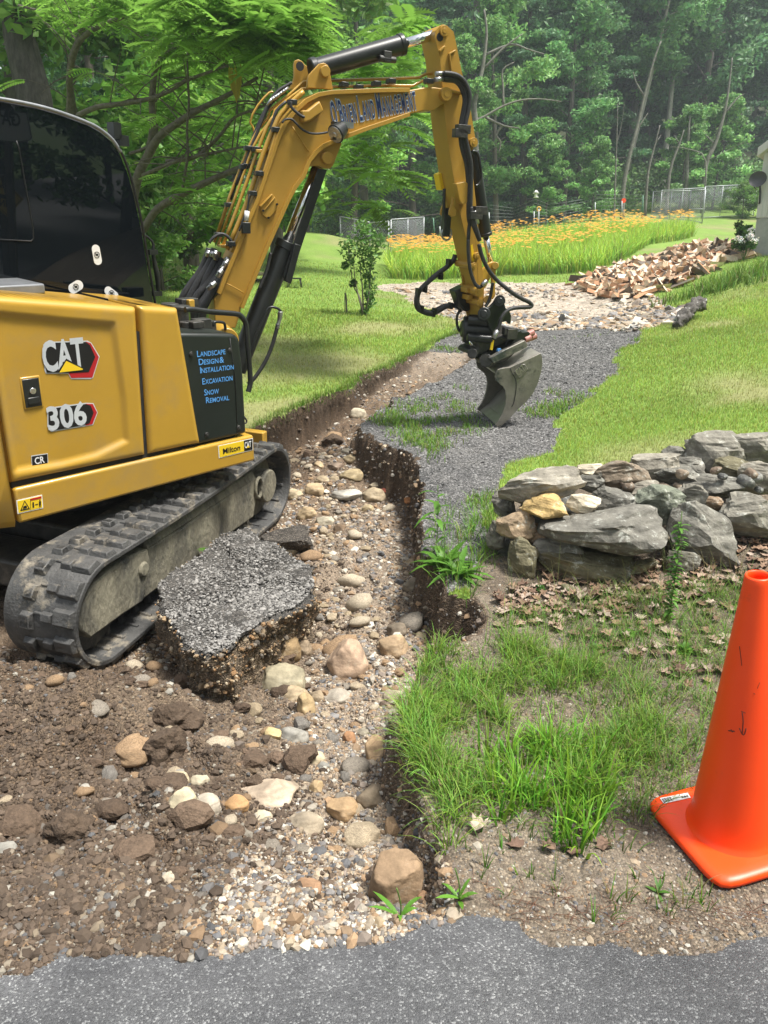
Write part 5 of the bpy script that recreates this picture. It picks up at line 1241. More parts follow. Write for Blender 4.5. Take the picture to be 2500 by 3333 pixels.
# rocks lying in the trench: crop, x, y, w, h, colour, label
RK = [('R',695,435,116,138,PINK,'large smooth pinkish tan boulder in the middle of the trench bed'),
 ('R',838,392,90,78,(.33,.26,.19),'angular tan rock near the right bank above the grass'),
 ('R',500,402,92,92,(.25,.19,.12),'golden brown rock under the edge of the asphalt slab'),
 ('R',552,400,62,56,(.24,.20,.16),'brown grey rock beside the golden brown one'),
 ('R',497,490,128,80,(.27,.26,.21),'flat grey green rock with sharp edges below the slab'),
 ('R',530,540,80,58,(.34,.29,.22),'cream tan round rock touching an upright tan one'),
 ('R',567,567,54,66,(.35,.28,.18),'upright yellowish stone leaning on the cream rock'),
 ('R',600,545,46,46,(.33,.28,.22),'small round tan stone right of the upright one'),
 ('R',527,666,88,58,(.26,.27,.28),'bluish grey cracked rock in the sandy bed'),
 ('R',462,660,50,36,(.42,.36,.22),'pale yellow stone left of the bluish rock'),
 ('R',780,712,62,84,(.38,.29,.20),'tall orange tan rock standing against the right bank'),
 ('R',775,866,92,76,(.22,.19,.155),'round brown grey cobble below the right bank'),
 ('R',828,902,44,48,(.16,.16,.155),'dark grey egg shaped cobble beside the round brown one'),
 ('R',680,892,84,64,(.36,.27,.18),'broken orange brown rock lying left of a round cobble'),
 ('R',725,902,46,50,(.30,.26,.21),'light brown cobble in front of the broken orange rock'),
 ('R',455,838,168,64,(.38,.33,.29),'long pinkish white slab half sunk in brown dirt'),
 ('R',240,808,52,46,(.45,.43,.37),'smooth white stone on the dark dirt'),
 ('R',170,802,62,52,(.42,.38,.30),'cream white broken stone by the smooth white one'),
 ('R',180,872,88,92,(.44,.42,.34),'curved pale stone sunk in the dirt'),
 ('R',256,882,82,52,(.42,.40,.38),'white and grey stone right of the curved pale one'),
 ('R',351,879,66,48,(.38,.25,.14),'orange egg shaped stone near the pinkish slab'),
 ('R',560,940,104,60,(.33,.30,.26),'large pale grey rock near the bottom of the bed'),
 ('R',620,762,40,34,(.20,.21,.22),'small dark cube shaped stone in the bed'),
 ('R',595,738,62,44,(.45,.42,.34),'pale speckled stone beside the dark cube shaped one'),
 ('R',897,200,54,50,(.20,.185,.16),'round grey brown cobble under the right hand weeds'),
 ('R',850,336,60,40,(.17,.15,.13),'dark brown stone just above the angular tan rock'),
 ('R',430,921,58,40,(.40,.38,.33),'light grey stone below the pinkish slab'),
 ('R',668,540,84,34,(.28,.27,.26),'flat grey stone level with the sand'),
 ('R',700,672,36,40,(.30,.18,.11),'rust orange stone beside grey pebbles'),
 ('R',748,655,50,36,(.30,.29,.26),'grey flat stone close to the right bank'),
 ('R',600,825,40,44,(.34,.27,.18),'small tan stone beside the sandy wash'),
 ('R',840,545,60,44,(.36,.33,.28),'pale stone at the edge of the tall grass'),
 ('C8',1525,1042,172,196,(.24,.18,.13),'big brown boulder at the foot of the right bank near the road'),
 ('C8',1625,1100,50,60,(.24,.16,.11),'small brown stone right of the big brown boulder'),
 ('C8',1458,1205,56,56,(.38,.32,.24),'round cream stone beside the road edge'),
 ('C8',1190,1055,90,52,(.30,.20,.14),'reddish brown flat stone near the road'),
 ('C8',30,912,66,54,(.24,.25,.26),'blue grey stone at the left margin of the dirt'),
 ('C8',648,1030,46,60,(.40,.37,.33),'pale upright chip standing in dark gravel'),
 ('C8',740,1200,90,44,(.24,.18,.13),'long brown stone in the gravel by the road'),
 ('M',780,1102,112,84,(.34,.28,.20),'blocky tan rock in the far part of the trench'),
 ('M',972,1122,168,54,(.34,.35,.36),'long pale grey rock among the far cobbles'),
 ('M',1130,1136,142,92,(.32,.28,.22),'largest rounded tan rock of the far cobbles'),
 ('M',662,1132,90,84,(.36,.32,.25),'cream rock beside the front of the rubber track'),
 ('M',1000,1012,134,72,(.30,.26,.18),'speckled brown rock in front of the undercut bank'),
 ('M',905,961,92,46,(.22,.18,.16),'smooth dark brown cobble in the far trench'),
 ('M',1020,906,132,50,(.30,.26,.19),'flat slanting rock under the undercut bank'),
 ('M',745,886,62,58,(.20,.15,.12),'dark brown rock on the far trench slope'),
 ('M',737,1238,116,72,(.34,.28,.20),'warm tan rock just past the end of the track'),
 ('M',840,1292,112,58,(.38,.37,.33),'pale grey sharp rock by a dark brown one'),
 ('M',935,1340,86,62,(.16,.12,.09),'dark brown broken rock by the pale sharp one'),
 ('M',884,1536,60,32,(.34,.30,.24),'smooth oval pale stone on bare brown soil'),
 ('M',1365,1682,92,82,(.20,.20,.19),'round grey cobble below the leafy weeds'),
 ('M',1352,1156,62,46,(.30,.15,.07),'rusty orange stone on the right of the far trench'),
 ('M',1042,642,92,74,(.42,.40,.35),'whitish boulder at the head of the gully'),
 ('M',808,950,56,48,(.36,.30,.22),'tan stone beside the smooth dark cobble'),
 ('M',1100,1212,72,46,(.38,.33,.24),'cream tan stone below the largest far rock'),
 ('M',975,870,66,40,(.36,.35,.32),'light grey stone against the undercut bank'),
 ('M',1160,1075,96,44,(.32,.29,.24),'grey tan flat rock next to a red brown one'),
 ('M',1205,1108,56,40,(.28,.09,.07),'dark red stone in the far cobbles'),
 ('M',830,1040,92,50,(.36,.31,.24),'pale tan cobble in the centre of the far bed'),
 ('M',1345,1535,84,42,(.32,.27,.20),'tan stone close to the weeds on the right bank')]
taken = []
for i, (k, x, y, w, h, col, lab) in enumerate(RK):
    p = ghit(k, x, y + h * .22); Y = p[1] + .02
    s = CR[k][2]; Z = np.linalg.norm(p - CAMP)
    o = boulder('rock', k, x, y, w * 1.14, h * 1.25, Y, 0, np.array(col) * np.array((1.18, 1.08, .92)), lab, 'rock', 'rocks lying in the trench', seed=500 + i, sub=4, depth=.8, rough=.15, cuts=9 if i % 3 else 16, cut=.64, fine=.045, strata=.03, boxy=.12)
    o.rotation_euler = (0, 0, random.uniform(-.3, .3)); taken.append((p[0], p[1], w * s * Z / FPX / 2))
# loose cobbles: individual stones, six shapes copied
protos = []
for k in range(7):
    V, F = rockshape(900 + k, 2 if k % 2 else 4, rough=.2, cuts=8, cut=.72, fine=.02); protos.append((V, F))
cpal = [(.30,.26,.20),(.22,.21,.20),(.36,.32,.26),(.26,.19,.13),(.17,.17,.175),(.40,.37,.32),(.30,.22,.15),(.24,.20,.17)]
pm = []
for k, (V, F) in enumerate(protos):
    for c in (cpal[k % 8], cpal[(k * 3 + 2) % 8]):
        pm.append(npmesh('cobble', V, [F], MST, (np.array(c) * np.array((1.2, 1.1, .95)))[None] * (1 + .12 * fbm(V, 5, 3, k))[:, None], smooth=True))
ncob = 0; tries = 0
CGRP = 'loose cobbles scattered over the trench bed'
while ncob < 235 and tries < 6000:
    tries += 1
    u = random.random()
    y = random.choice([random.uniform(2.1, 4.2), random.uniform(2.1, 6.5), random.uniform(4.8, 7.6)]); 
    x = {True: random.gauss(-.15 - .08 * max(0, y - 3), .42), False: random.uniform(-1.9, .5)}[u < .75] 
    if y > 4.8: x = random.gauss(-.75 + (y - 5) * .1, .32)
    q = MT_.T @ (np.array([x, y, 0]) - MO)
    if -1.35 < q[0] < 1.35 and -1.05 < q[1] < 1.05: continue
    z, sd = gzs([x], [y]); z = float(z[0])
    if sd[0] < .05: continue
    r = min(.09, .022 * math.exp(random.expovariate(1.7)))
    if any((x - a) ** 2 + (y - b) ** 2 < (r + c * .9) ** 2 for a, b, c in taken): continue
    taken.append((x, y, r))
    o = bpy.data.objects.new('cobble', random.choice(pm)); C.objects.link(o)
    o.location = (x, y, z + r * .12); o.scale = (r * random.uniform(.9, 1.4), r * random.uniform(.8, 1.1), r * random.uniform(.55, .85))
    o.rotation_euler = (random.uniform(-.3, .3), random.uniform(-.3, .3), random.uniform(0, 6.28))
    tag(o, 'small loose cobble lying on the trench bed', 'cobble', CGRP); ncob += 1

# pebbles and crushed gravel: uncountable
def pebbles(name, P, R, COL, m, flat=.7, kind='stuff', label=None, sub0=True, parent=None):
    n = len(P); V0, F0 = (ICO[1]) if sub0 else ICO[2]
    ax = np.random.default_rng(5)
    S = R[:, None] * ax.uniform(.65, 1.25, (n, 3)); S[:, 2] *= flat
    a = ax.uniform(0, 2 * pi, n); t = ax.normal(0, .45, n)
    base = V0[None] * (1 + ax.uniform(-.24, .24, (n, len(V0), 1)))
    Q = base * S[:, None, :]
    ca, sa_ = np.cos(a)[:, None], np.sin(a)[:, None]; ct, st = np.cos(t)[:, None], np.sin(t)[:, None]
    y = Q[..., 1] * ct - Q[..., 2] * st; z = Q[..., 1] * st + Q[..., 2] * ct; x = Q[..., 0]
    Q = np.stack([x * ca - y * sa_, x * sa_ + y * ca, z], -1) + P[:, None, :]
    F = (F0[None] + (np.arange(n) * len(V0))[:, None, None]).reshape(-1, 3)
    cols = np.repeat(COL, len(V0), 0)
    me = npmesh(name, Q.reshape(-1, 3), [F], m, cols, smooth=False)
    o = link(name, me, parent)
    if kind: o['kind'] = kind
    return o
MPEB = attr_mat('pebble', .85, nscale=60, nstr=.2, bump=0)
pal = np.array([(.30,.25,.19),(.20,.19,.185),(.38,.34,.28),(.24,.17,.11),(.13,.13,.135),(.47,.44,.38),(.30,.20,.12),(.22,.18,.15),(.35,.28,.20),(.17,.15,.13)])
def pick_cols(n, p=None): 
    c = pal[rng.choice(len(pal), n, p=p)]; return c * rng.uniform(.75, 1.2, (n, 1))
def sample_zone(mask, n, ymax=None):
    f = np.nonzero(mask)[0]; f = f[rng.integers(0, len(f), n)]
    q = V3[quads[f]]; u = rng.random((n, 1)); v = rng.random((n, 1))
    return q[:, 0] * (1 - u) * (1 - v) + q[:, 1] * u * (1 - v) + q[:, 2] * u * v + q[:, 3] * (1 - u) * v, f
front = (np.abs(fx / fy) < .71)
def under_machine(P):
    q = (P - MO) @ MT_; return (np.abs(q[:, 0]) < 1.1) & (np.abs(q[:, 1]) < .9)
P_, f_ = sample_zone((zone == 0) & (fsd > -.01) & front & (fy < 13.5), 76000)
k_ = ~under_machine(P_)
dens = .45 + .55 * fbm(P_[:, :2], 1.6, 3, 201) + .5 * np.exp(-((P_[:, 0] + .0) / .5) ** 2) + .5 * sstep(2.6, 2.0, P_[:, 1])
k_ &= rng.random(len(P_)) < np.clip(dens, .22, 1)
k_ &= ~((P_[:, 0] < -.45) & (P_[:, 1] < 3.6) & (rng.random(len(P_)) < .62))
P_ = P_[k_]; R_ = np.exp(rng.normal(np.log(.0060), .52, len(P_))) * np.clip(P_[:, 1] / 3.2, .85, 1.7); R_ = np.clip(R_, .003, .028)
tone = pick_cols(len(P_)); dk = (P_[:, 0] < -.45) & (P_[:, 1] < 3.6); tone[dk] *= .6
pebbles('pebbles', P_, R_, tone, MPEB)
# darker soil crumbs
P_, f_ = sample_zone((zone == 0) & (fsd > -.02) & front & (fy < 8), 52000)
k_ = (~under_machine(P_)) & (rng.random(len(P_)) < np.clip(.5 - .9 * fbm(P_[:, :2], 1.6, 3, 201) - .4 * np.exp(-((P_[:, 0]) / .4) ** 2), .05, 1))
P_ = P_[k_]; R_ = np.clip(np.exp(rng.normal(np.log(.0062), .5, len(P_))), .003, .022)
cc = np.array((.085, .062, .045)) * rng.uniform(.6, 1.5, (len(P_), 1)); pebbles('soil_crumbs', P_, R_, cc, MPEB, flat=.8)
MCLOD = attr_mat('damp_soil', .95, nscale=60, nstr=.45, bump=.9, bscale=90)
# clods
for i, (k, x, y, w, h, lab) in enumerate([('R',165,610,170,120,'crumbly brown clod nearest the broken asphalt slab'),('R',130,700,130,130,'big dark brown clod of damp soil'),('R',400,815,70,60,'dark clod lying on the long pinkish slab'),('C8',250,830,200,150,'pale brown clod on the left side of the spoil heap'),('C8',660,650,120,60,'dark lump of soil in the middle of the dirt'),('M',895,800,150,100,'lump of soil left at the head of the trench')]):
    p = ghit(k, x, y + h * .25)
    boulder('soil_clod', k, x, y, w, h, p[1] + .03, 0, (.085, .060, .042), lab, 'soil clod', 'clods of damp soil', seed=700 + i, m=MCLOD, sub=4, rough=.42, cuts=7, cut=.7, fine=.07, flatshade=True)
V_l, F_l, C_l, off_ = [], [], [], 0
for i in range(110):
    x_ = random.uniform(-2.0, -.35); y_ = random.uniform(1.85, 3.7); z_, s_ = gzs([x_], [y_])
    if s_[0] < .03: continue
    V_, F_ = rockshape(2000 + i, 2, rough=.45, cuts=6, cut=.7, fine=.08); r_ = .012 * math.exp(random.expovariate(1.7)); r_ = min(r_, .07)
    V_l.append(V_ * np.array([r_ * 1.2, r_, r_ * .7]) + np.array([x_, y_, z_[0] + r_ * .3])); F_l.append(F_ + off_); off_ += len(V_); C_l.append(np.tile(np.array((.095, .066, .046)) * random.uniform(.7, 1.5), (len(V_), 1)))
tag(link('soil_lumps', npmesh('soil_lumps', np.concatenate(V_l), [np.concatenate(F_l)], MCLOD, np.concatenate(C_l), smooth=False)), kind='stuff')
# bare soil on the right bank: sparse small stones
P_, f_ = sample_zone((zone == 0) & (fsd < -.01) & front & (fy < 4.6), 9000)
R_ = np.clip(np.exp(rng.normal(np.log(.0036), .5, len(P_))), .002, .016); pebbles('grit', P_, R_, pick_cols(len(P_)) * .8, MPEB)
# crushed stone on the driveway and the yard
P_, f_ = sample_zone((zone == 2) & front & (fy < 13), 42000)
R_ = np.clip(np.exp(rng.normal(np.log(.0062), .4, len(P_))), .003, .02) * np.clip(P_[:, 1] / 6, .8, 1.5)
g_ = rng.uniform(.05, .26, (len(P_), 1)) ** 1.0; pebbles('crushed_stone', P_, R_, np.array((1, .98, .97)) * g_, MPEB, flat=.5)
P_, f_ = sample_zone((zone == 3) & front, 5000)
R_ = np.clip(np.exp(rng.normal(np.log(.045), .45, len(P_))), .02, .14) * np.where(fbm(P_[:, :2], .35, 3, 207) + (16.5 - P_[:, 1]) * .22 > 0, 1, .35)
pebbles('yard_stones', P_, R_, pick_cols(len(P_)) * 1.15, MPEB, flat=.5)

# broken asphalt slab --------------------------------------------------------
ZS = .03
def szp(k, x, y, z=ZS):
    x, y = tp(k, x, y); r = ray(x, y); return r / r[2] * (z - EYE) + CAMP
so_ = [(338,1278),(356,1330),(372,1352),(398,1393),(447,1412),(495,1404),(523,1372),(548,1362),(572,1344),(614,1330),(640,1322),(663,1302),(680,1278),(673,1240),(652,1232),(600,1198),(566,1192),(537,1166),(481,1178),(433,1219),(384,1247)]
SO = np.array([szp('D', *p)[:2] for p in so_])
cs = SO.mean(0)
# resample outline
seg_ = []
for i in range(len(SO)):
    a, b = SO[i], SO[(i + 1) % len(SO)]
    for t in np.linspace(0, 1, 22, endpoint=False): seg_.append(a * (1 - t) + b * t)
SO2 = np.array(seg_); nS = len(SO2)
rad = SO2 - cs
SO2 = SO2 + rad * (.018 * fbm(SO2, 7, 4, 231) )[:, None]
V = []; ringsT = 46
for i in range(ringsT + 1):
    t = (i / ringsT) ** .8; q = cs + (SO2 - cs) * t
    z = ZS + .012 * fbm(q, 4, 3, 233) + .006 * fbm(q, 30, 3, 234) - .02 * (t > .999)
    cr1 = pdist(q[:, 0], q[:, 1], [tuple(szp('R', *p)[:2]) for p in [(320,110),(345,140),(380,155)]], False); cr2 = pdist(q[:, 0], q[:, 1], [tuple(szp('R', *p)[:2]) for p in [(370,195),(378,225),(392,255)]], False)
    z = z - .07 * np.exp(-(np.minimum(cr1, cr2) / .012) ** 2) + .05 * (q[:, 1] - SO2[:, 1].min())
    V.append(np.c_[q, z])
depth_ = [(.012, 1.006), (.04, .975), (.07, .985), (.11, .955), (.16, .96), (.21, .925), (.27, .93), (.34, .94)]
for d, s in depth_:
    q = cs + (SO2 - cs) * s
    P3_ = np.c_[q * 1.0, np.full(nS, d)]
    q = q + (q - cs) / np.linalg.norm(q - cs, axis=1)[:, None] * (.05 * fbm(P3_, 7, 4, 235) + .02 * fbm(P3_, 26, 3, 236))[:, None]
    V.append(np.c_[q, ZS - d + .05 * (q[:, 1] - SO2[:, 1].min())])
nR = len(V); V = np.concatenate(V); F = []
for i in range(nR - 1):
    a = np.arange(nS) + i * nS; b = (np.arange(nS) + 1) % nS + i * nS
    F.append(np.c_[a, b, b + nS, a + nS])
F = np.concatenate(F)
cols = np.where((np.arange(len(V)) // nS <= ringsT + 1)[:, None], np.array([[.085, .08, .074]]), np.array([[.17, .13, .09]]))
cols = cols * (1 + .25 * fbm(V, 14, 3, 238))[:, None]
SL = empty('asphalt_slab', (cs[0], cs[1], -.3), 'broken slab of old gravelly asphalt left standing beside the rubber track', 'asphalt slab')
me = npmesh('slab_body', V - np.array([cs[0], cs[1], -.3]), [F], MTg[2], cols, smooth=True); link('slab_body', me, SL)
# stones set in its top and sides
n = 8500; tt = rng.random(n) ** .5; ii = rng.integers(0, nS, n)
q = cs + (SO2[ii] - cs) * tt[:, None]; Pp = np.c_[q, ZS + .006 + .05 * (q[:, 1] - SO2[:, 1].min())] - np.array([cs[0], cs[1], -.3])
g_ = rng.uniform(.05, .30, (n, 1)); o = pebbles('slab_stones', Pp, np.clip(np.exp(rng.normal(np.log(.0052), .4, n)), .0025, .018), np.array((1.02, .98, .93)) * g_, MPEB, flat=.6, kind='stuff', parent=SL)
n = 2600; ii = rng.integers(0, nS * (len(depth_) - 1), n); base = (ringsT + 1) * nS
Pp = V[base + ii] + rng.normal(0, .006, (n, 3)) - np.array([cs[0], cs[1], -.3])
o = pebbles('side_stones', Pp, np.clip(np.exp(rng.normal(np.log(.0058), .5, n)), .003, .02), pick_cols(n) * np.array((.85, .75, .62)), MPEB, flat=.8, kind='stuff', parent=SL)

boulder('asphalt_chunk', 'R', 505, 62, 165, 105, ghit('R', 505, 110)[1] + .1, 6, (.085, .075, .065), 'smaller dark broken chunk of paving behind the big slab', 'asphalt chunk', None, seed=411, m=MTg[2], sub=4, rough=.2, cuts=14, cut=.6, fine=.06, boxy=.3, flatshade=True)
# ---------------------------------------------------------------- traffic cone
CO = np.array([1.112, 2.041, -.056]); CM = frame(-15.08, 2.866, -5.354)
def Cw(x, y, z): return CO + CM @ np.array([x, y, z])
CN = empty('traffic_cone', CO, 'tall plain orange traffic cone with dark scuffs, standing by the road edge', 'traffic cone')
def ring_(r, z, n=64, sq=0):
    out = []
    for k in range(n):
        a = 2 * pi * k / n
        if sq:
            c, s = cos(a), sin(a); e = 8.0; rr = r / (abs(c) ** e + abs(s) ** e) ** (1 / e); out.append(Cw(rr * c, rr * s, z))
        else: out.append(Cw(r * cos(a), r * sin(a), z))
    return out
def lathe(mb, prof, n=64, close=True):
    V = []
    for p in prof: V += ring_(p[0], p[1], n, p[2] if len(p) > 2 else 0)
    k = len(prof); mb.add(V, [(i*n+j, i*n+(j+1)%n, (i+1)*n+(j+1)%n, (i+1)*n+j) for i in range(k-1) for j in range(n)], True)
m = MB(); lathe(m, [(.140,.030),(.132,.040),(.127,.052),(.122,.09),(.036,.885),(.035,.900),(.031,.906),(.027,.903),(.026,.89),(.028,.85),(.10,.1)])
m.build('cone_body', MT['orange'], CN, org=CO)
m = MB(); lathe(m, [(.12,.0,1),(.186,-.002,1),(.194,.006,1),(.194,.018,1),(.189,.026,1),(.17,.030,1),(.150,.031,1),(.139,.0305)])
m.build('cone_base', MT['orange'], CN, org=CO)
# sticker on the base: white label with bars and a brand mark
def cpl(x, y):       # photo point on base top plane
    return onp(*tp('C7', x, y), Cw(0, 0, .0325), CM[:, 2])
st = MB(); st.prism([cpl(*p) for p in [(1210,636),(1325,614),(1338,634),(1226,659)]], CM[:, 2] * .0012); st_ = st.build('price_label', MT['white'], CN, org=CO)
bb = MB()
for k in range(11):
    t0, t1 = k / 11 * .34 + .03, (k + (.35 if k % 3 else .65)) / 11 * .34 + .03
    f0 = lambda t, s: tuple(np.array([1210, 636]) * (1-t)*(1-s) + np.array([1325, 614])*t*(1-s) + np.array([1338, 634])*t*s + np.array([1226, 659])*(1-t)*s)
    bb.prism([cpl(*f0(t0, .15)) , cpl(*f0(t1, .15)), cpl(*f0(t1, .85)), cpl(*f0(t0, .85))], CM[:, 2] * .0020)
a = cpl(*f0(.70, .78)); b = cpl(*f0(.94, .78)); d_ = b - a; wd = np.linalg.norm(d_); d_ /= wd
put_text(bb, [('3M', .0075)], a, d_, np.cross(CM[:, 2], d_), wd, CM[:, 2], bold=.03, lift=.0022)
o = bb.build('label_print', MT['inkblack'], st_); o.location = tuple(-CO)
# scuff marks on the cone side
sc = MB()
def cside(x, y):
    p = tp('C7', x, y); r = ray(*p); r /= np.linalg.norm(r)
    best = None
    for t in np.linspace(1.4, 3.2, 1500):
        q = CM.T @ (CAMP + r * t - CO); R = .122 + (.036 - .122) * (q[2] - .09) / (.885 - .09)
        if sqrt(q[0]**2 + q[1]**2) < R + .0012: return CAMP + r * t
    return CAMP + r * 2
for stroke, r in (([(1540,5),(1545,40),(1550,85)], .0018), ([(1552,280),(1556,320),(1552,370),(1562,368),(1568,345)], .0028), ([(1548,275),(1566,282)], .002), ([(1540,345),(1552,372)], .0028), ([(1495,355),(1520,358)], .0035), ([(1505,350),(1512,362)], .003), ([(1600,200),(1606,204)], .0015), ([(1625,155),(1615,180)], .001)):
    pts = [cside(*p) for p in stroke]; sc.tube(pts, r * .45, 5, 2)
    sc.tube([p + CM[:, 0] * r * .4 for p in pts], r * .3, 5, 2)
sc.build('scuff_marks', mat('scuff', (.05, .012, .008), rough=.7), CN, org=CO)
# ---------------------------------------------------------------- grass, weeds, leaves
def blades(P, H, Wd, lean, az, col, segs=3, curl=.8, tipc=1.25, up=None):
    """curved tapering blades; P roots (n,3)"""
    n = len(P); V = []; Cc = []
    d = np.c_[np.sin(az), np.cos(az), np.zeros(n)]; s = np.c_[np.cos(az), -np.sin(az), np.zeros(n)]
    tw = rng.uniform(-.9, .9, n)[:, None]; s = s + d * tw; s /= np.linalg.norm(s, axis=1)[:, None]
    pos = P.copy(); ang = lean * .3
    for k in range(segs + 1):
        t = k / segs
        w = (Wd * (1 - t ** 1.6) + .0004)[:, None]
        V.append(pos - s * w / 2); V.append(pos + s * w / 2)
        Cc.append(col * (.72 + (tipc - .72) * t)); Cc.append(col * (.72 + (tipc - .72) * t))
        st = (H / segs)[:, None]
        pos = pos + st * (np.cos(ang)[:, None] * np.array([0, 0, 1.0]) + np.sin(ang)[:, None] * d)
        ang = ang + lean * curl / segs
    m = 2 * (segs + 1)
    V = np.stack(V, 1).reshape(-1, 3); Cc = np.stack(Cc, 1).reshape(-1, 3)
    b = (np.arange(n) * m)[:, None]
    F = np.concatenate([b + np.array([[2*k, 2*k+1, 2*k+3, 2*k+2]]) for k in range(segs)])
    return V, F, Cc
class LM:
    def __init__(s): s.V = []; s.F = []; s.C = []; s.n = 0
    def add(s, V, F, Cc): s.V.append(V); s.F.append(F + s.n); s.C.append(Cc); s.n += len(V)
    def obj(s, name, m, parent=None, loc=(0, 0, 0)):
        V = np.concatenate(s.V) - np.array(loc)
        byk = {}
        for f in s.F: byk.setdefault(f.shape[1], []).append(f)
        me = npmesh(name, V, [np.concatenate(v) for v in byk.values()], m, np.concatenate(s.C))
        return link(name, me, parent, loc if parent is None else (0, 0, 0))
MG = attr_mat('grass_blade', .55, trans=.38, nstr=.0, spec=.35)
ML = attr_mat('leaf', .5, trans=.38, nstr=.0, spec=.4)
MDL = attr_mat('dead_leaf', .8, trans=.08, nscale=40, nstr=.3, spec=.2)
def gcol(n, base=(.085, .20, .018), v=.3, dry=.1):
    c = np.array(base) * rng.uniform(1 - v, 1 + v, (n, 1)) * np.c_[rng.uniform(.75, 1.35, n), np.ones(n), rng.uniform(.7, 1.3, n)]
    k = rng.random(n) < dry; c[k] = np.array((.26, .23, .10)) * rng.uniform(.7, 1.2, (k.sum(), 1)); return c
# foreground bank: tufts of long grass
def sc_poly(k, pts, n, seed=1):
    W_ = np.array(gpoly(k, pts)); lo, hi = W_.min(0), W_.max(0); r = np.random.default_rng(seed); out = np.zeros((0, 2))
    while len(out) < n:
        q = r.uniform(lo, hi, (n * 2, 2)); q = q[inpoly(q[:, 0], q[:, 1], [tuple(p) for p in W_])]; out = np.r_[out, q]
    return out[:n]
def tufts(lm, C2, per, h, wd, spread, base=(.085, .20, .018), dry=.08, lean=(.2, 1.5), hv=.35, segs=4):
    n = len(C2) * per; c = np.repeat(C2, per, 0); az = rng.uniform(0, 2 * pi, n); rr = np.abs(rng.normal(0, spread, n))
    x = c[:, 0] + rr * np.sin(az); y = c[:, 1] + rr * np.cos(az); z, sd = gzs(x, y)
    tone = np.repeat(rng.uniform(.75, 1.25, (len(C2), 1)), per, 0); hh = np.repeat(rng.uniform(1 - hv, 1 + hv, len(C2)), per) * h * rng.uniform(.5, 1.15, n)
    zc, sdc = gzs(c[:, 0], c[:, 1])
    bad = (sd > .03)
    z = np.where(bad, zc, z); x = np.where(bad, c[:, 0], x); y = np.where(bad, c[:, 1], y)
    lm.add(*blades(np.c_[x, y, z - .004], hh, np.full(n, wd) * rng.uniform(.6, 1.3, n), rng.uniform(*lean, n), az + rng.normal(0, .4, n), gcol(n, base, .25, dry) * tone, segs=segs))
def on_bank(q): 
    z, sd = gzs(q[:, 0], q[:, 1]); return q[(sd < -.005)]
bank = LM()
dense = on_bank(sc_poly('D', [(872,1465),(945,1385),(1090,1388),(1290,1435),(1390,1500),(1440,1600),(1380,1660),(1290,1720),(1190,1740),(1080,1745),(980,1720),(925,1690),(875,1630)], 1500))
dense = dense[fbm(dense, 2.6, 3, 401) > -.5]
tufts(bank, dense, 8, .095, .0040, .024, base=(.165, .31, .045), dry=.10, lean=(.3, 2.0), hv=.5)
more = on_bank(sc_poly('D', [(860,1440),(950,1370),(1100,1375),(1330,1400),(1480,1500),(1500,1620),(1420,1740),(1290,1800),(1180,1800),(1060,1790),(960,1740),(880,1640)], 480, 31)); tufts(bank, more, 7, .075, .0036, .03, base=(.15, .28, .045), dry=.15, lean=(.5, 2.1), hv=.5)
lush = on_bank(sc_poly('D', [(1050,1640),(1180,1590),(1300,1640),(1330,1740),(1290,1850),(1200,1840),(1130,1790),(1040,1770)], 60))
tufts(bank, lush, 11, .15, .0090, .016, base=(.15, .34, .03), dry=.02, lean=(.4, 1.7))
edge = on_bank(sc_poly('D', [(868,1470),(905,1440),(930,1560),(960,1640),(1010,1760),(975,1850),(940,1760),(880,1640)], 130))
tufts(bank, edge, 10, .14, .004, .025, base=(.16, .31, .045), lean=(.6, 2.2))
near_w = sc_poly('D', [(920,1260),(925,1150),(1010,1090),(1075,1090),(1080,1200),(1040,1290),(980,1300)], 75, 33); near_w = on_bank(near_w); tufts(bank, near_w, 9, .13, .005, .03, base=(.17, .33, .05), dry=.06, lean=(.3, 1.6), hv=.5)
sparse = on_bank(sc_poly('D', [(1060,1330),(1300,1290),(1640,1260),(1640,1500),(1500,1700),(1350,1800),(1330,1500),(1100,1400)], 560))
tufts(bank, sparse, 9, .11, .003, .03, base=(.14, .27, .045), dry=.15, lean=(.6, 2.0))
thin = on_bank(sc_poly('D', [(1000,1760),(1400,1800),(1640,1950),(1500,2010),(1100,1980),(960,1960)], 42))
tufts(bank, thin, 5, .07, .004, .012, dry=.2)
wisp = on_bank(sc_poly('D', [(1080,1260),(1400,1230),(1640,1200),(1640,1290),(1300,1330),(1100,1330)], 70))
tufts(bank, wisp, 4, .22, .0022, .03, base=(.12, .17, .05), dry=.45, lean=(.5, 1.8))
tag(bank.obj('bank_grass', MG), kind='stuff')
# lawns
lm = LM()
P_, f_ = sample_zone((zone == 1) & front & (fy < 26), 330000)
nz_ = .5 + .5 * fbm(P_[:, :2], .9, 3, 301); n = len(P_)
bare = np.clip(np.clip(fbm(P_[:, :2], .55, 3, 91) * 1.2 - .25, 0, 1) + worn(P_[:, 0], P_[:, 1]), 0, 1)
k_ = rng.random(n) > bare * .8; P_ = P_[k_]; n = len(P_); nz_ = nz_[k_]; bare = bare[k_]
c = gcol(n, (.275, .435, .085), .3, .08) * (.8 + .4 * nz_[:, None]); c = c * np.array((1.12, 1, 1)); c = c * (1 - bare[:, None] * .6) + np.array((.42, .38, .17)) * bare[:, None] * .6
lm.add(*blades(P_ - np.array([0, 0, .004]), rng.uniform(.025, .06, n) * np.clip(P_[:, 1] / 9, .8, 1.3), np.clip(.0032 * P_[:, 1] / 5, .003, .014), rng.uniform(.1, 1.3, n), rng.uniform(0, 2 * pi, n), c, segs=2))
tag(lm.obj('lawn_grass', MG), kind='stuff')
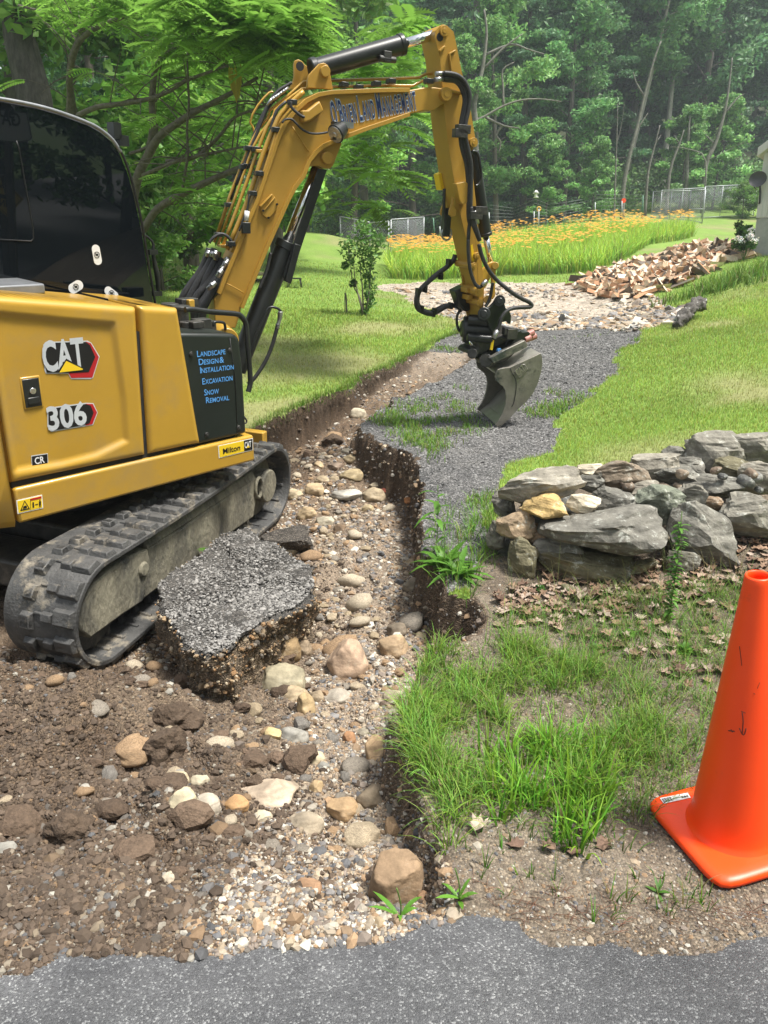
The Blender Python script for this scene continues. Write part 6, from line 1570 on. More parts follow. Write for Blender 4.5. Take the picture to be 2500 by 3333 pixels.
# ragged sod along the trench rim and hanging roots
lm = LM(); rt = LM()
rim_pts = []
for a, b in zip(tr_left[:-1], tr_left[1:]):
    L_ = np.hypot(b[0] - a[0], b[1] - a[1])
    for t in np.linspace(0, 1, max(3, int(L_ / .012))): rim_pts.append((a[0] * (1 - t) + b[0] * t, a[1] * (1 - t) + b[1] * t))
rim_pts = np.array(rim_pts); n = len(rim_pts) * 12
q = np.repeat(rim_pts, 12, 0) + rng.normal(0, .05, (n, 2)); z, sd = gzs(q[:, 0], q[:, 1]); k_ = sd < .01
q, z = q[k_], z[k_]; n = len(q)
lm.add(*blades(np.c_[q, z], rng.uniform(.03, .09, n), np.full(n, .005), rng.uniform(.3, 2.0, n), rng.uniform(0, 2 * pi, n), gcol(n, (.14, .27, .03), .3, .15), segs=2))
q = np.repeat(rim_pts, 7, 0) + rng.normal(0, .03, (len(rim_pts) * 7, 2)); z, sd = gzs(q[:, 0], q[:, 1]); k_ = (sd > -.02) & (sd < .05); q = q[k_]; n = len(q)
zt = zbase(q[:, 0], q[:, 1]) - rng.uniform(.01, .14, n)
rt.add(*blades(np.c_[q, zt], rng.uniform(.04, .16, n), np.full(n, .0035), rng.uniform(2.2, 3.0, n) * 1.6, rng.uniform(pi*.55, pi*1.2, n), np.array((.055, .040, .028)) * rng.uniform(.5, 2.2, (n, 1)), segs=3, curl=.5))
tr = np.array(tr_right); rr_ = []
for a, b in zip(tr[:-1], tr[1:]):
    for t in np.linspace(0, 1, max(3, int(np.hypot(*(b - a)) / .02))): rr_.append(a * (1 - t) + b * t)
rr_ = np.array(rr_); q = np.repeat(rr_, 5, 0) + rng.normal(0, .03, (len(rr_) * 5, 2)); z, sd = gzs(q[:, 0], q[:, 1]); k_ = (sd > -.01) & (sd < .05); q = q[k_]; n = len(q)
zt = zbase(q[:, 0], q[:, 1]) - rng.uniform(.01, .2, n)
rt.add(*blades(np.c_[q, zt], rng.uniform(.03, .13, n), np.full(n, .0022), rng.uniform(2.2, 3.0, n) * 1.6, rng.uniform(0, 2*pi, n), np.array((.07, .05, .035)) * rng.uniform(.5, 2.4, (n, 1)), segs=3, curl=.5))
tag(lm.obj('rim_grass', MG), kind='stuff'); tag(rt.obj('hanging_roots', MDL), kind='stuff')
# weeds on the driveway
lm = LM()
P_, f_ = sample_zone((zone == 2) & front & (fy < 12), 90000)
pm_ = fbm(P_[:, :2], 1.1, 4, 331)
W1 = [tuple(p) for p in gpoly('D', [(790,900),(850,870),(960,860),(1040,880),(1060,930),(990,960),(940,1000),(900,980),(850,950)])]
W2 = [tuple(p) for p in gpoly('D', [(1180,930),(1230,880),(1310,800),(1370,740),(1420,720),(1380,790),(1330,880),(1250,960),(1200,990)])]
W3 = [tuple(p) for p in gpoly('D', [(915,1250),(930,1140),(1010,1080),(1070,1060),(1080,1100),(1060,1200),(1020,1260)])]
wgt = .75 * sstep(-.25, .12, sdist(P_[:, 0], P_[:, 1], W1)) * 1.3 + .8 * sstep(-.3, .1, sdist(P_[:, 0], P_[:, 1], W2)) + 1.1 * sstep(-.15, .08, sdist(P_[:, 0], P_[:, 1], W3))
k_ = rng.random(len(P_)) < np.clip(sstep(.15, .9, pm_ * 1.3 + wgt - .45) * .34 + .15 * sstep(.75, 1.1, pm_ + .15) + .28 * sstep(-.1, .3, sdist(P_[:, 0], P_[:, 1], W1)) * (fbm(P_[:, :2], 5, 3, 335) > -.2), 0, 1); P_ = P_[k_]; n = len(P_)
lm.add(*blades(P_, rng.uniform(.02, .085, n), np.clip(.005 * P_[:, 1] / 5, .004, .010), rng.uniform(.4, 2.0, n), rng.uniform(0, 2 * pi, n), gcol(n, (.17, .32, .045), .3, .1), segs=2))
tag(lm.obj('driveway_weeds', MG), kind='stuff')
# leafy weeds: individual plants
def leaf_shape(lm, base, d, up, L, Wd, col, fold=.2, seg=4, droop=.5):
    d = d / np.linalg.norm(d); s = np.cross(d, up); s /= np.linalg.norm(s) + 1e-9; u = np.cross(s, d)
    V = []; 
    for k in range(seg + 1):
        t = k / seg; w = Wd * sin(pi * min(1, t * .93 + .07)) ** .8 * .5
        p = base + d * L * t - np.array([0, 0, 1.0]) * droop * L * t * t * .6
        V += [p - s * w + u * w * fold, p, p + s * w + u * w * fold]
    F = []
    for k in range(seg):
        a = k * 3; F += [(a, a+1, a+4, a+3), (a+1, a+2, a+5, a+4)]
    V = np.array(V); lm.add(V, np.array(F), np.tile(col, (len(V), 1)) * rng.uniform(.9, 1.1))
def weed(k, x, y, hgt, nleaf, L, Wd, label, col=(.09, .22, .025), style='rosette', cat='weed'):
    p = gpx(k, x, y) if True else None; z = gz(p[0], p[1]); p = np.array([p[0], p[1], z])
    e = empty('weed', p, label, cat, None)
    lf = LM(); st = MB()
    topc = p + np.array([random.uniform(-.02, .02), random.uniform(-.02, .02), hgt])
    st.tube([p, (p + topc) / 2 + np.array([.006, 0, 0]), topc], .0022, 5, 3)
    for i in range(nleaf):
        t = (i + .5) / nleaf; az = i * 2.4 + random.uniform(-.3, .3)
        b = p + (topc - p) * (t * .9 if style == 'stem' else .1 * random.random())
        el = random.uniform(.3, 1.1) if style == 'rosette' else random.uniform(.1, .7)
        d = np.array([cos(az) * cos(el), sin(az) * cos(el), sin(el)])
        leaf_shape(lf, b, d, np.array([0, 0, 1.0]), L * random.uniform(.7, 1.15), Wd * random.uniform(.8, 1.15), np.array(col) * random.uniform(.8, 1.25), droop=random.uniform(.3, 1.1))
    me = npmesh('leaves', np.concatenate(lf.V) - p, [np.concatenate(lf.F)], ML, np.concatenate(lf.C), smooth=True); link('leaves', me, e)
    o = st.build('stem', mat_stem, e, org=p)
    return e
mat_stem = mat('green_stem', (.06, .13, .02), (.10, .16, .03), 30, .6)
weed('D', 958, 1225, .22, 26, .27, .040, 'clump of long lance leaved weeds on the rim of the gully')
weed('D', 990, 1245, .16, 20, .22, .034, 'second lance leaved weed clump nearer the dry stone wall', col=(.10, .24, .03))
weed('D', 942, 1200, .42, 18, .14, .030, 'tall leafy stem leaning over the trench edge', style='stem')
weed('D', 1165, 1270, .07, 16, .05, .045, 'round leaved weed at the foot of the mossy column stone', col=(.06, .16, .03))
weed('D', 1445, 1335, .55, 110, .05, .018, 'tall feathery green weed standing in front of the boulder', style='stem', col=(.10, .24, .03))
weed('D', 865, 1960, .11, 5, .11, .014, 'lone bright grass shoot beside the big brown boulder', col=(.12, .30, .03))
weed('D', 992, 1948, .10, 7, .09, .013, 'small bright grass shoot on bare soil by the road', col=(.12, .28, .03))
weed('D', 1420, 1930, .06, 8, .05, .010, 'tiny grass tuft on bare soil in front of the cone', col=(.08, .19, .03))
weed('D', 1490, 1155, .14, 8, .07, .05, 'maple seedling with pale leaves beside the wall boulders', style='stem', col=(.16, .32, .04))
weed('D', 1355, 1370, .10, 14, .06, .03, 'low leafy weed among brown leaves below the wall', col=(.10, .25, .03))
weed('D', 1480, 1410, .12, 14, .06, .03, 'leafy green weed left of the top of the cone', col=(.11, .27, .03))
weed('D', 1290, 1400, .08, 12, .05, .022, 'small spreading weed on the grassy bank', col=(.09, .22, .03))
weed('D', 1005, 1310, .05, 5, .13, .05, 'broad leaf hanging at the undercut edge of the bank', col=(.06, .15, .02))
# weeds on the slab
for (x, y, lab) in ((412, 1300, 'small rosette weed on top of the broken asphalt slab'), (612, 1245, 'tiny green weed near the trench side of the slab'), (440, 1188, 'little weed at the back of the slab by the track')):
    q = szp('D', x, y); e = empty('weed', q, lab, 'weed'); lf = LM()
    for i in range(12): 
        az = i * 2.4; leaf_shape(lf, q, np.array([cos(az), sin(az), .4]), np.array([0, 0, 1.]), .05, .012, np.array((.09, .2, .03)))
    me = npmesh('leaves', np.concatenate(lf.V) - q, [np.concatenate(lf.F)], ML, np.concatenate(lf.C)); link('leaves', me, e)
# fallen leaves
def lobed(n=5):
    out = []
    for k in range(2 * n + 1):
        a = -2.3 + 4.6 * k / (2 * n); r = 1.0 - .12 * abs(k - n) / n if k % 2 == 0 else .62
        out.append((r * sin(a) * .85, r * cos(a)))
    return np.array(out + [(0, -.75)])
LS = lobed(); nl_ = len(LS)
def litter(name, q, size, cols):
    n = len(q); z, _ = gzs(q[:, 0], q[:, 1]); az = rng.uniform(0, 2 * pi, n); S = size * rng.uniform(.5, 1.2, n)
    x = LS[None, :, 0] * S[:, None]; y = LS[None, :, 1] * S[:, None]
    cu = rng.uniform(.05, .55, n)[:, None]; h = (np.abs(x) ** 1.5 * 3 / np.sqrt(S)[:, None] + (y ** 2) / S[:, None] * .5) * cu + rng.uniform(.002, .02, n)[:, None]
    tl = rng.normal(0, .18, (n, 1)); h = h + y * tl * .6
    X = x * np.cos(az)[:, None] - y * np.sin(az)[:, None]; Y = x * np.sin(az)[:, None] + y * np.cos(az)[:, None]
    V = np.stack([q[:, :1] + X, q[:, 1:2] + Y, z[:, None] + np.maximum(h, .001)], -1)
    c0 = V.mean(1, keepdims=True) - np.array([0, 0, .004]); V = np.concatenate([V, c0], 1).reshape(-1, 3); m_ = nl_ + 1
    F = np.concatenate([(np.arange(n) * m_)[:, None] + np.array([[k, (k + 1) % nl_, nl_]]) for k in range(nl_)])
    me = npmesh(name, V, [F], MDL, np.repeat(cols, m_, 0)); o = link(name, me); tag(o, kind='stuff')
q1 = sc_poly('D', [(1060,1290),(1180,1230),(1330,1240),(1480,1200),(1659,1130),(1659,1260),(1500,1290),(1350,1330),(1200,1340),(1080,1330)], 520, 4)
q2 = sc_poly('D', [(1040,1300),(1300,1280),(1659,1260),(1659,1520),(1450,1480),(1250,1380),(1080,1370)], 160, 5)
q3 = sc_poly('D', [(950,1700),(1330,1750),(1330,1860),(1000,1900)], 9, 6)
q = on_bank(np.r_[q1, q2, q3]); n = len(q)
lc = np.array([(.30,.20,.14),(.23,.15,.10),(.36,.26,.20),(.17,.11,.08),(.40,.32,.26)])[rng.integers(0, 5, n)] * rng.uniform(.75, 1.15, (n, 1))
litter('leaf_litter', q, .036, lc)
# twigs and pine needles by the road
tw = MB()
for i in range(150):
    q = sc_poly('D', [(1000,1900),(1659,1930),(1659,2020),(1100,2010)], 1, 900 + i)[0]; z = gz(*q); a = random.uniform(0, pi); L_ = random.uniform(.02, .07)
    tw.tube([(q[0], q[1], z + .004), (q[0] + cos(a) * L_ * .5, q[1] + sin(a) * L_ * .4 + .004, z + .008), (q[0] + cos(a) * L_, q[1] + sin(a) * L_, z + .004)], .0008, 3, 0)
o = tw.build('pine_needles', mat('needle', (.12, .05, .03), (.2, .1, .06), 60, .8)); tag(o, kind='stuff')

# ---------------------------------------------------------------- daylily bed
BED = [tuple(p) for p in gpoly('D', [(835,575),(845,603),(900,606),(1000,601),(1100,594),(1200,592),(1285,588),(1350,560),(1400,530),(1470,520),(1500,512),(1490,503),(1400,506),(1250,510),(1100,522),(980,543),(880,562)])]
lo = np.min(BED, 0); hi = np.max(BED, 0)
q = rng.uniform(lo, hi, (60000, 2)); q = q[inpoly(q[:, 0], q[:, 1], BED)][:26000]; n = len(q)
lm = LM(); zb_ = zbase(q[:, 0], q[:, 1])
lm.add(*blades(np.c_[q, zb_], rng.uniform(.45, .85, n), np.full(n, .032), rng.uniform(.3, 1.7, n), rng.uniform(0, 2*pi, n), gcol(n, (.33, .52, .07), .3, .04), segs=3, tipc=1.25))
tag(lm.obj('daylily_leaves', MG), kind='stuff')
q = rng.uniform(lo, hi, (9000, 2)); q = q[inpoly(q[:, 0], q[:, 1], BED)]
r_ = sdist(q[:, 0], q[:, 1], BED); up_ = fbm(q, .35, 3, 351); q = q[(rng.random(len(q)) < np.clip(.3 + .7 * up_ + .3 * (q[:, 1] > 25), .05, 1))][:4600]; n = len(q)
zb_ = zbase(q[:, 0], q[:, 1]); hh = rng.uniform(.72, .98, n); fl = LM()
ctr = np.c_[q, zb_ + hh]
for k in range(6):
    az = rng.uniform(0, 2*pi, n) * 0 + k * pi / 3 + rng.uniform(-.2, .2, n); d = np.c_[np.cos(az), np.sin(az), np.full(n, .45)] * .075; s = np.c_[-np.sin(az), np.cos(az), np.zeros(n)] * .022
    V = np.stack([ctr, ctr + d * .6 + s, ctr + d + np.array([0, 0, -.012]), ctr + d * .6 - s], 1).reshape(-1, 3)
    F = (np.arange(n) * 4)[:, None] + np.array([[0, 1, 2, 3]]); c = np.repeat(np.array((1.0, .56, .15)) * rng.uniform(.8, 1.15, (n, 1)), 4, 0); fl.add(V, F, c)
tag(fl.obj('daylily_flowers', attr_mat('petal', .5, trans=.35, nstr=0)), kind='stuff')
# ---------------------------------------------------------------- trees
MBK = mat('bark', (.07, .06, .05), (.16, .14, .12), 9, .9, bump=.7, bscale=22, c3=(.28, .27, .24), c3scale=5, c3th=(.60, .72), stretch=(1, 1, .3))
MBKP = mat('pale_bark', (.20, .19, .16), (.36, .34, .30), 7, .9, bump=.4, bscale=22, stretch=(1, 1, .3))
MLN = attr_mat('feather_leaf', .5, trans=.42, nstr=.0, spec=.3)
MDARK = attr_mat('dark_leaf', .6, trans=.2, nstr=0, spec=.25)
def leafcloud(centers, radii, n, size, col, seed, flat=.55, jit=.25):
    r = np.random.default_rng(seed); k = r.integers(0, len(centers), n)
    d = r.normal(size=(n, 3)); d /= np.linalg.norm(d, axis=1)[:, None]; rr = r.random(n) ** .55
    P = centers[k] + d * rr[:, None] * radii[k][:, None] * np.array([1, 1, flat])
    nn = r.normal(size=(n, 3)) * np.array([.75, .75, 1]) + np.array([0, 0, .7]); nn /= np.linalg.norm(nn, axis=1)[:, None]
    a = np.cross(nn, r.normal(size=(n, 3))); a /= np.linalg.norm(a, axis=1)[:, None]; b = np.cross(nn, a)
    s = size * r.uniform(.6, 1.35, n)[:, None]
    V = np.stack([P - a * s, P + b * s * .5 + nn * s * .12, P + a * s, P - b * s * .5 + nn * s * .12], 1).reshape(-1, 3)
    F = (np.arange(n) * 4)[:, None] + np.array([[0, 1, 2, 3]])
    tone = (1 + jit * r.normal(size=len(centers)))[k] * r.uniform(.75, 1.25, n)
    c = np.repeat(np.array(col)[None] * np.clip(tone, .4, 1.8)[:, None] * np.c_[r.uniform(.85, 1.2, n), np.ones(n), r.uniform(.85, 1.2, n)], 4, 0)
    return V, F, c
def tree_proto(seed, H, spread, nleaf, leaf, col, trunk_r=.16, low=.25, lean=0, conifer=False, bark=None, mleaf=None):
    r = random.Random(seed); ml = mleaf or ML
    tr_ = MB(); top = np.array([lean * H, r.uniform(-.04, .04) * H, H * .93])
    path = [np.zeros(3)] + [top * t + np.array([r.uniform(-.15, .15), r.uniform(-.15, .15), 0]) * (t * 1.2) for t in (.25, .5, .75, 1)]
    tr_.tube(path, [trunk_r * 1.25, trunk_r, trunk_r * .75, trunk_r * .45, .03], 9, 4)
    cs_, rs_ = [], []
    nb = 26 if not conifer else 44
    for i in range(nb):
        t = low + (1 - low) * (i + r.random()) / nb
        b = np.array([np.interp(t, (0, .25, .5, .75, 1), [p[j] for p in path]) for j in range(3)])
        az = i * 2.4 + r.uniform(-.4, .4)
        L_ = spread * ((1 - t) * 1.15 + .12) if conifer else spread * (sin(pi * min(1, (t - low) / (1 - low) * .8 + .22)) ** .8) * r.uniform(.55, 1.15)
        el = r.uniform(-.15, .1) if conifer else r.uniform(.15, .7)
        e = b + np.array([cos(az) * cos(el), sin(az) * cos(el), sin(el)]) * L_
        tr_.tube([b, (b + e) / 2 + np.array([0, 0, .06 * L_]), e], [trunk_r * .32 * (1.1 - t), trunk_r * .2 * (1.1 - t), .012], 5, 2)
        for f in ((.45, .75, 1.0) if not conifer else (.35, .6, .85, 1.05)):
            p = b + (e - b) * f + np.array([r.uniform(-.3, .3), r.uniform(-.3, .3), r.uniform(-.2, .3)]) * spread * .22
            cs_.append(p); rs_.append(spread * r.uniform(.16, .34) * (1 if not conifer else .62))
    V, F, c = leafcloud(np.array(cs_), np.array(rs_), nleaf, leaf, col, seed, flat=.5 if not conifer else .3)
    crown = npmesh('crown', V, [F], ml, c)
    me = bpy.data.meshes.new('trunk'); me.from_pydata(tr_.v, [], tr_.f); me.polygons.foreach_set('use_smooth', tr_.sm); me.materials.append(bark or MBK)
    return crown, me
PR = {}
def plant_tree(kind, x, y, label, cat='tree', group='trees at the edge of the wood', s=1.0, rz=None, name='forest_tree', z=None, sz=1.0):
    crown, trunk = PR[kind]
    z = zbase(x, y)[0] if z is None else z
    e = empty(name, (x, y, z - .1), label, cat, group); e.rotation_euler = (0, 0, random.uniform(0, 6.28) if rz is None else rz); e.scale = (s, s, s * sz)
    link('trunk', trunk, e); link('crown', crown, e); return e
GA, GB_, GC_, GD_ = (.145, .31, .105), (.115, .25, .10), (.19, .37, .11), (.09, .195, .085)
PR['maple'] = tree_proto(1, 19, 4.2, 15000, .17, GA, .22, .22, .05)
PR['oak'] = tree_proto(2, 21, 4.6, 15000, .18, GB_, .26, .25, -.04)
PR['bright'] = tree_proto(3, 16, 3.4, 13000, .15, GC_, .16, .15, .08)
PR['hemlock'] = tree_proto(4, 18, 3.6, 18000, .12, GD_, .2, .06, 0, conifer=True)
PR['leaner'] = tree_proto(5, 20, 3.8, 12000, .17, GA, .17, .45, .16, bark=MBKP)
PR['sapling'] = tree_proto(6, 6.5, 2.0, 8000, .11, GC_, .06, .08, .05)
PR['bush'] = tree_proto(7, 2.6, 1.5, 5000, .075, (.14, .27, .055), .04, .02)
PR['deep'] = tree_proto(12, 17, 4.4, 15000, .18, GB_, .2, .03, .02)
PR['bigleaf'] = tree_proto(8, 13, 3.2, 12000, .13, (.19, .37, .07), .14, .06, .03)
R_t = random.Random(5)
# front row, seen individually; labels say where each stands
row = [('bright', -4.5, 42, 1.0, 'bright green tree behind the left dog kennel'), ('maple', -1.0, 47, 1.0, 'tall maple behind the left kennel panel'), ('hemlock', 1.8, 50, 1.05, 'dark hemlock seen left of the excavator stick'),
 ('bright', 2.9, 41, .62, 'light green young tree just left of the stick'), ('oak', 5.0, 52, 1.15, 'big broad oak right behind the top of the stick'), ('bright', 6.3, 45, .85, 'pale leaved tree right behind the bucket cylinder'),
 ('hemlock', 8.6, 50, 1.0, 'dense dark evergreen in the middle of the wood edge'), ('maple', 10.8, 49, .8, 'round crowned maple above the daylilies'), ('hemlock', 12.5, 53, 1.05, 'tall dark evergreen behind the flower bed'),
 ('leaner', 14.0, 54, 1.0, 'pale trunked tree leaning right, left of the right kennel'), ('leaner', 15.8, 55, .95, 'second pale leaning trunk above the right kennel gate'), ('maple', 17.6, 60, 1.15, 'tall maple behind the right dog kennel'),
 ('leaner', 19.4, 57, 1.05, 'leaning trunk tree between the right kennel and the house'), ('oak', 22.5, 60, 1.1, 'broad oak behind the grey house corner'), ('sapling', 18.5, 51, 1.0, 'low leafy tree behind the right kennel fence'),
 ('sapling', 21.0, 52, 1.1, 'low spreading tree beside the satellite dish'), ('sapling', 9.2, 46, .8, 'small leafy tree by the bird feeder'), ('sapling', 12.0, 47, .75, 'bushy small tree behind the fence posts'),
 ('bush', 22.5, 46.5, 1.0, 'yellow green bush inside the right kennel'), ('bush', 20.6, 46.5, .8, 'smaller bush against the right kennel fence')]
for kd, x, y, s, lab in row: plant_tree(kd, x, y, lab, 'bush' if kd == 'bush' else 'tree', s=s, name='bush' if kd == 'bush' else 'forest_tree')
# the ranks behind them
GRPB = 'trees deeper in the wood'
for (y0, y1, n_, s0) in ((60, 68, 20, 1.1), (72, 86, 22, 1.2), (92, 110, 20, 1.3)):
    for i in range(n_):
        t = (i + R_t.uniform(.2, .8)) / n_; y = R_t.uniform(y0, y1); x = (-.42 + 1.02 * t) * y
        kd = R_t.choice(['maple', 'oak', 'hemlock', 'hemlock', 'deep', 'bright', 'deep'])
        plant_tree(kd, x, y, 'tree deep in the wood behind the front row', 'tree', GRPB, s=s0 * R_t.uniform(.9, 1.15))
# undergrowth along the wood edge
lm = LM(); n_ = 260; cx = np.array([R_t.uniform(-24, 34) for _ in range(n_)]); cy = np.array([R_t.uniform(50, 60) for _ in range(n_)]) + np.abs(cx - 8) * .1
cen_ = np.c_[cx, cy, zbase(cx, cy) + np.array([R_t.uniform(.2, 2.6) for _ in range(n_)])]; lm.add(*leafcloud(cen_, np.full(n_, 1.7), 52000, .14, (.15, .28, .09), 77, flat=.7))
tag(lm.obj('undergrowth', ML), kind='stuff')
# left hand wood: trees behind the excavator
left = [('bigleaf', -7.5, 16.5, 1.1, 'leafy tree right behind the excavator cab'), ('bigleaf', -4.6, 19, 1.15, 'leafy tree behind the hoses of the boom'), ('maple', -10.5, 20, .8, 'dark trunked tree above the cab roof'),
  ('bigleaf', -3.2, 24, 1.25, 'tall leafy tree seen under the boom cylinder'), ('hemlock', -9.5, 27, .8, 'dark evergreen behind the left trees'), ('oak', -13.5, 25, .8, 'oak at the far left behind the cab'), ('maple', -6.5, 30, .85, 'maple at the back of the left wood'), ('hemlock', -3.5, 36, .8, 'dark evergreen seen below the boom'),
  ('bigleaf', -1.4, 36, 1.0, 'light tree left of the shrub and kennel'), ('hemlock', -7.8, 38, .9, 'far evergreen at the end of the left lawn'), ('oak', -12, 40, 1.0, 'far oak behind the left lawn'), ('maple', -17, 34, 1.0, 'far maple at the left margin'), ('bush', -5.6, 15.5, 1.2, 'round bush under the hoses of the boom'), ('bush', -4.9, 17.5, 1.0, 'bush beside the white railing'), ('bush', -6.6, 14.2, 1.2, 'bush behind the front corner of the cab'), ('oak', -5.5, 46, 1.0, 'oak behind the far end of the lawn'), ('maple', -9, 50, 1.1, 'maple far behind the left lawn'), ('hemlock', -13, 52, 1.1, 'evergreen far behind the left lawn')]
for kd, x, y, s, lab in left: plant_tree(kd, x, y, lab, 'bush' if kd == 'bush' else 'tree', group='trees of the left hand wood', s=s, name='bush' if kd == 'bush' else 'wood_tree')
# trees over the road behind the photographer, mirrored in the cab glass
for i, (x, y) in enumerate(((10, 2), (13, -1.5), (16.5, 4.5), (12, -5.5), (19, 0), (8.5, -4), (22, -6), (15.5, 8.5), (4, -11), (-5, -13), (20, 5), (24, 3), (24, -2), (17, -8), (21, -11), (14, -12), (27, -6), (26, 8), (9, -10), (28, 1))):
    plant_tree(['bigleaf', 'maple', 'oak'][i % 3], x, y, 'roadside tree behind the photographer', 'tree', 'roadside trees across the road', s=.75, z=0)

# the near tree on the left with feathery compound leaves: branches follow the photo
def frond(lm, p, d, L, col, n=9, w=.036, droop=.35):
    d = d / np.linalg.norm(d); s = np.cross(d, [0, 0, 1.0]); s /= np.linalg.norm(s) + 1e-9
    V = []; F = []
    for k in range(n):
        t = .15 + .85 * k / n; q = p + d * L * t - np.array([0, 0, 1.0]) * droop * L * t * t
        for sg in (-1, 1):
            dd = s * sg * .85 + d * .5 + np.array([0, 0, -.25]); dd /= np.linalg.norm(dd)
            ll = L * .30 * (1 - .45 * abs(t - .45)); ww = w * (L / .4)
            o_ = np.cross(dd, s * sg + np.array([0, 0, .8])); o_ = d * .8 + o_ * .0; o_ = o_ - dd * (o_ @ dd); o_ /= np.linalg.norm(o_)
            b = len(V); V += [q, q + dd * ll * .45 + o_ * ww * .5, q + dd * ll, q + dd * ll * .45 - o_ * ww * .5]; F.append((b, b+1, b+2, b+3))
    q = p + d * L - np.array([0, 0, 1.0]) * droop * L; b = len(V); V += [q, q + d*.04 + s*.012, q + d*.10, q + d*.04 - s*.012]; F.append((b, b+1, b+2, b+3))
    lm.add(np.array(V), np.array(F), np.tile(np.array(col), (len(V), 1)))
base_t = np.array([-6.0, 12.5, zbase(-6.0, 12.5)[0]])
NT = empty('sumac_tree', base_t, 'near tree with bare crooked branches and feathery leaves behind the boom', 'tree')
br = MB(); ends = []
def bw(pts, Y0, Y1, r0, r1):
    n = len(pts); P = [W(*tp('Q1', *p), Y0 + (Y1 - Y0) * i / (n - 1)) for i, p in enumerate(pts)]
    br.tube(P, list(np.linspace(r0, r1, 5)), 8, 4); return P
B1 = bw([(700,1200),(740,970),(800,840),(860,740),(950,670),(1060,600),(1180,540),(1290,480),(1390,420)], 12.2, 10.8, .075, .02)
B2 = bw([(780,1230),(850,1130),(960,1060),(1080,1000),(1190,950),(1300,905),(1380,880)], 11.8, 10.6, .06, .03)
B3 = bw([(800,840),(825,700),(822,560),(830,430),(845,360),(930,270),(1040,190),(1130,80),(1150,0)], 12.0, 11.2, .055, .022)
B4 = bw([(420,625),(520,580),(660,560),(780,540),(900,500),(1000,440),(1100,400),(1240,350)], 12.5, 10.8, .04, .014)
B5 = bw([(370,680),(380,520),(375,420),(400,290),(450,200),(560,130),(700,80),(830,10)], 13.0, 11.5, .06, .022)
B6 = bw([(405,690),(400,600),(390,520),(375,350),(440,170),(500,60),(530,0)], 13.2, 12.4, .05, .025)
B7 = bw([(100,30),(180,50),(280,80),(360,140),(420,240)], 13.2, 12.8, .02, .014)
B8 = bw([(700,830),(800,790),(850,700),(830,620)], 12, 12, .025, .012)
B9 = bw([(770,950),(900,890),(1030,850),(1180,820),(1330,790)], 11.8, 10.8, .03, .012)
B10 = bw([(980,1060),(1000,930),(1015,830),(1010,700),(1020,560),(1015,420),(1010,250)], 11.4, 11.0, .022, .012)
B11 = bw([(900,870),(1050,850),(1180,740),(1260,640),(1350,600),(1460,560)], 11.6, 10.4, .03, .012)
for P in (B1, B2, B3, B4, B5, B6, B9, B10, B11):
    for k in range(9):
        i = random.randrange(2, len(P)); a = np.array(P[i - 1]); b = np.array(P[i]); q = a + (b - a) * random.random()
        d = np.array([random.uniform(-1, 1), random.uniform(-.6, .6), random.uniform(-.4, .8)]); d *= random.uniform(.35, .95) / np.linalg.norm(d)
        br.tube([q, q + d * .5 + np.array([0, 0, .05]), q + d], [.012, .008, .004], 5, 3); ends.append(q + d)
br.tube([base_t, base_t + np.array([.2, 0, .8]), np.array(B1[0])], [.12, .1, .075], 10, 4)
br.tube([base_t, base_t + np.array([-.9, .6, 1.6]), np.array(B5[0])], [.10, .08, .06], 10, 4)
br.tube([np.array(B2[0]), (np.array(B2[0]) + base_t) / 2 + np.array([.1, 0, .0]), base_t + np.array([0, 0, .2])], [.06, .08, .09], 10, 4)
br.build('branches', mat('grey_bark', (.075, .062, .050), (.14, .12, .10), 20, .9, bump=.4, bscale=60), NT, org=base_t)
lm = LM(); rr2 = random.Random(9)
spots = [(e, .5) for e in ends[::3]]
zonesF = [(250, -60, 900, 110, 70, 11, 15), (850, -60, 1659, 260, 150, 9, 13), (1000, 200, 1450, 420, 34, 11, 15), (650, 300, 1250, 720, 60, 12.6, 16), (850, 650, 1330, 1150, 45, 12.6, 16), (1150, -60, 1659, 200, 70, 9, 12), (1350, 100, 1659, 330, 50, 9, 12)]
for (x0, y0, x1, y1, n_, ya, yb) in zonesF:
    for _ in range(int(n_ * 1.7)): spots.append((W(*tp('Q1', rr2.uniform(x0, x1), rr2.uniform(y0, y1)), rr2.uniform(ya, yb)), .5))
# sprays hanging below and behind the boom
for (x0, y0, x1, y1, n_) in ((730, 580, 1100, 960, 34), (1000, 0, 1200, 300, 30), (800, 230, 1280, 360, 16), (1100, 380, 1260, 560, 14)):
    for _ in range(n_): spots.append((W(*tp('C3', rr2.uniform(x0, x1), rr2.uniform(y0, y1)), rr2.uniform(8.6, 11)), .5))
twg = MB()
for p, L_ in spots:
    k = rr2.randint(2, 4); az0 = rr2.uniform(0, 6.28)
    for j in range(k):
        az = az0 + rr2.uniform(-1.6, 1.6); d = np.array([cos(az), sin(az) * .8, rr2.uniform(-.25, .35)])
        frond(lm, p, d, rr2.uniform(.28, .52), np.array((.22, .42, .07)) * rr2.uniform(.45, 1.3), n=rr2.choice([8, 9, 10]))
V_ = np.concatenate(lm.V) - base_t
me = npmesh('crown', V_, [np.concatenate(lm.F)], MLN, np.concatenate(lm.C)); link('crown', me, NT)
# withered yellow leaf spray
yl = LM()
for _ in range(26):
    p = W(*tp('Q1', rr2.uniform(1240, 1300), rr2.uniform(345, 480)), 10.4); dd = np.array([rr2.uniform(-.2, .2), 0, -1.0]); leaf_shape(yl, p, dd, np.array([0, 1., 0]), .16, .03, np.array((.48, .38, .05)), droop=.1)
me = npmesh('withered_leaves', np.concatenate(yl.V) - base_t, [np.concatenate(yl.F)], ML, np.concatenate(yl.C)); link('withered_leaves', me, NT)
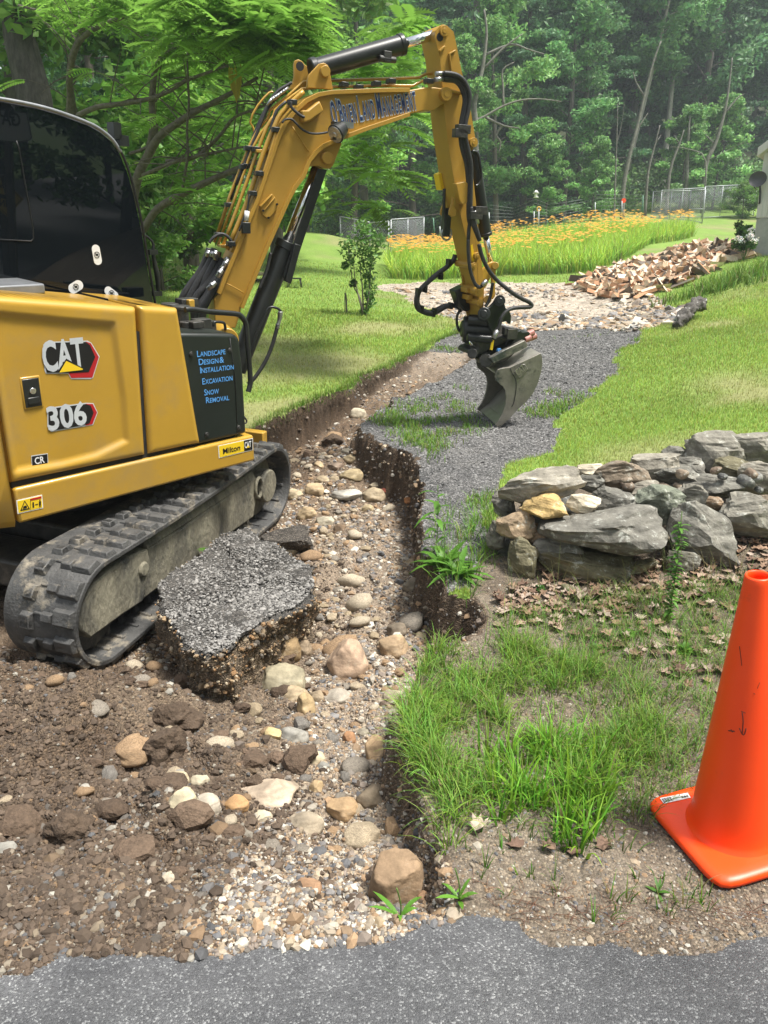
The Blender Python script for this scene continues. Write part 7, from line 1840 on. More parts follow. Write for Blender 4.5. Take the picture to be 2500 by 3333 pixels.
# dark old trunk at the left margin
ot = MB(); P = [W(*tp('Q1', *p), 15) for p in [(215,720),(185,520),(140,340),(105,180),(95,20),(90,-120)]]
bz = np.array([P[0][0] + .3, 15, zbase(P[0][0] + .3, 15)[0]]); ot.tube([bz] + P, [.34, .30, .28, .26, .25], 12, 4)
OT = empty('old_tree', bz, 'dark rough barked old trunk above the cab roof at the left margin', 'tree')
ot.build('trunk', mat('dark_bark', (.035, .03, .026), (.10, .09, .08), 14, .95, bump=1.0, bscale=30, stretch=(1, 1, .35)), OT, org=bz)
V, F, c = leafcloud(np.array([[0, 0, 9.], [-2, 1, 8.], [2, 1, 10.], [0, 2, 11.], [-1, -1, 7.4]]), np.full(5, 2.4), 5000, .15, (.075, .17, .03), 91)
link('crown', npmesh('crown', V, [F], ML, c), OT)

# shrub on the lawn with its stake
sp_ = gpx('K', 405, 655); SH = empty('shrub', sp_, 'slender multi stemmed leafy shrub growing alone on the lawn', 'shrub')
m = MB(); cen2 = []
def kk(x, y, dy=0): return W(*tp('K', x, y), sp_[1] + dy)
for pts in ([(400,655),(385,560),(345,480),(335,400),(320,300),(310,230)], [(405,655),(400,560),(395,470),(385,380),(400,280),(430,200)], [(412,655),(430,560),(440,480),(445,380),(470,300),(500,230)], [(404,655),(390,600),(370,520),(355,440),(350,340),(370,240),(380,180)]):
    P = [kk(*p, random.uniform(-.15, .15)) for p in pts]; m.tube(P, [.02, .014, .01, .006, .003], 6, 4)
    cen2 += [p for p in P[2:]]
m.build('stems', MBK, SH, org=sp_)
cl = [(350,210,90),(400,230,90),(450,220,80),(500,230,55),(320,270,60),(400,300,90),(450,300,60),(340,350,60),(420,370,60),(430,430,50),(440,500,45),(440,580,35),(400,160,50),(300,370,20),(345,470,25),(410,630,25),(430,540,30)]
V, F, c = leafcloud(np.array([kk(x, y) for x, y, r in cl]), np.array([r * .57773 * np.linalg.norm(sp_ - CAMP) / FPX for x, y, r in cl]), 1500, .042, (.11, .22, .05), 95, flat=1.0)
link('foliage', npmesh('foliage', V - sp_, [F], ML, c), SH)
p = gpx('K', 308, 650); SK = MB(); SK.tube([p, kk(306, 560), kk(300, 525)], .018, 7, 2); SK.tube([kk(300, 530), kk(296, 570), kk(298, 635)], .006, 5, 2); SK.tube([kk(300, 525), kk(335, 440)], .003, 4, 0)
tag(SK.build('stake', MBK, org=p), 'short leaning wooden stake tied to the lawn shrub', 'stake')
q = np.c_[rng.normal(sp_[0] + .25, .35, 240), rng.normal(sp_[1] - .1, .22, 240)]

# pale bare trunks and dead limbs standing out against the wood
MBKG = mat('grey_dead_bark', (.10, .095, .08), (.20, .19, .165), 7, .9, bump=.4, bscale=22)
def snag(paths, Y, r, label, base_px):
    g_ = W(*tp('F', *base_px), Y); g_[2] = zbase(g_[0], g_[1])[0] - .1; e = empty('bare_tree', g_, label, 'tree')
    m = MB(); r = r * .72
    for i, pts in enumerate(paths):
        P = [W(*tp('F', *p), Y + .1 * i) for p in pts]
        if i == 0: P = [g_] + P
        m.tube(P, [r, r * .8, r * .5, r * .25] if i == 0 else [r * .4, r * .28, r * .12], 7, 3)
    m.build('trunk', MBKG, e, org=g_)
snag([[(1058,780),(1085,640),(1112,540),(1145,400),(1185,250),(1215,170)], [(1112,545),(1140,500),(1160,470)], [(1145,400),(1110,340),(1100,300)]], 47, .20, 'tall pale trunk leaning right behind the middle of the daylilies', (1058, 860))
snag([[(1400,690),(1440,600),(1480,460),(1500,330),(1510,240)], [(1480,470),(1530,410),(1560,390)], [(1440,600),(1400,560),(1390,520)]], 50, .20, 'rough pale trunk leaning right above the right kennel panel', (1395, 800))
snag([[(1250,720),(1290,600),(1310,540)], [(1290,600),(1270,560)]], 49, .16, 'short pale trunk between two leaning ones over the kennel', (1245, 820))
snag([[(1160,720),(1190,600),(1210,520)], [(1190,600),(1215,560)]], 49, .14, 'thin pale trunk left of the kennel gate', (1155, 820))
snag([[(1025,740),(1030,600),(1035,430)], [(1030,600),(1050,520),(1062,430)]], 46, .08, 'very thin white birch stem with a forked top', (1025, 840))
snag([[(1325,640),(1330,540),(1335,480)], [(1330,560),(1350,510)]], 50, .18, 'upright grey trunk over the middle of the right kennel', (1325, 800))
snag([[(445,560),(440,430),(470,300),(490,150),(480,40)], [(445,500),(480,485),(560,440),(640,415),(720,412),(800,422)], [(560,440),(558,360),(557,290),(605,258)], [(480,485),(560,522),(625,532)], [(556,520),(530,560),(548,590),(540,640)], [(475,290),(560,200),(640,140)], [(480,230),(590,185),(660,205),(730,225)]], 41, .24, 'big grey trunk with long dead limbs just right of the excavator stick', (448, 880))
snag([[(1400,670),(1330,620),(1250,610)], [(1400,670),(1500,620),(1620,560)], [(1400,680),(1440,560),(1470,500)]], 47, .07, 'tangle of dead grey limbs beside the low leafy tree', (1400, 780))
# ---------------------------------------------------------------- firewood
MWD = attr_mat('split_wood', .8, nscale=18, nstr=.25, bump=.2, bscale=30)
def log_mesh(seed):
    r = np.random.default_rng(seed); L_ = r.uniform(.34, .46) / 2; k = r.integers(3, 6); w = r.uniform(.05, .085)
    ang = np.sort(r.uniform(0, 2 * pi, k)) if k > 3 else np.array([0, 2.1, 4.1]) + r.uniform(-.3, .3, 3)
    ring = np.c_[np.cos(ang) * w * r.uniform(.8, 1.2, k), np.sin(ang) * w * r.uniform(.7, 1.2, k)]
    V = np.array([(-L_ + r.uniform(-.01, .01), a, b) for a, b in ring] + [(L_ + r.uniform(-.01, .01), a * r.uniform(.85, 1.1), b * r.uniform(.85, 1.1)) for a, b in ring])
    V2 = []; F = []; C_ = []
    pals = [(.58, .43, .30), (.68, .56, .42), (.50, .31, .20), (.42, .22, .12), (.74, .64, .51)]
    def face(idx, col): b = len(V2); [V2.append(V[i]) for i in idx]; [C_.append(col) for _ in idx]; F.append([b + i for i in range(len(idx))])
    endc = np.array(pals[r.integers(0, 3)]) * .9
    face(list(range(k))[::-1], endc); face(list(range(k, 2 * k)), endc)
    for i in range(k): face([i, (i + 1) % k, k + (i + 1) % k, k + i], np.array(pals[r.integers(0, 5)]) if i else np.array((.13, .11, .09)))
    me = bpy.data.meshes.new('split_log'); me.from_pydata([tuple(p) for p in V2], [], F)
    a = me.color_attributes.new('Col', 'FLOAT_COLOR', 'POINT'); a.data.foreach_set('color', np.c_[np.array(C_), np.ones(len(C_))].astype(np.float32).ravel()); me.materials.append(MWD); return me
LG = [log_mesh(40 + i) for i in range(14)]
pw = np.array([gpx('D', 1310, 612)[:2], gpx('D', 1440, 636)[:2]])
ridge = [(W(*tp('D', 1352, 588), 19)), W(*tp('D', 1420, 555), 20), W(*tp('D', 1500, 522), 21), W(*tp('D', 1560, 525), 21.5), W(*tp('D', 1612, 545), 21.5), W(*tp('D', 1655, 560), 21)]
foot = [gpx('D', 1298, 620), gpx('D', 1350, 628), gpx('D', 1400, 634), gpx('D', 1450, 640), gpx('D', 1500, 632), gpx('D', 1560, 615), gpx('D', 1640, 600)]
def pileh(x, y):
    h = 0
    for c in ridge: h = max(h, (c[2] - zbase(c[0], c[1])[0]) * max(0, 1 - sqrt(((x - c[0]) / 1.5) ** 2 + ((y - c[1]) / 2.6) ** 2)) ** .8)
    return h
rl = random.Random(3); cnt = 0
LGRP = 'split logs heaped in the firewood pile'
tries = 0
while cnt < 300 and tries < 9000:
    tries += 1; x = rl.uniform(4.8, 10.8); y = rl.uniform(15.5, 22.5); h = pileh(x, y)
    if h < .05 or (y > 20 and h < .6) or (x / y > .50): continue
    o = bpy.data.objects.new('split_log', rl.choice(LG)); C.objects.link(o)
    o.location = (x, y, zbase(x, y)[0] + h * (1 - .18 * rl.random() ** 2) + .02); o.rotation_euler = (rl.uniform(0, 6.28), rl.gauss(0, .38), rl.uniform(0, pi)); sc_ = rl.uniform(1.0, 1.25); o.scale = (sc_,) * 3
    tag(o, 'pale split firewood log tossed in the big heap', 'firewood log', LGRP); cnt += 1
Vs_, Fs_, Cs_ = [], {3: [], 4: [], 5: []}, []; off_ = 0; k_ = 0
while k_ < 420:
    x = rl.uniform(4.8, 10.8); y = rl.uniform(15.5, 22.5); h = pileh(x, y)
    if h < .08 or x / y > .5: continue
    me_ = rl.choice(LG); vv = np.array([v.co[:] for v in me_.vertices]); ca_ = np.zeros(len(vv) * 4, np.float32); me_.color_attributes['Col'].data.foreach_get('color', ca_)
    R_ = np.array(Matrix.Rotation(rl.uniform(0, pi), 3, 'Z') @ Matrix.Rotation(rl.gauss(0, .38), 3, 'Y') @ Matrix.Rotation(rl.uniform(0, 6.28), 3, 'X'))
    Vs_.append(vv @ R_.T * 1.1 + np.array([x, y, zbase(x, y)[0] + h * (1 - .3 * rl.random()) - .02])); Cs_.append(ca_.reshape(-1, 4)[:, :3])
    for p_ in me_.polygons: Fs_[len(p_.vertices)].append([off_ + v for v in p_.vertices])
    off_ += len(vv); k_ += 1
tag(link('split_logs', npmesh('split_logs', np.concatenate(Vs_), [np.array(v) for v in Fs_.values() if v], MWD, np.concatenate(Cs_))), kind='stuff')
# inner body of the heap: earth and bark
Vh = []; gx_ = np.linspace(4.5, 11, 50); gy_ = np.linspace(15, 23, 40)
for yy in gy_:
    for xx in gx_: Vh.append((xx, yy, zbase(xx, yy)[0] + pileh(xx, yy) * .86 - .07))
ii = np.arange(50 * 40).reshape(40, 50); Fh = np.c_[ii[:-1, :-1].ravel(), ii[:-1, 1:].ravel(), ii[1:, 1:].ravel(), ii[1:, :-1].ravel()]
tag(link('bark_debris', npmesh('bark_debris', Vh, [Fh], mat('bark_debris', (.10, .06, .035), (.30, .20, .12), 6, .9, bump=.5), smooth=True)), kind='stuff')
# plants growing at the near side of the heap
lm = LM()
q = []
for (x, y, n_) in ((1470, 650, 14), (1530, 632, 22), (1500, 640, 20), (1580, 615, 26), (1560, 620, 26), (1620, 600, 40), (1650, 590, 40)):
    g_ = gpx('D', x, y); q += [(g_[0] + rl.gauss(0, .35), g_[1] + rl.gauss(0, .35)) for _ in range(n_)]
q = np.array(q); n = len(q) * 7; qq = np.repeat(q, 7, 0) + rng.normal(0, .04, (len(q) * 7, 2))
lm.add(*blades(np.c_[qq, zbase(qq[:, 0], qq[:, 1])], rng.uniform(.12, .42, n), np.full(n, .018), rng.uniform(.2, 1.5, n), rng.uniform(0, 2*pi, n), gcol(n, (.13, .25, .035), .3, .08), segs=3))
tag(lm.obj('tall_weeds', MG), kind='stuff')

# rotten log at the lawn edge
MLOG = mat('rotten_bark', (.03, .026, .022), (.12, .11, .10), 7, .95, bump=1.0, bscale=25, c3=(.42, .42, .40), c3scale=6, c3th=(.58, .64))
a = gpx('D', 1462, 712); 
m = MB(); lp = [W(*tp('D', 1462, 705), a[1]), W(*tp('D', 1480, 680), a[1] + .4), W(*tp('D', 1500, 662), a[1] + .8), W(*tp('D', 1520, 650), a[1] + 1.2)]
m.tube(lp, [.04, .09, .07, .11, .05], 22, 14); o = m.build('rotten_log', MLOG, org=a); tag(o, 'rotten black and white log lying along the lawn edge', 'log')
dm = o.modifiers.new('rough', 'DISPLACE'); tx_ = bpy.data.textures.new('bark', 'CLOUDS'); tx_.noise_scale = .07; dm.texture = tx_; dm.strength = .16

# ---------------------------------------------------------------- fences and kennels
MGAL = mat('galvanised', (.30, .32, .34), (.40, .42, .44), 12, .5, metal=.3)
MGP = mat('green_post', (.06, .16, .10), (.10, .22, .14), 12, .6)
def chain_panel(a, b, ztop_a, ztop_b, label, gate=False, grp='chain link kennel panels', nmid=1):
    """panel standing from ground point a to b"""
    a = np.array(a); b = np.array(b); e = empty('kennel_panel', a, label, 'chain link panel', grp)
    def P(t, v): 
        base = a * (1 - t) + b * t; zt = ztop_a * (1 - t) + ztop_b * t
        return np.array([base[0], base[1], base[2] * (1 - v) + zt * v])
    m = MB(); m.tube([P(0, 0), P(0, 1)], .028, 6, 0); m.tube([P(1, 0), P(1, 1)], .028, 6, 0); m.tube([P(0, 1), P(1, 1)], .024, 6, 0); m.tube([P(0, .04), P(1, .04)], .02, 6, 0)
    m.build('frame', MGAL, e, org=a)
    for k in range(nmid):
        m = MB(); t = (k + 1) / (nmid + 1); m.tube([P(t, 0), P(t, 1)], .02, 6, 0); m.build('rail', MGAL, e, org=a)
    Lh = np.hypot(*(b - a)[:2]); Hh = ztop_a - a[2]; nn = int(Lh / .11); m = MB(); asp = Hh / Lh; w = .0035
    for sgn in (1, -1):
        for k in range(-int(Hh / .11), nn + 1):
            u0 = k * .11 / Lh; p0, p1 = (u0, 0.0), (u0 + Hh / Lh, 1.0)
            if sgn < 0: p0, p1 = (1 - u0, 0.0), (1 - u0 - Hh / Lh, 1.0)
            # clip to 0..1
            (ua, va), (ub, vb) = p0, p1; ts = [0, 1]
            if ub != ua:
                t1, t2 = (0 - ua) / (ub - ua), (1 - ua) / (ub - ua); lo_, hi_ = max(0, min(t1, t2)), min(1, max(t1, t2))
                if hi_ <= lo_: continue
                q0 = P(ua + (ub - ua) * lo_, va + (vb - va) * lo_); q1 = P(ua + (ub - ua) * hi_, va + (vb - va) * hi_)
                m.tube([q0, q1], .0048, 3, 0)
    m.build('mesh', MGAL, e, org=a)
    return e
def gw(k, x, y, Y): return W(*tp(k, x, y), Y)
# right kennel
chain_panel(gw('Z7',395,868,44), gw('Z7',795,895,42.5), gw('Z7',425,575,44)[2], gw('Z7',822,565,42.5)[2], 'front panel of the right hand kennel, left of its gate')
chain_panel(gw('Z7',795,895,42.5), gw('Z7',945,925,42), gw('Z7',822,565,42.5)[2], gw('Z7',1000,555,42)[2], 'gate panel of the right hand kennel with a cross bar', nmid=0)
chain_panel(gw('Z7',485,870,47), gw('Z7',940,860,46.5), gw('Z7',520,560,47)[2], gw('Z7',975,535,46.5)[2], 'back panel of the right hand kennel')
chain_panel(gw('Z7',945,870,46), gw('Z7',1500,840,48), gw('Z7',978,522,46)[2], gw('Z7',1500,495,48)[2], 'long panel running from the right kennel to the house', nmid=2)
m = MB(); m.tube([gw('Z7',808,765,42.4), gw('Z7',955,765,42)], .03, 6, 0); o_ = gw('Z7',808,765,42.4); tag(m.build('gate_bar', MGAL, org=o_), 'pale cross bar low on the right kennel gate', 'gate bar')
# left kennel
chain_panel(gw('K',558,320,33), gw('K',742,240,35), gw('K',545,112,33)[2], gw('K',737,98,35)[2], 'left kennel panel nearest the daylilies')
chain_panel(gw('K',440,330,32.5), gw('K',545,345,32), gw('K',440,130,32.5)[2], gw('K',522,122,32)[2], 'gate panel of the left kennel', nmid=0)
chain_panel(gw('K',275,290,34), gw('K',440,330,32.6), gw('K',275,95,34)[2], gw('K',390,128,32.6)[2], 'left kennel panel hidden by the shrub')
chain_panel(gw('K',60,265,37), gw('K',185,245,37.5), gw('K',60,205,37)[2], gw('K',185,203,37.5)[2], 'low chain link panel at the left end of the lawn', nmid=1)
# fence posts
posts = [('Z7',78,862,80,668,44,'G'),('Z7',292,860,308,615,44,'M'),('F',501,968,500,882,41,'G'),('F',597,952,597,925,42,'M'),('F',687,945,687,878,41,'G'),('F',743,935,743,908,43,'M'),('F',810,925,810,900,43,'M'),('F',885,910,885,885,44,'M'),('F',940,905,941,840,43,'G'),('F',1138,905,1140,812,43,'M'),('K',803,200,797,103,37,'M'),('K',835,205,834,150,38,'G'),('K',128,265,114,120,36,'M'),('K',187,245,183,160,37,'M')]
nm = ['left of the bird feeder', 'right of the feeder']
pl_ = []
for i, (k, x0, y0, x1, y1, Y, c_) in enumerate(posts):
    a = gw(k, x0, y0 + 6, Y); b = gw(k, x1, y1, Y); m = MB(); m.tube([a, b], .028, 6, 0); m.box(b, (1,0,0), (0,1,0), (0,0,1), (-.03,.03), (-.012,.012), (-.03,0)); pl_.append((a, b))
    tag(m.build('fence_post', MGP if c_ == 'M' else MGAL, org=a), 'thin %s steel post of the wire fence before the wood' % ('green' if c_ == 'M' else 'pale grey'), 'fence post', 'green fence posts' if c_ == 'M' else 'pale fence posts')
seq = sorted([p for p, q in zip(pl_, posts) if q[0] in ('F', 'Z7')], key=lambda p: p[0][0])
m = MB()
for v in np.linspace(.08, 1, 8):
    for (a0, b0), (a1, b1) in zip(seq[:-1], seq[1:]):
        h0, h1 = min(1.4, b0[2] - a0[2] + .7), min(1.4, b1[2] - a1[2] + .7)
        m.tube([a0 + np.array([0, 0, h0 * v]), a1 + np.array([0, 0, h1 * v])], .006, 3, 0)
tag(m.build('fence_wires', MGAL, org=seq[0][0]), 'thin horizontal wires strung between the posts behind the daylilies', 'wire fence')
# bird feeder pole and marker pole
a = gw('F',705,970,38); b = gw('F',707,868,38)
FE = empty('marker_pole', a, 'pole with a yellow ring on top standing in the daylilies', 'pole'); m = MB(); m.tube([a, b], .03, 7, 0); m.build('pole', MGAL, FE, org=a)
m = MB(); m.tube([b + np.array([.09 * cos(t), 0, .09 * sin(t)]) for t in np.linspace(0, 2*pi, 12)], .03, 6, 0); m.build('ring', mat('ring_yellow', (.7, .42, .08), rough=.5), FE, org=a)
a = gw('F',695,965,39); b = gw('F',695,805,39); FE = empty('bird_feeder', a, 'white hanging bird feeder against the dark trees', 'bird feeder')
m = MB(); m.tube([a, b + np.array([.1, 0, -.1]), b + np.array([.05, 0, .18])], .008, 5, 2); m.build('pole', MBK, FE, org=a)
m = MB(); m.cyl(b + np.array([0,0,.02]), b + np.array([0,0,.16]), .17, .03, 12); m.cyl(b + np.array([0,0,-.14]), b + np.array([0,0,.02]), .08, seg=10); m.cyl(b + np.array([0,0,-.17]), b + np.array([0,0,-.14]), .13, seg=12); m.build('feeder', MT['white'], FE, org=a)
a = gw('F',1052,905,43); b = gw('F',1060,833,43); FE = empty('marker_post', a, 'post with a small orange round marker before the wood', 'post'); m = MB(); m.tube([a, gw('F',1052,835,43)], .025, 6, 0); m.build('post', MGAL, FE, org=a); m = MB(); m.cyl(b, b + np.array([0, .03, 0]), .12, seg=14); m.build('marker', MT['orange'], FE, org=a)

# ---------------------------------------------------------------- house corner
HY = 19.0
def hp(k, x, y, dy=0): return W(*tp(k, x, y), HY + dy)
MSID = mat('weathered_siding', (.50, .50, .50), (.66, .66, .65), 5, .8, bump=.15, stretch=(1, 1, .1), c3=(.38, .37, .35), c3scale=4, c3th=(.55, .75))
a = hp('Z7', 1500, 1235); HB = empty('house', a, 'corner of a weathered pale grey board house at the right edge', 'house')
bx = hp('Z7', 1532, 858); tx2 = hp('Z7', 1608, 205)
x0 = bx[0] + .04; zt = tx2[2]; zl = bx[2]
hr = radians(38); HX = np.array([cos(hr), -sin(hr), 0]); HV = np.array([sin(hr), cos(hr), 0]); HZ = np.array([0, 0, 1.0]); H0 = np.array([x0, HY, 0])
m = MB()
for i in range(14): m.box(H0, HX, HV, HZ, (i * .19 + .003, i * .19 + .187), (-.02 - .008 * (i % 2), .02), (zl, zt + .1 + min(i, 10) * .13))
for i in range(20): m.box(H0, HX, HV, HZ, (-.02, .02), (.02 + i * .25 + .003, .02 + i * .25 + .247), (zl, zt))
m.build('siding', MSID, HB, org=a, bevel=.006)
m = MB(); m.box(H0, HX, HV, HZ, (-.035, .07), (-.04, .03), (zl - .01, zt + .1)); m.build('corner_board', MSID, HB, org=a, bevel=.005)
MCON = mat('concrete', (.34, .35, .35), (.46, .46, .45), 6, .9, bump=.2)
m = MB(); fz = zbase(x0, HY)[0] - .6; m.box(H0, HX, HV, HZ, (-.03, .36), (.0, 5.2), (fz, zl - .012)); m.build('foundation', MCON, HB, org=a, bevel=.01)
m = MB(); m.box(H0, HX, HV, HZ, (.37, 2.6), (.25, 5.0), (fz, zl - .02)); m.build('crawl_space', MT['dark'], HB, org=a)
rz = zt + .02
def rp(u, v, w): return H0 + HX * u + HV * v + HZ * w
m = MB(); m.hexa([rp(-.14, -.22, rz - .02), rp(2.6, -.22, rz + 1.95), rp(2.6, 5.2, rz + 1.95), rp(-.14, 5.2, rz - .02), rp(-.14, -.22, rz + .17), rp(2.6, -.22, rz + 2.14), rp(2.6, 5.2, rz + 2.14), rp(-.14, 5.2, rz + .17)])
m.build('roof', MSID, HB, org=a, bevel=.01)
# satellite dish
dc = hp('Z7', 1552, 452, -.1); DI = empty('satellite_dish', dc, 'grey satellite dish fixed at the corner of the house', 'satellite dish')
m = MB(); nx_ = np.array([-.5, -.75, .25]); nx_ /= np.linalg.norm(nx_); u_ = np.cross(nx_, [0,0,1.]); u_ /= np.linalg.norm(u_); v_ = np.cross(nx_, u_)
V = []; F = []
for i in range(7):
    r_ = i / 6
    for k in range(24): t = 2*pi*k/24; V.append(dc + (u_ * cos(t) * .19 + v_ * sin(t) * .18) * r_ + nx_ * .07 * r_ * r_)
for i in range(6):
    for k in range(24): F.append((i*24+k, i*24+(k+1)%24, (i+1)*24+(k+1)%24, (i+1)*24+k))
m.add(V, F, True); m.add([np.array(p) - nx_ * .012 for p in V], [f[::-1] for f in F], True); m.build('dish', mat('dish_grey', (.05, .05, .055), (.07, .07, .075), 5, .5), DI, org=dc)
m = MB(); m.tube([dc - nx_ * .01, dc - nx_ * .12 + np.array([.05, 0, -.12]), dc + np.array([.10, 0, -.45]), (x0 + .02, HY + .1, dc[2] - .5)], .022, 7, 3); m.tube([dc + v_ * .0 + np.array([0, 0, -.2]), dc + nx_ * .4 + np.array([0, 0, -.3])], .012, 6, 0); m.build('mount', MT['black'], DI, org=dc)
# white flowering plant and shrub by the foundation
for (k_, x, y, r, lab, col, nmx) in (('Z7', 1420, 1080, 70, 'white flowering plant beside the house foundation', (.07, .15, .03), 'flowering_plant'), ('Z7', 1430, 985, 80, 'green shrub at the corner of the house foundation', (.09, .20, .035), 'shrub')):
    c_ = hp(k_, x, y, -.6 if y > 1000 else .6); base_ = np.array([c_[0], c_[1], zbase(c_[0], c_[1])[0]]); e = empty(nmx, base_, lab, 'plant')
    rad_ = r * .3 * 19.5 / FPX; cl_ = np.array([c_ + np.array([rl.uniform(-1, 1), rl.uniform(-1, 1), rl.uniform(-1, .6)]) * rad_ for _ in range(9)]); V, F, c = leafcloud(cl_, np.full(9, rad_ * .7), 1300, .045, col, 55, flat=1)
    link('foliage', npmesh('foliage', V - base_, [F], ML, c), e); m = MB(); [m.tube([base_, (base_ + q_) / 2 + np.array([.03, 0, 0]), q_], .006, 5, 2) for q_ in cl_]; m.build('stems', mat_stem, e, org=base_)
    if nmx == 'flowering_plant':
        V, F, c = leafcloud(cl_ + np.array([0, -.1, rad_ * .5]), np.full(9, rad_ * .55), 420, .028, (.75, .75, .72), 56, flat=1); link('blossoms', npmesh('blossoms', V - base_, [F], ML, c), e)
# timber edging behind the heap
a = hp('Z7', 1230, 1165, 1.5); m = MB(); m.box(a, (1,0,0), (0,1,0), (0,0,1), (0, 2.2), (-.1, .1), (-.35, .03)); m.box(a + np.array([0,.02,.0]), (1,0,0), (0,1,0), (0,0,1), (0.1, 2.1), (-.1, .1), (.035, .17)); tag(m.build('timber_edging', MT['grime'], org=a), 'dark timber retaining edge behind the firewood heap', 'timber edging')

# ---------------------------------------------------------------- far left: railing, picnic table, little table
a = gw('C5', 210, 285, 24); m = MB()
for x in np.linspace(212, 300, 7): m.tube([gw('C5', x, 285, 24), gw('C5', x, 250, 24)], .02, 5, 0)
m.tube([gw('C5', 208, 250, 24), gw('C5', 310, 254, 24)], .035, 5, 0); m.tube([gw('C5', 208, 268, 24), gw('C5', 310, 270, 24)], .025, 5, 0); m.tube([gw('C5', 208, 284, 24), gw('C5', 312, 286, 24)], .03, 5, 0)
tag(m.build('white_railing', MT['white'], org=a), 'low white railing glimpsed beneath the left trees', 'railing')
a = gw('C5', 712, 402, 20); PT = empty('picnic_table', a, 'weathered picnic table seen behind the boom cylinder', 'table'); m = MB()
tt_ = gw('C5', 720, 272, 20); m.box(tt_, (1,0,0), (0,1,0), (0,0,1), (-.15, .75), (-.4, .5), (-.02, .04)); m.build('table_top', mat('old_wood', (.36, .28, .20), (.46, .38, .28), 8, .8), PT, org=a, bevel=.005)
for dx in (-.05, .62):
    for dy in (-.3, .35):
        m = MB(); m.box(tt_ + np.array([dx, dy, 0]), (1,0,0), (0,1,0), (0,0,1), (-.02, .02), (-.02, .02), (-.75, -.02)); m.build('leg', MT['grime'], PT, org=a)
m = MB(); s_ = gw('C5', 715, 352, 19.6); m.box(s_, (1,0,0), (0,1,0), (0,0,1), (-.1, .6), (-.12, .12), (-.02, .03)); m.build('seat', bpy.data.materials['old_wood'], PT, org=a)
a = gpx('A', 1515, 135); FT = empty('camp_stool', a, 'small dark folding stool standing on the far lawn', 'stool'); tz = W(*tp('A', 1515, 88), a[1]); m = MB(); m.box(tz, (1,0,0), (0,1,0), (0,0,1), (-.16, .16), (-.14, .14), (-.02, .01)); m.build('seat', MT['grime'], FT, org=a, bevel=.004)
for sx in (-1, 1):
    for sy in (-1, 1): m = MB(); m.tube([tz + np.array([sx * .13, sy * .1, 0]), np.array([tz[0] + sx * .16, tz[1] + sy * .13, a[2]])], .012, 6, 0); m.build('leg', MT['grime'], FT, org=a)

# ---------------------------------------------------------------- signs across the road, seen mirrored in the cab glass
GP = Bw(0, YC - .006, 0)
def mirror(p): d = (np.array(p) - GP) @ BY; return np.array(p) - 2 * d * BY
def behind(x, y, dist):
    g_ = onp(*tp('Q1', x, y), GP, BY); r = g_ - CAMP; r /= np.linalg.norm(r); return mirror(g_ + r * dist)
def sign_face(pts, dist): return [behind(x, y, dist) for x, y in pts]

MWS = mat('sign_white', (.62, .62, .64), rough=.5); MYS = mat('sign_yellow', (.62, .42, .03), rough=.5)
def sign(name, label, outline, dist, m_, marks, words, org=None):
    P = sign_face(outline, dist); n = np.cross(P[1] - P[0], P[2] - P[1]); n /= np.linalg.norm(n); g_ = np.array(mirror(CAMP)) ; n = n if n @ (GP - P[0]) > 0 else -n
    c_ = np.mean(P, 0); base_ = np.array([c_[0], c_[1], 0.0]) - n * .06; base_[2] = gz(base_[0], base_[1])
    e = empty(name, base_, label, 'sign'); m = MB(); m.prism(P, -n * .006); m.build('sign_plate', m_, e, org=base_)
    m = MB(); m.box(base_, (1,0,0), (0,1,0), (0,0,1), (-.045, .045), (-.045, .045), (-.2, c_[2] - base_[2] + .3)); m.build('post', MBK, e, org=base_)
    m = MB()
    for poly in marks:
        Q = [onp_any(q, P[0] + n * .002, n, dist) for q in poly]; m.prism(Q, n * .002)
    for (t, xa, ya, xb, yb, hh) in words:           # xa is where the word starts: on the right in the mirror
        A = onp_any((xa, ya), P[0] + n * .003, n, dist); B = onp_any((xb, yb), P[0] + n * .003, n, dist); d_ = B - A; wd = np.linalg.norm(d_); d_ /= wd
        up = np.cross(n, d_); put_text(m, [(t, hh)], A, d_, up, wd, n, bold=.02, lift=.002)
    m.build('sign_writing', MT['inkblack'], e, org=base_)
def onp_any(q, P0, n, dist):
    """point of the sign plane seen mirrored at photo point q"""
    g_ = onp(*tp('Q1', *q), GP, BY); r = g_ - CAMP; g2 = mirror(g_ + r); r2 = g2 - g_; return g_ + r2 * ((P0 - g_) @ n) / (r2 @ n)
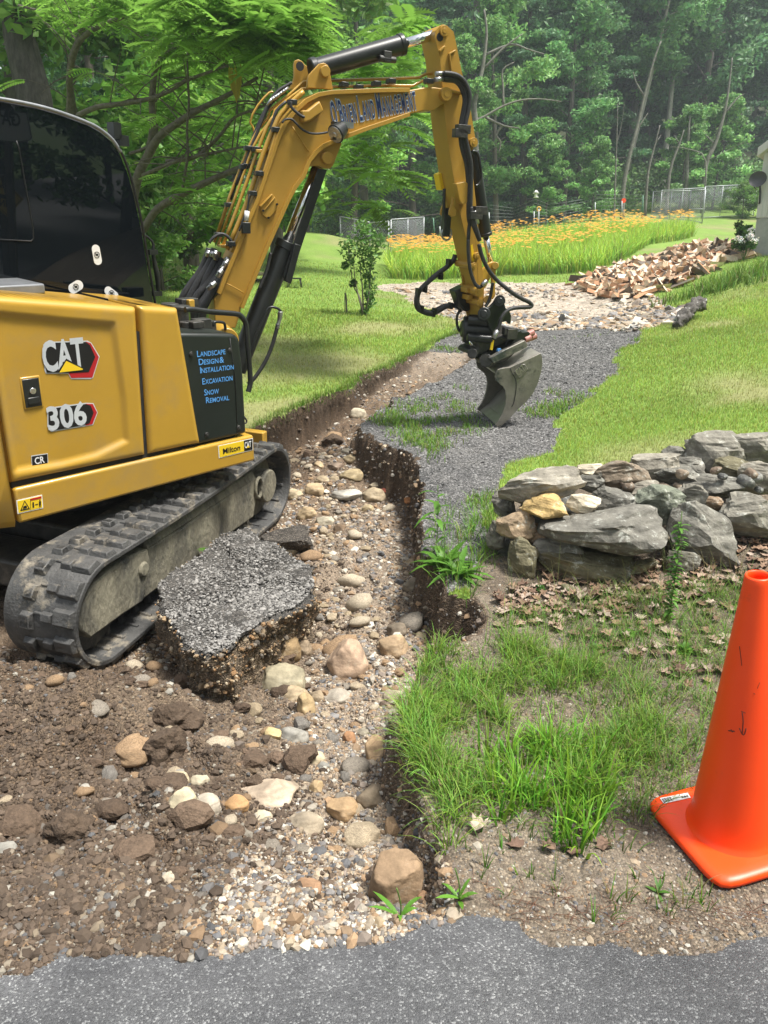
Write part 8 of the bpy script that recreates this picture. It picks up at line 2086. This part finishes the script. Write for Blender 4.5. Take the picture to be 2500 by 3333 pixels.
rim = lambda pts, k: [tuple(np.mean(pts, 0) + (np.array(p) - np.mean(pts, 0)) * k) for p in pts]
s1 = [(-230, 560), (148, 606), (152, 625), (176, 745), (165, 760), (90, 772), (-210, 740)]
def strip(a, b, w): d = np.array(b, float) - np.array(a); d /= np.linalg.norm(d); s_ = np.array([-d[1], d[0]]) * w; return [tuple(np.array(a) + s_), tuple(np.array(b) + s_), tuple(np.array(b) - s_), tuple(np.array(a) - s_)]
i1 = rim(s1, .955)
sign('road_sign', 'white lettered sign across the road, mirrored in the cab window', s1, 8.0, MWS, [strip(i1[k], i1[(k + 1) % 7], 2.2) for k in range(7)], [('SUB', 78, 640, -50, 622, .15), ('GATE', 112, 682, -70, 662, .17)])
s2 = [(8, 955), (128, 1075), (42, 1172), (-85, 1062)]
i2 = rim(s2, .9)
dog = [(-28,1040),(-16,1030),(-8,1042),(14,1050),(38,1052),(52,1044),(50,1056),(60,1072),(66,1090),(58,1092),(50,1076),(44,1082),(46,1098),(38,1098),(34,1076),(8,1070),(0,1078),(4,1096),(-4,1096),(-10,1074),(-18,1080),(-22,1094),(-28,1092),(-24,1066),(-20,1052),(-36,1050)]
sign('dog_sign', 'yellow diamond dog crossing sign across the road, mirrored in the cab window', s2, 8.4, MYS, [strip(i2[k], i2[(k + 1) % 4], 1.6) for k in range(4)] + [dog], [('Rottweiler', 58, 1018, -50, 1010, .07), ('XING', 68, 1122, -32, 1108, .10)])

# ---------------------------------------------------------------- summer haze between the near garden and the wood
hz = MB(); hz.box((0, 0, 0), (1, 0, 0), (0, 1, 0), (0, 0, 1), (-500, 500), (-450, 450), (-8, 75))
hm = bpy.data.materials.new('haze'); hm.use_nodes = True; hn = hm.node_tree; hn.nodes.remove(hn.nodes['Principled BSDF'])
pv = hn.nodes.new('ShaderNodeVolumePrincipled'); pv.inputs['Color'].default_value = (.80, .90, .96, 1); pv.inputs['Density'].default_value = .0014; pv.inputs['Anisotropy'].default_value = .2
hn.links.new(pv.outputs[0], hn.nodes['Material Output'].inputs['Volume'])
tag(hz.build('haze', hm), kind='stuff')
